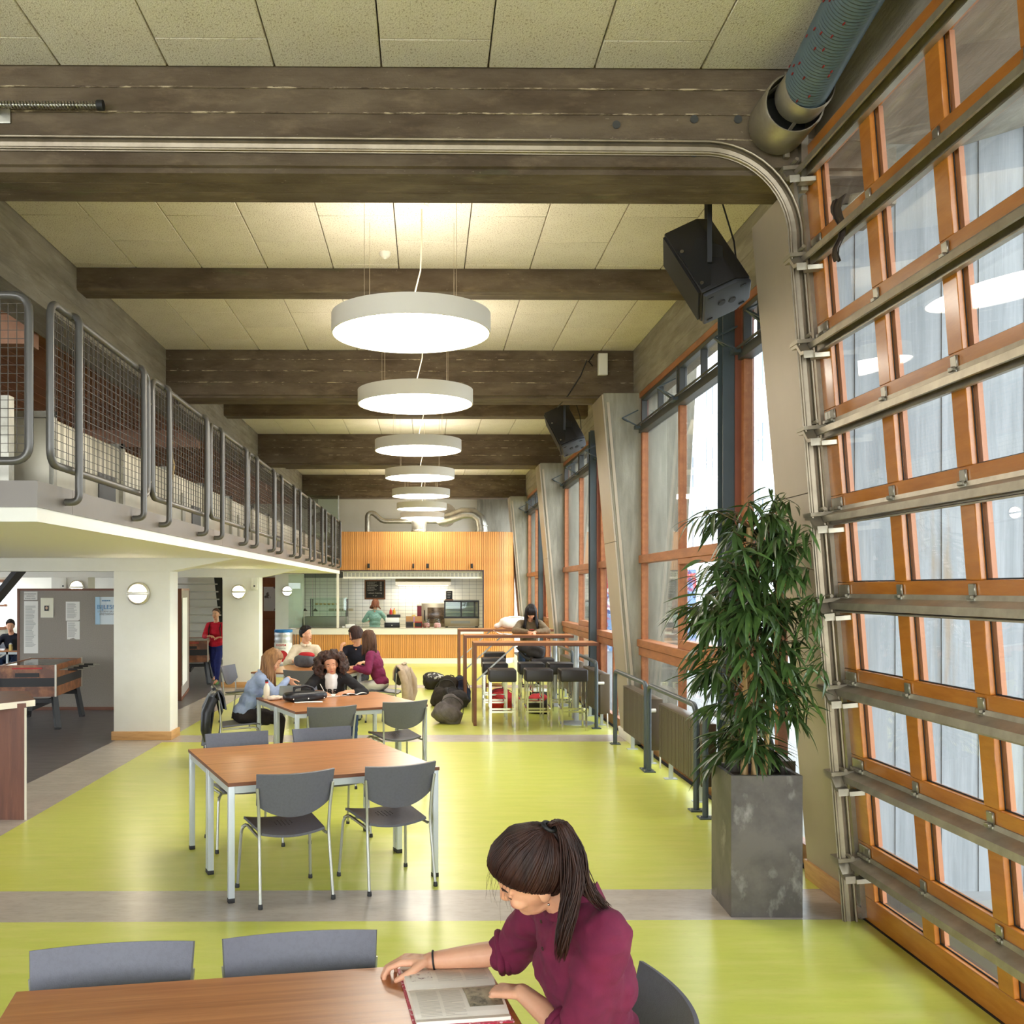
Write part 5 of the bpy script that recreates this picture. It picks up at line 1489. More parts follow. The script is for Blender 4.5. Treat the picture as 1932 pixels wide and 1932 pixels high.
MB().box(-.025, .025, -.025, .025, 0, .12).build('carton_body', M('yellow_drink', (226, 200, 120), .6), fc); MB().prism([(-.025, .12), (.025, .12), (0, .15)], 'y', -.025, .025).build('carton_top', m_paper, fc)

# ------------------------------------------------------------------ bags and small things
def lump(fn_add, voxel, name, mat, parent, it=6, amp=.006, sc=9):
    b = MB(); fn_add(b)
    me = remesh(b, voxel, it, .5, lambda p: amp*mnoise.noise(Vector((p.x*sc, p.y*sc, p.z*sc))))
    return link(name, me, mat, parent, 180)
def fabric(name, col, col2=None):
    return M(name, col, .8, noise=[(col2 or tuple(int(c*.7) for c in col), (8, 8, 8), .7, .42, .65)], bump=[((18, 18, 18), .35), ((160, 160, 160), .1)])
def backpack(loc, rz, tilt, size, mat, label, m2=None, straps=True, lean=0):
    t = thing('backpack', label, 'backpack', loc, rz, 'bags on the floor')
    w_, d_, h = size
    rot = Matrix.Rotation(R(lean), 3, 'Y') @ Matrix.Rotation(R(tilt), 3, 'X')
    def parts(b):
        b.ell(rot @ Vector((0, 0, h*.28)), (w_*.52, d_*.52, h*.29), rot, seg=24, rings=18, fn=lambda d: (1/(abs(d.x)**5+abs(d.y)**4+abs(d.z)**5))**(1/4.6))
        b.ell(rot @ Vector((0, d_*.08, h*.66)), (w_*.40, d_*.36, h*.32), rot, seg=24, rings=18, fn=lambda d: (1/(abs(d.x)**3.5+abs(d.y)**3+abs(d.z)**3))**(1/3.2))
        return
        b.ell(rot @ Vector((0, 0, h*.45)), (w_*.5, d_*.5, h*.48), rot, seg=24, rings=18, fn=lambda d: (1/(abs(d.x)**4.5+abs(d.y)**4+abs(d.z)**4.5))**(1/4.4)*(1-.16*max(0, d.z)))
    def pocket(b):
        b.ell(rot @ Vector((0, -d_*.42, h*.30)), (w_*.38, d_*.22, h*.25), rot, fn=lambda d: (1/(abs(d.x)**3+abs(d.y)**3+abs(d.z)**3))**(1/3))
    body = lump(parts, .013, 'bag_body', mat, t, 3, .012, 13)
    zmin = min(v.co.z for v in body.data.vertices)
    zc = zmin + (.085 if lean else .02)
    t.location.z = loc[2] - zc
    pk = lump(pocket, .012, 'front_pocket', m2 or mat, t, 3, .008, 14)
    for ob in (body, pk):
        for v in ob.data.vertices: v.co.z = max(v.co.z, zc)
    if straps:
        for s in (-1, 1):
            MB().tube([rot @ Vector(p) for p in ((s*w_*.22, d_*.42, h*.85), (s*w_*.3, d_*.75, h*.6), (s*w_*.32, d_*.7, h*.25), (s*w_*.3, d_*.45, h*.1))], .02, 6, flat=((1, 0, 0), .3)).build('strap', m_black, t, smooth=60)
    MB().tube([rot @ Vector(p) for p in ((-.04, d_*.2, h*.92), (-.03, d_*.22, h*1.0), (.03, d_*.22, h*1.0), (.04, d_*.2, h*.92))], .01, 6).build('grab_loop', m_black, t, smooth=60)
    zp = [rot @ Vector((w_*.47*math.cos(a), -d_*.3, h*.45+h*.40*math.sin(a))) for a in [math.pi*i/12 for i in range(13)]]
    MB().tube(zp, .006, 5).build('zip', m_anth, t)
    return t
f_grey = fabric('grey_pack_fabric', (112, 105, 104), (78, 72, 72)); f_blk = fabric('black_pack_fabric', (44, 38, 36)); f_brn = fabric('brown_black_fabric', (52, 44, 36)); f_navy = fabric('navy_fabric', (34, 40, 66)); f_red = fabric('red_fabric', (190, 34, 40))
backpack((.24, 14.4, 0), 10, -18, (.40, .26, .46), f_grey, 'grey backpack leaning sideways, nearest of the floor bags', lean=32)
backpack((.24, 16.6, 0), -15, -10, (.40, .26, .58), f_brn, 'tall brown-black backpack standing behind the grey one', lean=16)
backpack((.56, 16.2, 0), 40, -52, (.36, .24, .42), f_blk, 'black slumped backpack between the brown pack and table leg')
backpack((.60, 16.95, 0), 15, -10, (.30, .22, .48), f_navy, 'navy backpack against the middle high table leg')
t = backpack((.20, 19.3, 0), 20, -66, (.42, .26, .46), f_blk, 'black and white patterned bag lying farthest back on the floor', M('patterned_flap', (60, 58, 58), .8, noise=[((225, 225, 222), (14, 14, 14), .95, .52, .55)]))
backpack((1.24, 15.9, 0), 10, -50, (.40, .26, .40), f_red, 'red backpack on the floor behind the front stools')
backpack((1.72, 15.5, 0), -30, -60, (.40, .26, .42), f_blk, 'black and red backpack on the floor under the stools', f_red)
t = backpack((1.90, 16.0, .847), 75, -74, (.30, .20, .46), f_blk, 'big black backpack lying on a bar stool'); 
# white bag on the far high table
wb = thing('tote_bag', 'white soft holdall lying on the farthest high table', 'bag', (1.70, 19.05, 1.19))
m_wbag = fabric('white_bag_fabric', (236, 232, 224), (214, 208, 198))
lump(lambda b: (b.ell((0, 0, .12), (.30, .16, .115), fn=lambda d: (1/(abs(d.x)**4+abs(d.y)**3+abs(d.z)**3))**(1/3.4)), b.ell((-.34, 0, .06), (.07, .09, .055)), b.ell((.32, 0, .09), (.08, .12, .085))), .02, 'bag_body', m_wbag, wb, amp=.012)
for s in (-1, 1): MB().tube([(-.15, s*.13, .2), (-.1, s*.12, .235), (.1, s*.12, .235), (.15, s*.13, .2)], .011, 6).build('bag_handle', m_wbag, wb, smooth=60)
MB().tube([(.22, -.17, .02), (.22, -.175, .12), (.2, -.1, .23)], .012, 6).build('bag_strap', M('tan_strap', (150, 130, 108), .7), wb, smooth=60)
pp = thing('paper_sheet', 'crumpled white paper on the middle high table', 'paper', (1.27, 16.6, 1.192))
shell(lambda u, v: (-.15+.32*u, -.1+.2*v, .01+.06*(1-u)**4+.006*math.sin(u*14+v*5)), 12, 6, .001).build('sheet', m_paper, pp, smooth=60)
# things on the second table pair
sr, cr = math.sin(R(T2[2])), math.cos(R(T2[2]))
def on_t2(u, v): return (T2[0]+u*cr-v*sr, T2[1]+u*sr+v*cr, .75)
hb_ = thing('handbag', 'black leather handbag with looped handles lying on the table', 'handbag', on_t2(-.335, .15), 28)
m_lea = M('black_leather', (26, 26, 32), .35, bump=[((40, 40, 40), .2)])
lump(lambda b: b.ell((0, 0, .055), (.24, .10, .055), fn=lambda d: (1/(abs(d.x)**5+abs(d.y)**3+abs(d.z)**3))**(1/3.6)), .012, 'bag_body', m_lea, hb_, amp=.006)
for s in (0, 1): MB().tube([(-.14+.02*s, -.02+.05*s, .10), (-.12, -.02+.05*s, .145), (.0, -.01+.05*s, .165), (.08, -.02+.05*s, .14), (.10, -.02+.05*s, .10)], .011, 8).build('bag_handle', m_lea, hb_, smooth=60)
for x in (-.17, 0, .18): MB().ell((x, -.10, .035), (.008, .004, .008), seg=8, rings=5).build('stud', m_mirror, hb_)
bt = thing('drink_bottle', 'milky drink bottle with a red and black cap on the table', 'bottle', on_t2(-.66, .50), 0)
MB().lathe([(.03, 0), (.036, .01), (.036, .11), (.03, .14), (.017, .165), (.017, .18)], seg=20).build('bottle_body', M('milky_drink', (226, 212, 190), .25), bt, smooth=60)
MB().lathe([(.018, .175), (.018, .192)], seg=16).build('cap_band', M('cap_red', (200, 50, 36), .4), bt); MB().lathe([(.018, .192), (.018, .212), (0, .214)], seg=16).build('cap', m_dsteel, bt)
bg_ = thing('plastic_bag', 'crumpled clear plastic bag beside the drink bottle', 'plastic bag', on_t2(-.60, .38), 20)
lump(lambda b: (b.ell((0, 0, .025), (.09, .06, .028)), b.ell((.07, .02, .02), (.05, .04, .022))), .01, 'bag_film', M('cloudy_plastic', (222, 206, 186), .3), bg_, amp=.014, sc=24)
tp = thing('laptop', 'pale grey tablet held up beside the black handbag', 'tablet', on_t2(-.42, .45), 20)
MB().hexa([(-.12, -.01, .0), (.12, -.01, 0), (.12, .0, 0), (-.12, .0, 0), (-.12, -.07, .15), (.12, -.07, .15), (.12, -.06, .15), (-.12, -.06, .15)]).build('tablet_back', M('tablet_grey', (150, 160, 154), .3, metal=.3), tp, bevel=.003)
def flat_paper(u, v, rz, w_, h, label, name='paper_sheet', cat='paper'):
    t = thing(name, label, cat, on_t2(u, v), rz)
    shell(lambda a, b: (-w_/2+w_*a, -h/2+h*b, .002+.003*math.sin(a*3)), 3, 3, .001).build('sheet', m_paper, t); return t
flat_paper(-.34, .02, 12, .30, .12, 'white paper under the front edge of the handbag')
flat_paper(.10, .52, 30, .34, .24, 'white worksheet the curly haired girl writes on')
flat_paper(-.50, .60, 15, .2, .14, 'small white paper beneath the tablet')
nbk = thing('notebook', 'open notebook beside the white worksheet', 'notebook', on_t2(.37, .53), 32)
for s in (-1, 1):
    shell(lambda a, b: (s*(.003+.12*a), -.085+.17*b, .006+.018*math.sin(math.pi*a*.8)), 6, 2, .005).build('page_block', m_paper, nbk, smooth=60)
MB().box(-.13, .13, -.09, .09, 0, .004).build('cover', m_blacksteel, nbk)
# things on the far table
tx, ty, tr_ = T3
s3, c3 = math.sin(R(tr_)), math.cos(R(tr_))
def on_t3(u, v): return (tx+u*c3-v*s3, ty+u*s3+v*c3, .75)
wpb = thing('paper_bag', 'crumpled white paper bag on the far table', 'paper bag', on_t3(.46, .0), 0)
lump(lambda b: (b.ell((0, 0, .055), (.07, .06, .055)), b.ell((-.03, 0, .12), (.035, .035, .05)), b.ell((.07, .01, .03), (.05, .04, .03))), .012, 'bag_film', m_wbag, wpb, amp=.016, sc=20)
kb = thing('sauce_bottle', 'small dark bottle with a red cap behind the paper bag', 'bottle', on_t3(.40, .16), 0)
MB().lathe([(.028, 0), (.03, .02), (.03, .12), (.014, .17), (.014, .18)], seg=16).build('bottle_body', M('dark_glass', (52, 44, 52), .2), kb, smooth=60)
MB().lathe([(.017, .18), (.017, .215), (0, .217)], seg=14).build('cap', MATS['cap_red'], kb)
cpn = thing('cup', 'small white cup on the far table beside the bottle', 'cup', on_t3(.30, .10), 0)
MB().lathe([(.028, 0), (.036, .08), (.033, .08), (.026, .006), (0, .006)], seg=18).build('cup_body', m_paper, cpn, smooth=60)
rb = thing('backpack', 'grey and red rucksack on the far table before the boy', 'backpack', on_t3(-.28, .28), -20)
lump(lambda b: b.ell((0, 0, .10), (.17, .12, .10), fn=lambda d: (1/(abs(d.x)**3+abs(d.y)**3+abs(d.z)**3))**(1/3)), .014, 'bag_body', fabric('slate_fabric', (84, 88, 94)), rb)
lump(lambda b: b.ell((.03, 0, .19), (.14, .085, .05)), .014, 'red_flap', f_red, rb)
# jackets over chair backs
def draped(name, label, cx_, cy_, rz, w_, h1, h2, mat, cat='jacket', amp=.02):
    t = thing(name, label, cat, (cx_, cy_, 0), rz)
    top = .83
    def fn(u, v):
        s = u*2-1
        L_ = h1+h2
        d = v*L_
        if d < h1: x = -.02 + .0; z = top - (h1-d); off = .045 + .03*(h1-d)/h1
        else: x = -.0; z = top - (d-h1); off = -.05 - .07*(d-h1)/h2
        k = min(1, abs(d-h1)/.05)
        off *= k; z += (1-k)*.025
        fold = amp*math.sin(u*17+v*3)*min(1, abs(d-h1)/.2)
        return (-.285+off+fold+.045*s*s, w_*s*(1+.12*v)+.015*math.sin(v*9), z)
    shell(fn, 26, 26, .016).build('jacket_body', mat, t, smooth=80)
    def slv(s, f):
        MB().tube([(-.30, s*w_*.9, .76), (-.37, s*(w_+.02), .6), (-.38, s*(w_+.03), .42), (-.36, s*(w_-.01), f)], [.055, .06, .055, .045], 10).build('sleeve', mat, t, smooth=80)
    slv(1, .26); slv(-1, .30)
    MB().tube([(-.29, -.1, .845), (-.305, 0, .86), (-.29, .1, .845)], .022, 8).build('collar', mat, t, smooth=80)
    return t
m_puff = M('black_nylon', (28, 28, 34), .38, bump=[((5, 5, 22), .5)])
draped('jacket', 'black padded jacket over the blonde girl chair back', -2.10, 11.20, 12, .25, .2, .62, m_puff)
m_trench = fabric('beige_trench', (196, 172, 146), (168, 142, 116))
draped('coat', 'beige trench coat over the chair of the woman in purple', -.62, 14.72, 168, .24, .2, .64, m_trench, 'coat')
# dark things under the chairs
lb2 = thing('shoulder_bag', 'small black bag hanging beside the pulled out chair', 'bag', (-.62, 10.45, .0))
lump(lambda b: b.ell((0, 0, .10), (.11, .09, .10)), .012, 'bag_body', f_blk, lb2); MB().tube([(-.09, 0, .12), (-.1, 0, .2), (0, 0, .24), (.08, 0, .15)], .007, 6).build('bag_strap', m_black, lb2, smooth=60)
# ------------------------------------------------------------------ people
def skin_mat(name, col, col2):
    return M(name, col, .5, noise=[(col2, (9, 9, 9), .5, .45, .7)], sub=.12, bump=[((90, 90, 90), .04)])
m_skin1 = skin_mat('light_skin', (226, 172, 136), (206, 140, 106))
m_skin2 = skin_mat('tan_skin', (208, 150, 114), (184, 122, 88))
m_eyewhite = M('eye_white', (232, 226, 216), .3); m_iris = M('dark_iris', (44, 30, 22), .2); m_lip = M('lip', (186, 92, 84), .45)
def hair_mat(name, col, col2):
    return M(name, col, .5, spec=.3, noise=[(col2, (40, 40, 5), .8, .42, .62)], bump=[((90, 90, 8), .4)])
m_h_dark = hair_mat('dark_brown_hair', (58, 33, 23), (32, 18, 13)); m_h_blond = hair_mat('dark_blond_hair', (158, 116, 76), (112, 78, 48)); m_h_black = hair_mat('black_hair', (32, 25, 25), (18, 14, 15))
m_h_brown = hair_mat('brown_hair', (98, 68, 50), (66, 42, 30)); m_h_red = hair_mat('auburn_hair', (134, 80, 52), (96, 54, 36)); m_h_curl = M('curly_brown_hair', (72, 46, 34), .7, noise=[((38, 23, 18), (30, 30, 30), .85, .42, .58), ((110, 72, 50), (18, 18, 18), .5, .58, .72)], bump=[((60, 60, 60), .9)])

def rotm(yaw, pitch, roll=0):
    """head/torso frame: x forward, y left, z up; pitch positive looks down"""
    return (Matrix.Rotation(R(yaw), 3, 'Z') @ Matrix.Rotation(R(pitch), 3, 'Y') @ Matrix.Rotation(R(roll), 3, 'X'))
def elbow(S, W, l1, l2, pole):
    d = W-S; L_ = min(d.length, l1+l2-.002); dn = d.normalized()
    a = (l1*l1-l2*l2+L_*L_)/(2*L_); h = math.sqrt(max(l1*l1-a*a, .0001))
    p = Vector(pole); p = (p-dn*p.dot(dn)).normalized()
    return S+dn*a+p*h
def add_hand(b, W, d, n, left, curl=(.5, .6, .4), k=1.0, seg=10):
    d = Vector(d).normalized(); n = Vector(n); n = (n-d*n.dot(d)).normalized()
    t = n.cross(d) if left else d.cross(n)
    lens = [(.042, .026, .021), (.046, .029, .022), (.042, .027, .021), (.033, .021, .018)]
    offs = [.030, .010, -.011, -.030]; fwd = [.086, .090, .085, .076]
    out = []
    for i in range(4):
        kn = W+(d*fwd[i]+t*offs[i])*k
        b.capsule(W+(d*.012+t*offs[i]*.62)*k, kn, .0145*k, .0118*k, seg)
        p = kn; a = 0; rr = [.0102, .0092, .0082, .0068]
        if i == 3: rr = [x*.88 for x in rr]
        sp = t*offs[i]*1.2
        for j in range(3):
            a += curl[j]*(1+.10*(i-1))
            dv = (d*math.cos(a)+n*math.sin(a)+sp*(1.0 if j == 0 else .4)).normalized()
            q = p+dv*lens[i][j]*k
            b.capsule(p, q, rr[j]*k, rr[j+1]*k, seg); p = q
        out.append((p, dv))
    p = W+(d*.022+t*.026)*k
    for j, (l_, r0, r1) in enumerate(((.042, .0150, .0128), (.034, .0122, .0108), (.028, .0108, .0085))):
        dv = (d*(.62+.22*j)+t*(.75-.30*j)+n*(.28+.14*j)).normalized()
        q = p+dv*l_*k; b.capsule(p, q, r0*k, r1*k, seg); p = q
    out.append((p, dv))
    b.ell(W+d*.045*k, (.03*k, .034*k, .018*k), Matrix((d, t, n)).transposed(), seg=12, rings=8)
    return out
def head_shapes(b, H, rm, k=1.0):
    T = lambda p: H+rm @ (Vector(p)*k)
    E = lambda c, r, q=None: b.ell(T(c), tuple(x*k for x in r), rm if q is None else rm @ q, seg=20, rings=14)
    E((-.008, 0, .035), (.098, .076, .090)); E((.012, 0, -.005), (.080, .067, .085))
    E((.036, 0, -.045), (.050, .052, .060)); E((.056, 0, -.088), (.026, .030, .024)); E((.030, 0, -.082), (.045, .046, .030))
    for s in (-1, 1):
        E((.058, s*.036, -.030), (.028, .022, .024))
        b.capsule(T((.083, s*.012, .020)), T((.068, s*.046, .016)), .0095*k, .008*k)
        E((-.012, s*.074, -.012), (.019, .0085, .031), Matrix.Rotation(R(-12), 3, 'Y') @ Matrix.Rotation(R(s*18), 3, 'Z'))
    b.capsule(T((.085, 0, .014)), T((.100, 0, -.024)), .0066*k, .0092*k); E((.093, 0, -.031), (.0105, .0145, .008))
    E((.079, 0, -.058), (.012, .022, .0075)); E((.077, 0, -.068), (.012, .020, .008))
def face_parts(root, H, rm, k, lip=m_lip, brow=None, iris=m_iris, skin=None, shut=.35):
    T = lambda p: H+rm @ (Vector(p)*k)
    for s in (-1, 1):
        ew = MB(); ew.ell(T((.0715, s*.031, -.001)), (.0098*k, .0125*k, .0072*k), rm, seg=12, rings=8); e = ew.build('eye', m_eyewhite, root, smooth=180)
        ir = MB(); ir.ell(T((.0790, s*.031, -.002)), (.0034*k, .0056*k, .0056*k), rm, seg=10, rings=6); ir.build('iris', iris, e, smooth=180)
        ld = MB(); ld.ell(T((.0712, s*.031, .0065-.006*shut)), (.0112*k, .0140*k, (.0055+.004*shut)*k), rm, seg=14, rings=10); ld.build('eyelid', skin, root, smooth=180)
        ls = MB(); zz = .0006-.0085*shut; ls.tube([T((.0765, s*.0195, zz)), T((.0822, s*.031, zz-.001)), T((.0765, s*.0425, zz+.0005))], .0011*k, 5); ls.build('eyelashes', m_iris, e, smooth=180)
        br = MB(); br.tube([T((.0865, s*.014, .021)), T((.0835, s*.032, .026)), T((.070, s*.048, .020))], [.0028*k, .0033*k, .0016*k], 6); br.build('eyebrow', brow, root, smooth=180)
    lm = MB(); lm.tube([T((.080, -.021, -.0625)), T((.0898, -.008, -.0598)), T((.0905, 0, -.061)), T((.0898, .008, -.0598)), T((.080, .021, -.0625))], [.002*k, .0036*k, .0034*k, .0036*k, .002*k], 8)
    lm.tube([T((.080, -.019, -.0635)), T((.0885, -.006, -.0680)), T((.0885, .006, -.0680)), T((.080, .019, -.0635))], [.002*k, .0042*k, .0042*k, .002*k], 8)
    lm.build('lips', lip, root, smooth=180)
def hair_cap(b, H, rm, k=1.0, R_=(.109, .089, .108), c=(-.006, 0, .034), low=.15, fx=.75, part=None):
    def fn(d):
        h = max(d.z*.9-d.x*fx+low, min(-.12-d.x, d.z+.80)*1.2)
        t = max(0, min(1, (h+.06)/.12)); t = t*t*(3-2*t)
        return .74+.26*t
    b.ell(H+rm @ (Vector(c)*k), tuple(x*k for x in R_), rm, seg=32, rings=22, fn=fn)
def strands(b, H, rm, k, n, az0, az1, length, seed=1, rad=.011, out=0.0, jitter=.012, fwd_fall=0.0, crown=(.0, 0, .142)):
    rr = random.Random(seed); g = Vector((0, 0, -1))
    for i in range(n):
        az = R(az0+(az1-az0)*(i+rr.random()*.6)/n); c_, s_ = math.cos(az), math.sin(az)
        T = lambda p: H+rm @ (Vector(p)*k)
        p0 = T((crown[0]+.02*c_, crown[1]+.02*s_, crown[2]))
        p1 = T((.075*c_-.008, .066*s_, .118)); p2 = T((.110*c_-.008, .094*s_, .045)); p3 = T((.112*c_-.010, .098*s_, -.03))
        L_ = length*(.88+.24*rr.random())
        dv = Vector((rm @ Vector((c_, s_, 0))).to_tuple()); dv.z = 0
        pts = [p0, p1, p2, p3]
        p = p3
        for j in range(4):
            p = p+g*L_/4+dv*out*(j+1)*.25*k+Vector((rr.uniform(-1, 1), rr.uniform(-1, 1), 0))*jitter*.6
            pts.append(p)
        r_ = rad*(.8+.4*rr.random())
        b.tube(pts, [r_*.5, r_, r_*1.1, r_*1.1, r_*1.1, r_, r_*.85, r_*.35], 6)
def person(label, P, face, lean, head=None, hyaw=None, hpitch=20, hroll=0, skin=m_skin1, hair=None, hairm=m_h_dark, top=None, bottom=None, shoe=None,
           hl=None, hr=None, legs='sit', k=1.0, voxel=.008, sleeve=1.0, tors=.50, seatz=None, poleL=None, poleR=None, neckb=None, tface=None, curl=(.45, .5, .35), fat=1.0, iris=m_iris, skirt=False, feet=None, bulk=0.0, shut=.4, foldamp=1.0):
    root = thing('person', label, 'person', (P[0], P[1], 0))
    O = Vector((P[0], P[1], 0)); Pv = Vector(P)-O
    f = Vector((math.cos(R(face)), math.sin(R(face)), 0)); 
    tf = face if tface is None else tface
    ft = Vector((math.cos(R(tf)), math.sin(R(tf)), 0)); lt = Vector((-ft.y, ft.x, 0)); lf = Vector((-f.y, f.x, 0)); up = Vector((0, 0, 1))
    C = Vector(neckb)-O if neckb else Pv+(ft*math.sin(R(lean))+up*math.cos(R(lean)))*tors*k
    sp = (C-Pv).normalized()
    hyaw = tf if hyaw is None else hyaw
    nl = R(lean*.9+hpitch*.35)
    H = Vector(head)-O if head else C+(ft*math.sin(nl)+up*math.cos(nl))*.185*k
    rm = rotm(hyaw, hpitch, hroll)
    ts = rotm(tf, math.degrees(math.atan2(sp.dot(ft), sp.z)))
    Sm = C-sp*.055*k
    S = {1: Sm+lt*.165*k, -1: Sm-lt*.165*k}
    tgt = {}
    for s, h in ((1, hl), (-1, hr)):
        if h is None: h = (Sm+O+ft*.28+lt*s*.16-up*.24, ft, -up)
        tgt[s] = (Vector(h[0])-O, Vector(h[1]), Vector(h[2]), h[3] if len(h) > 3 else curl)
    El = {}
    for s in (1, -1):
        pole = (poleL if s == 1 else poleR) or (lt*s*.7-up*.8-ft*.3)
        El[s] = elbow(S[s], tgt[s][0], .285*k, .25*k, pole)
    # skin
    b = MB()
    head_shapes(b, H, rm, k)
    nk = H+rm @ (Vector((-.022, 0, -.075))*k)
    b.capsule(C-sp*.03*k, nk, .056*k, .050*k, 14); b.capsule(C-sp*.10*k, C, .075*k, .06*k)
    b.capsule(Pv, C-sp*.12*k, .09*k, .09*k); 
    tips = {}
    for s in (1, -1):
        W, d, n, cu = tgt[s]
        b.capsule(C-sp*.06*k, S[s], .05*k, .05*k)
        b.chain([S[s], El[s]], [.045*k, .037*k], 12)
        mid = El[s].lerp(W, .35)
        b.chain([El[s], mid, W], [.038*k, .038*k, .0255*k], 12)
        tips[s] = add_hand(b, W, d, n, s == 1, cu, k)
    hips = {s: Pv+lf*s*.088*k-up*.01 for s in (1, -1)}
    J = {}
    for s in (1, -1):
        if feet and s in feet: kn, an, toe = [Vector(q)-O for q in feet[s]]
        elif legs == 'sit':
            kn = hips[s]+f*.42*k+lf*s*.04-up*.05; an = Vector((kn.x-f.x*.03, kn.y-f.y*.03, .085)); toe = an+f*.16-up*.05
        else:
            st = .10*s if legs == 'walk' else 0
            kn = hips[s]+f*(.05+st)-up*.43*k; an = Vector((hips[s].x+f.x*st*2.0, hips[s].y+f.y*st*2.0, .09+(.05 if st < 0 else 0))); toe = an+f*.16-up*.05
        J[s] = (hips[s], kn, an, toe)
        b.chain([hips[s], kn, an], [.072*k, .052*k, .036*k], 10); b.capsule(an, an+(toe-an)*.9, .035*k, .03*k)
    me = remesh(b, voxel, 3, .5)
    link('body', me, skin, root, 180)
    face_parts(root, H, rm, k, brow=hairm, iris=iris, skin=skin, shut=shut)
    # clothes
    def fold(p):
        q = Vector((p.x*9, p.y*9, p.z*13)); r_ = mnoise.noise(q)
        return foldamp*(.010*(abs(r_)-.18)+.004*mnoise.noise(q*2.7))
    b = MB(); fb = fat; g_ = bulk
    rt = ts
    b.ell(Pv+sp*.02*k, (.118*k*fb+g_, .172*k*fb+g_, .11*k), rt); b.ell(Pv+sp*.16*k, (.104*k*fb+g_, .15*k*fb+g_, .13*k), rt); b.ell(Pv+(C-Pv)*.62, (.112*k*fb+g_, .168*k*fb+g_, .15*k), rt)
    b.ell(C-sp*.10*k, (.088*k+g_, .165*k+g_, .085*k), rt)
    for s in (1, -1):
        b.capsule(C-sp*.045*k, S[s], .062*k+g_*.6, .064*k+g_*.6, 14)
        W = tgt[s][0]
        b.capsule(S[s], El[s], .063*k+g_*.6, .052*k+g_*.6, 14)
        q = sleeve[s] if isinstance(sleeve, dict) else sleeve
        if q > .5:
            e2 = El[s].lerp(W, (q-.5)*2*.94); b.capsule(El[s], e2, .052*k+g_*.6, (.052-.016*(q-.5)*2)*k+g_*.4, 14)
    b.tube([C+sp*.005+(rt @ Vector((math.cos(a)*.058, math.sin(a)*.062, -.014*math.cos(a))))*k for a in [2*math.pi*i/16 for i in range(17)]], .016*k, 8)
    me = remesh(b, max(.010, voxel*1.4), 7, .5, fold)
    link('shirt', me, top, root, 180)
    b = MB()
    b.ell(Pv-up*.0, (.118*k, .168*k, .10*k), rotm(face, 0))
    for s in (1, -1):
        h_, kn, an, toe = J[s]
        if skirt: b.capsule(h_, h_.lerp(kn, .62), .092*k, .084*k, 12)
        else: b.chain([h_, kn, kn.lerp(an, .93)], [.090*k, .064*k, .046*k], 12)
    me = remesh(b, .014, 5, .5, fold); link('skirt' if skirt else 'trousers', me, bottom, root, 180)
    for s in (1, -1):
        h_, kn, an, toe = J[s]
        b = MB(); dv = (toe-an); dv.z = 0; dv.normalize()
        a0 = Vector((an.x, an.y, max(.038, an.z-.047)))
        b.capsule(a0-dv*.035, a0+dv*.07, .038*k, .040*k); b.capsule(a0+dv*.07, a0+dv*.15*k-up*.008, .040*k, .030*k); b.capsule(a0+up*.02, an+up*.01, .042*k, .040*k)
        me = remesh(b, .01, 4, .5); link('shoe', me, shoe or m_black, root, 180)
        if skirt:
            b = MB(); b.chain([h_.lerp(kn, .4), kn, an], [.068*k, .058*k, .040*k], 12); link('tights_leg', remesh(b, .012, 4), bottom, root, 180)
    # hair
    if hair:
        b = MB(); sm = hair(b, H, rm, k); link('hair', remesh(b, .007 if voxel < .006 else .0075, 1, .4) if sm == 'remesh' else b.mesh('hair'), hairm, root, 180)
    return root, dict(H=H, rm=rm, C=C, S=S, E=El, P=Pv, sp=sp, ft=ft, lt=lt, O=O, T=tgt, tips=tips, ts=ts, J=J)

def h_long(length, n=120, az=(58, 302), seed=1, out=.0, rad=.0085, low=.24):
    def fn(b, H, rm, k):
        hair_cap(b, H, rm, k, low=low); strands(b, H, rm, k, n, az[0], az[1], length, seed, rad, out)
    return fn
def h_short(b, H, rm, k):
    hair_cap(b, H, rm, k, (.112, .090, .113), (-.008, 0, .036), .20, .80)
    rr = random.Random(5)
    for i in range(70):
        az = rr.uniform(0, 6.28); el = rr.uniform(.25, 1.4)
        d = Vector((math.cos(az)*math.cos(el), math.sin(az)*math.cos(el), math.sin(el)))
        if d.z*.9-d.x*.8+.2 < .08: continue
        p = Vector((d.x*.106-.008, d.y*.086, d.z*.106+.036)); q = p+Vector((.012*d.x+.02, .01*d.y, .006))
        b.capsule(H+rm @ (p*k), H+rm @ (q*k), .011*k, .005*k, 6)
    return 'remesh'
def h_bob(b, H, rm, k):
    hair_cap(b, H, rm, k, (.114, .094, .112), (-.008, 0, .034), .30, .72); strands(b, H, rm, k, 90, 50, 310, .09, 3, .009, .02)
def h_bowl(b, H, rm, k):
    hair_cap(b, H, rm, k, (.118, .096, .113), (-.004, 0, .036), .30, .62); strands(b, H, rm, k, 96, 35, 325, .03, 9, .0085, .005, .006)
def h_afro(b, H, rm, k):
    rr = random.Random(21); hair_cap(b, H, rm, k, low=.2)
    n = 0
    while n < 900:
        d = Vector((rr.gauss(0, 1), rr.gauss(0, 1), rr.gauss(0, 1))).normalized()
        if d.x > .50 and abs(d.y) < .62 and d.z < .60: continue
        if d.z < -.80: continue
        q = rr.uniform(.55, 1.0)**.6; sz = rr.uniform(.011, .024)
        p = Vector((d.x*.150*q-.035, d.y*.205*q, d.z*.185*q-.015))
        if p.x > .05 and abs(p.y) < .075 and p.z < .07: continue
        b.ell(H+rm @ (p*k), (sz, sz, sz), seg=8, rings=6); n += 1
    return 'remesh'
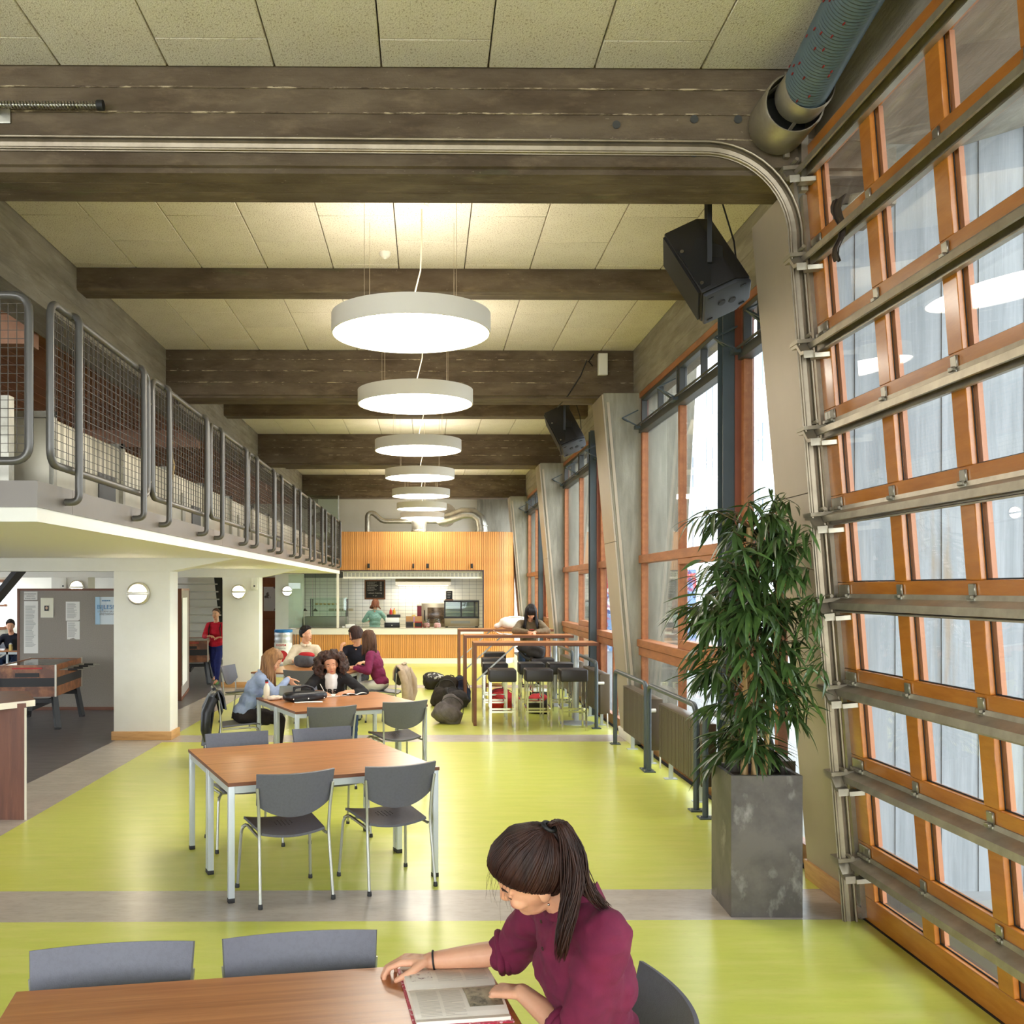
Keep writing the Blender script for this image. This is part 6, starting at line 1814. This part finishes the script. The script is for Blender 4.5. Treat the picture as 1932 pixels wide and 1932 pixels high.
def h_bangs(b, H, rm, k):
    hair_cap(b, H, rm, k, (.113, .092, .112), (-.004, 0, .034), .36, .80); strands(b, H, rm, k, 100, 52, 308, .24, 4, .0085, .01)
    for i in range(13):
        y = -.06+.12*i/12
        b.tube([H+rm @ (Vector(p)*k) for p in ((.03, y*.6, .138), (.085, y*.9, .105), (.104-.3*y*y*4, y, .055), (.102-.3*y*y*4, y, .020))], [.006, .012, .012, .006], 6)
def h_tied(b, H, rm, k):
    hair_cap(b, H, rm, k, (.107, .086, .106), (-.006, 0, .034), .14, .78)
    b.ell(H+rm @ (Vector((-.12, 0, .03))*k), (.035, .04, .04))

def cloth(name, col, col2=None, wool=False):
    return M(name, col, .9, noise=[(col2 or tuple(int(c*.78) for c in col), (7, 7, 7), .6, .42, .66)], bump=[((26, 26, 26), .25), ((260, 260, 260), .18 if wool else .08)])
c_burg = cloth('burgundy_cotton', (110, 22, 56), (78, 14, 44)); c_jean = cloth('blue_denim', (58, 78, 116)); c_bluegrey = cloth('blue_grey_knit', (150, 164, 192), (118, 132, 164), True)
c_blk = cloth('black_cloth', (26, 24, 26)); c_white = cloth('white_cotton', (236, 234, 230), (214, 212, 208)); c_cream = cloth('cream_wool', (232, 218, 192), (208, 192, 164), True)
c_navy = cloth('navy_knit', (28, 30, 44)); c_purple = cloth('plum_knit', (124, 30, 74), (92, 20, 56), True); c_khaki = cloth('khaki_coat', (124, 106, 80), (92, 78, 58)); c_red = cloth('red_track_jacket', (206, 28, 52), (168, 16, 40))
c_aqua = cloth('aqua_knit', (150, 196, 184), (126, 172, 162)); c_bluetr = cloth('royal_blue_trousers', (38, 48, 116), (28, 34, 84)); c_pale = cloth('pale_trousers', (226, 222, 214), (204, 200, 192)); c_tights = cloth('black_tights', (36, 28, 28))
m_green_shoe = M('green_shoe', (96, 150, 70), .6)
# ------------------------------------------------------------------ the reading girl in the foreground
def h_pony(b, H, rm, k):
    low, fx = .30, .74
    hair_cap(b, H, rm, k, (.110, .090, .110), (-.008, 0, .036), low, fx)
    T = lambda p: H+rm @ (Vector(p)*k)
    rr = random.Random(8)
    tie = Vector((-.100, .0, .112)); cen = Vector((-.008, 0, .036))
    def surf(d, o=0.0): return cen+Vector((d.x*(.1115+o), d.y*(.0915+o), d.z*(.1115+o)))
    td = (tie-cen); td = Vector((td.x/.1115, td.y/.0915, td.z/.1115)).normalized()
    for i in range(700):              # hair combed back from the hairline to the tie
        az = -math.pi+2*math.pi*(i+rr.random())/700
        lo, hi = -1.2, 1.5            # find the hairline elevation for this azimuth
        for _ in range(18):
            el = (lo+hi)/2; d = Vector((math.cos(az)*math.cos(el), math.sin(az)*math.cos(el), math.sin(el)))
            h = max(d.z*.9-d.x*fx+low, min(-.12-d.x, d.z+.80)*1.2)
            if h > .0: hi = el
            else: lo = el
        d = Vector((math.cos(az)*math.cos(hi), math.sin(az)*math.cos(hi), math.sin(hi)))
        pts = []; o = rr.uniform(-.0015, .0025)
        for q in (0, .12, .3, .5, .7, .88, 1.0):
            dd = (d*(1-q)+td*q)
            if dd.length < .05: dd = d
            pts.append(T(surf(dd.normalized(), o-.004*(q == 0)+.006*q*q)))
        r_ = rr.uniform(.0014, .0029)
        b.tube(pts, [r_*.6, r_, r_*1.1, r_*1.1, r_, r_, r_*.8], 4)
    g = Vector((0, 0, -1)); base = T(tie+Vector((-.004, 0, .006)))
    X_ = Vector((1, 0, 0)); Y_ = Vector((0, 1, 0))
    def lock(n, path, spread, wv, tip):
        for i in range(n):
            u = rr.gauss(0, 1); v = rr.gauss(0, 1); ph = rr.uniform(0, 6.28); e = rr.uniform(.82, 1.0)
            pts = []
            m_ = len(path)-1; N_ = 12
            for j in range(N_+1):
                t = j/N_*e*m_; a = min(int(t), m_-1); q = t-a
                pa = Vector(path[max(0, a-1)]); pb = Vector(path[a]); pc = Vector(path[a+1]); pd = Vector(path[min(m_, a+2)])
                c = .5*((2*pb)+(pc-pa)*q+(2*pa-5*pb+4*pc-pd)*q*q+(3*pb-pa-3*pc+pd)*q**3)
                w_ = min(1, .25+j/N_*1.4); tp = 1-tip*max(0, j/N_-.6)/.4
                c = base+c+(X_*u*.7+Y_*v)*spread*w_*tp+(X_*math.sin(j*.8+ph)+Y_*math.cos(j*.7+ph))*wv*j/N_
                pts.append(c)
            r_ = rr.uniform(.0014, .0028)
            b.tube(pts, [r_*.7]+[r_]*(N_-3)+[r_*.8, r_*.55, r_*.2], 4)
    lock(420, [(0, 0, 0), (.028, -.008, .012), (.052, -.022, -.045), (.062, -.035, -.12), (.050, -.045, -.19), (.035, -.055, -.26), (.022, -.06, -.335)], .015, .010, .5)
    lock(260, [(0, 0, 0), (.03, 0, .014), (.062, -.008, -.04), (.080, -.015, -.11), (.105, -.018, -.17), (.150, -.02, -.215)], .013, .009, .3)
    for i in range(13):               # loose wisps round the face
        a = rr.uniform(-.9, 1.2)
        q = T(Vector((.088*math.cos(a), .078*math.sin(a), .075)))
        fw = rm @ Vector((1, 0, 0)); ln = rr.uniform(.05, .12)
        b.tube([q, q+fw*.012+g*ln*.5, q+fw*.010+g*ln+Vector((rr.uniform(-.012, .012), rr.uniform(-.012, .012), 0))], [.0005, .0004, .0002], 4)
LWp = (.275, 2.845, .800); RWp = (.010, 3.105, .795)
g0, J0 = person('girl in a burgundy shirt with a dark ponytail reading a book', (.50, 2.77, .56), 188, 8, head=(.288, 2.70, 1.182), hyaw=175, hpitch=28, hroll=-27, shut=.95, foldamp=1.7, tface=200, neckb=(.405, 2.755, 1.095),
    skin=m_skin1, hair=h_pony, hairm=m_h_dark, top=c_burg, bottom=c_jean, hl=(LWp, (-.75, .5, -.12), (.0, -.0, -1), (.65, 1.1, .7)), hr=(RWp, (-1, .02, .03), (-.15, -.05, -1), (.45, .75, .5)),
    voxel=.0045, sleeve={1: .62, -1: .56}, poleL=(.35, -.75, -.65), poleR=(.55, .45, -.5), k=1.02, bulk=.012)
m_nail = M('fingernail', (206, 140, 120), .25)
for s in (1, -1):
    for i, (p, dv) in enumerate(J0['tips'][s]):
        nrm = J0['T'][s][2].normalized()
        MB().ell(p-nrm*.0058+dv*.001, (.0052, .0046, .0016), Matrix((dv, dv.cross(nrm).normalized(), nrm)).transposed(), seg=10, rings=6).build('fingernail', m_nail, g0, smooth=180)
# collar, rolled cuffs, button placket, wrist band, earring
C_, ts_, k_ = J0['C'], J0['ts'], 1.0
def collar_fn(u, v):
    a = -2.55+5.1*u
    r0 = .074+.016*v; z = .030-.052*v-.022*math.cos(a)*(1 if math.cos(a) > 0 else .2)
    return C_+ts_ @ Vector((math.cos(a)*r0*.96-.004, math.sin(a)*r0, z+.012))
shell(collar_fn, 30, 5, .004).build('collar', c_burg, g0, smooth=80)
shell(lambda u, v: C_+ts_ @ Vector((math.cos(-2.6+5.2*u)*.066-.004, math.sin(-2.6+5.2*u)*.068, -.012+.052*v)), 30, 4, .004).build('collar_band', c_burg, g0, smooth=80)
for s, q in ((1, .62), (-1, .56)):
    E_ = J0['E'][s]; W_ = J0['T'][s][0]; ax = (W_-E_).normalized(); c0 = E_.lerp(W_, (q-.5)*2*.94)
    u_ = ax.orthogonal().normalized(); v_ = ax.cross(u_)
    for j in range(2):
        cc = c0+ax*(.004-.02*j); rr_ = .0585-.0015*j
        MB().tube([cc+(u_*math.cos(a)+v_*math.sin(a))*rr_*(1+.04*math.sin(3*a+j)) for a in [6.2832*i/20 for i in range(21)]], .0125, 8).build('rolled_cuff', c_burg, g0, smooth=180)
W_ = J0['T'][-1][0]; E_ = J0['E'][-1]; ax = (W_-E_).normalized(); u_ = ax.orthogonal().normalized(); v_ = ax.cross(u_)
MB().tube([W_-ax*.012+(u_*math.cos(a)+v_*math.sin(a))*.0285 for a in [6.2832*i/20 for i in range(21)]], .0032, 6).build('hair_band', m_black, g0, smooth=180)
tie_c = J0['H']+J0['rm'] @ Vector((-.104, 0, .117))*1.02; td_ = (J0['rm'] @ Vector((-1, 0, .8))).normalized(); u_ = td_.orthogonal().normalized(); v_ = td_.cross(u_)
MB().tube([tie_c+(u_*math.cos(a)+v_*math.sin(a))*.017 for a in [6.2832*i/20 for i in range(21)]], .006, 8).build('hair_tie', m_black, g0, smooth=180)
sh = [o for o in g0.children if o.name.startswith('shirt')][0]
for q in range(4):                # button placket down the chest
    cq = J0['C']-J0['sp']*(.05+.075*q)+J0['ft']*(.105+.012*math.sin(q))
    MB().lathe([(0, 0), (.0055, 0), (.0055, .002), (0, .003)], seg=10).build('button', m_h_dark, g0).matrix_local = Matrix.Translation(cq) @ (J0['ts'] @ Matrix.Rotation(R(90), 3, 'Y')).to_4x4()
MB().ell(J0['H']+J0['rm'] @ Vector((-.006, .079, -.048)), (.004, .004, .004), seg=8, rings=6).build('earring', m_mirror, g0, smooth=180)
# the open book
bk = thing('book', 'open textbook with red cover under the reading girl hands', 'book', (.075, 2.955, .75), 8)
m_page = M('book_page', (244, 236, 218), .75); m_cov = M('red_book_cover', (196, 40, 70), .5, noise=[((236, 200, 206), (60, 60, 60), .8, .55, .6)])
MB().box(-.140, .142, -.215, .215, 0, .004).build('cover', m_cov, bk, bevel=.001, segs=1)
for s in (-1, 1):
    b = MB()
    for i in range(10):
        y0 = s*(.004+.20*i/10); y1 = s*(.004+.20*(i+1)/10)
        h0 = .008+.020*math.sin(math.pi*min(1, (i/10)*1.0+.10))**.7*(1-.35*i/10); h1 = .008+.020*math.sin(math.pi*min(1, ((i+1)/10)*1.0+.10))**.7*(1-.35*(i+1)/10) if i < 9 else .010
        ya, yb_ = (y0, y1) if s > 0 else (y1, y0); ha, hb2 = (h0, h1) if s > 0 else (h1, h0)
        b.hexa([(-.132, ya, .004), (.134, ya, .004), (.134, yb_, .004), (-.132, yb_, .004), (-.132, ya, .004+ha), (.134, ya, .004+ha), (.134, yb_, .004+hb2), (-.132, yb_, .004+hb2)])
    b.build('page_block', m_page, bk)
def pz(y):
    t = (abs(y)-.004)/.20; return .0046+.008+.020*math.sin(math.pi*min(1, t+.10))**.7*(1-.35*t)
tx_ = MB(); rr = random.Random(4)
for s, cols in ((1, ((-.035, .04), (.05, .12))), (-1, ((-.115, -.055), (-.045, .015)))):
    for (xa, xb) in cols:
        for ln in range(24):
            y = s*(.035+ln*.0062); x1 = xb if rr.random() > .12 else xa+(xb-xa)*rr.uniform(.4, .9)
            tx_.add([(xa, y, pz(y)+.0005), (x1, y, pz(y)+.0005), (x1, y+.0020, pz(y+.0020)+.0005), (xa, y+.0020, pz(y+.0020)+.0005)], [(0, 1, 2, 3)])
to = tx_.build('printed_text', M('page_print', (206, 197, 182), .8), bk); to['kind'] = 'stuff'
MB().grid(lambda u, v: (.028+.098*u, -.022-.125*v, pz(-.022-.125*v)+.0012), 2, 8).build('photo_print', M('tree_section_print', (128, 118, 96), .6, noise=[((58, 54, 40), (40, 40, 40), .9, .45, .6), ((190, 176, 140), (14, 14, 14), .7, .5, .62)]), bk)
MB().grid(lambda u, v: (-.115+.065*u, .04+.1*v, pz(.04+.1*v)+.0012), 2, 8).build('sketch_print', M('sketch_paper', (236, 226, 208), .7, noise=[((150, 120, 110), (60, 60, 60), .8, .58, .62)]), bk)

# ------------------------------------------------------------------ the others
gz = Vector((0, 0, -1))
p1, J1 = person('blonde girl in a blue grey sweater bent over the table', (-2.08, 11.20, .55), 12, 27, hyaw=2, hpitch=36, shut=.8, hairm=m_h_blond, hair=h_long(.26, 64, (62, 300), 2, .01), top=c_bluegrey, bottom=c_tights, skirt=True,
    hr=((-1.54, 11.06, .965), (.45, .05, -.65), (.5, .3, -.2), (.5, .6, .4)), hl=((-1.55, 11.40, .795), (.9, -.2, -.1), (0, 0, -1)), sleeve=.98, bulk=.004)
p2, J2 = person('curly haired girl in a black cardigan writing at the table', (-1.13, 11.72, .55), 294, 32, tface=276, head=(-1.105, 11.44, 1.085), hyaw=277, hpitch=6, hroll=8, skin=m_skin2, hair=h_afro, hairm=m_h_curl, top=c_blk, bottom=c_jean,
    hr=((-1.18, 11.20, .79), (.6, -.7, -.1), (0, 0, -1), (.6, .8, .5)), hl=((-.92, 11.28, .785), (-.6, -.7, -.05), (0, 0, -1)), sleeve=.78, poleR=(-.9, -.1, -.3), poleL=(.9, .1, -.4))
b = MB(); cc = J2['C']-J2['sp']*.16+J2['ft']*.045
b.ell(cc, (.092, .082, .20), J2['ts']); b.ell(J2['C']-J2['sp']*.03+J2['ft']*.03, (.06, .085, .05), J2['ts'])
link('white_tshirt', remesh(b, .010, 5), c_white, p2, 180)
tq = J2['ts'] @ Matrix(((0, 0, 1), (1, 0, 0), (0, 1, 0)))
m4 = Matrix.Translation(cc+J2['ts'] @ Vector((.0935, 0, -.05))) @ tq.to_4x4()
text_mesh('shirt_lettering', 'JRE', .105, c_blk, p2, m4, extrude=.004, bold=True)
pen = MB().cyl(J2['T'][-1][0]+Vector((.05, -.06, -.02)), J2['T'][-1][0]+Vector((-.02, -.03, .10)), .004, 8).build('pen', m_paper, None, smooth=60)
pen.location = J2['O']; tag(pen, 'white pen held by the curly haired girl', 'pen')
p3, J3 = person('boy in a cream wool sweater looking to the right', (-1.98, 16.22, .55), 280, 12, hyaw=338, hpitch=-2, hairm=m_h_black, hair=h_short, top=c_cream, bottom=c_jean, skin=m_skin1,
    hl=((-1.78, 15.78, .84), (-.4, -.8, -.1), (0, 0, -1)), hr=((-2.12, 15.78, .82), (.5, -.8, -.1), (0, 0, -1)), bulk=.014)
b = MB(); b.tube([J3['C']+J3['sp']*(.028)+J3['ts'] @ Vector((math.cos(a)*.064, math.sin(a)*.066, -.012*math.cos(a))) for a in [6.2832*i/18 for i in range(19)]], .026, 10)
b.build('roll_neck', c_cream, p3, smooth=180)
p4, J4 = person('dark haired man in navy with a hand at his mouth', (-1.10, 16.05, .55), 258, 14, hyaw=200, hpitch=14, hairm=m_h_dark, hair=h_bowl, top=c_navy, bottom=c_blk, skin=m_skin1,
    hr=((-1.36, 15.76, .985), (.12, .05, 1), (.8, .4, .2), (.7, .9, .5)), hl=((-1.0, 15.66, .80), (-.5, -.8, 0), (0, 0, -1)), sleeve=.55, poleR=(-.5, .1, -1), k=1.02)
p5, J5 = person('woman in a plum sweater with long straight brown hair', (-.68, 14.73, .55), 168, 16, hyaw=138, hpitch=8, hairm=m_h_brown, hair=h_long(.20, 60, (60, 300), 6, .0), top=c_purple, bottom=c_pale,
    hl=((-1.06, 14.55, .80), (-1, .1, -.05), (0, 0, -1)), hr=((-1.05, 14.85, .80), (-1, -.2, -.05), (0, 0, -1)), bulk=.006)
p6, J6 = person('woman in a khaki coat looking down at the high table', (1.80, 17.42, .945), 270, 24, hyaw=272, hpitch=38, shut=.9, hairm=m_h_black, hair=h_bangs, top=c_khaki, bottom=c_jean,
    hl=((1.86, 16.86, 1.228), (-.8, -.35, -.05), (0, 0, -1)), hr=((1.72, 16.86, 1.228), (.8, -.35, -.05), (0, 0, -1)), poleL=(1, -.1, -.25), poleR=(-1, -.1, -.25), bulk=.014,
    feet={1: ((1.93, 17.02, .84), (1.93, 17.1, .40), (1.93, 16.95, .36)), -1: ((1.64, 17.02, .84), (1.62, 17.12, .40), (1.62, 16.97, .36))})
ph = thing('phone', 'red phone in the hands of the woman at the high table', 'phone', (1.79, 16.84, 1.232), 0); MB().box(-.035, .035, -.06, .06, .03, .042).build('phone_case', f_red, ph, bevel=.004); MB().box(-.031, .031, -.055, .055, .042, .043).build('phone_screen', m_black, ph)
p7, J7 = person('woman in an aqua top serving behind the kiosk counter', (-1.42, 27.15, .86), 78, 4, hyaw=70, hpitch=16, hairm=m_h_red, hair=h_bob, top=c_aqua, bottom=c_blk, legs='stand', hl=((-1.62, 27.5, 1.10), (.2, 1, -.1), (0, 0, -1)), hr=((-1.1, 27.45, 1.08), (.2, 1, -.1), (0, 0, -1)), fat=1.06)
p8, J8 = person('person in a red track jacket walking past the stairs', (-4.33, 20.45, .80), 262, 2, hyaw=255, hpitch=0, hairm=m_h_brown, hair=h_tied, top=c_red, bottom=c_bluetr, shoe=m_green_shoe, legs='walk', k=.93,
    hl=((-4.16, 20.14, .98), (-.9, -.3, 0), (0, 0, -1)), hr=((-4.44, 20.12, 1.0), (.8, -.3, .1), (0, .2, -1)), bulk=.006)
for s in (1, -1):
    c0 = J8['C']; MB().tube([c0+J8['lt']*s*.10-J8['ft']*.06-J8['sp']*.0, c0+J8['lt']*s*.11+J8['ft']*.02+J8['sp']*.0, c0+J8['lt']*s*.115+J8['ft']*.105-J8['sp']*.12, c0+J8['lt']*s*.13+J8['ft']*.10-J8['sp']*.30], .022, 6, flat=((0, 1, 0), .4)).build('bag_strap', m_black, p8, smooth=60)
p9, J9 = person('boy in dark clothes behind a laptop at the far left', (-8.55, 20.62, .55), 275, 18, hyaw=290, hpitch=12, hairm=m_h_black, hair=h_short, top=c_navy, bottom=c_jean, hl=((-8.3, 20.15, .79), (-.3, -1, 0), (0, 0, -1)), hr=((-8.75, 20.15, .79), (.3, -1, 0), (0, 0, -1)), voxel=.011)
p10, J10 = person('boy half cut off by the left frame edge at the study table', (-9.08, 20.66, .55), 270, 16, hyaw=300, hpitch=10, hairm=m_h_black, hair=h_short, top=c_blk, bottom=c_jean, hl=((-8.85, 20.15, .79), (.1, -1, 0), (0, 0, -1)), hr=((-9.15, 20.15, .79), (.1, -1, 0), (0, 0, -1)), voxel=.011)
chair(-8.55, 20.62, 275, 'grey chair under the boy with the laptop')
chair(-9.08, 20.66, 270, 'grey chair under the boy at the left frame edge')
pj = thing('jacket', 'dark blue padded jacket heaped on the far study table', 'jacket', (-8.0, 20.1, .745)); lump(lambda b: (b.ell((0, 0, .17), (.22, .17, .16)), b.ell((.05, 0, .34), (.15, .13, .12)), b.ell((-.12, -.05, .1), (.15, .12, .1))), .022, 'jacket_body', M('navy_nylon', (32, 44, 74), .4), pj, amp=.03, sc=8)
MB().tube([(-.1, -.16, .1), (0, -.2, .2), (.1, -.16, .32)], .05, 8).build('sleeve', MATS['navy_nylon'], pj, smooth=180)
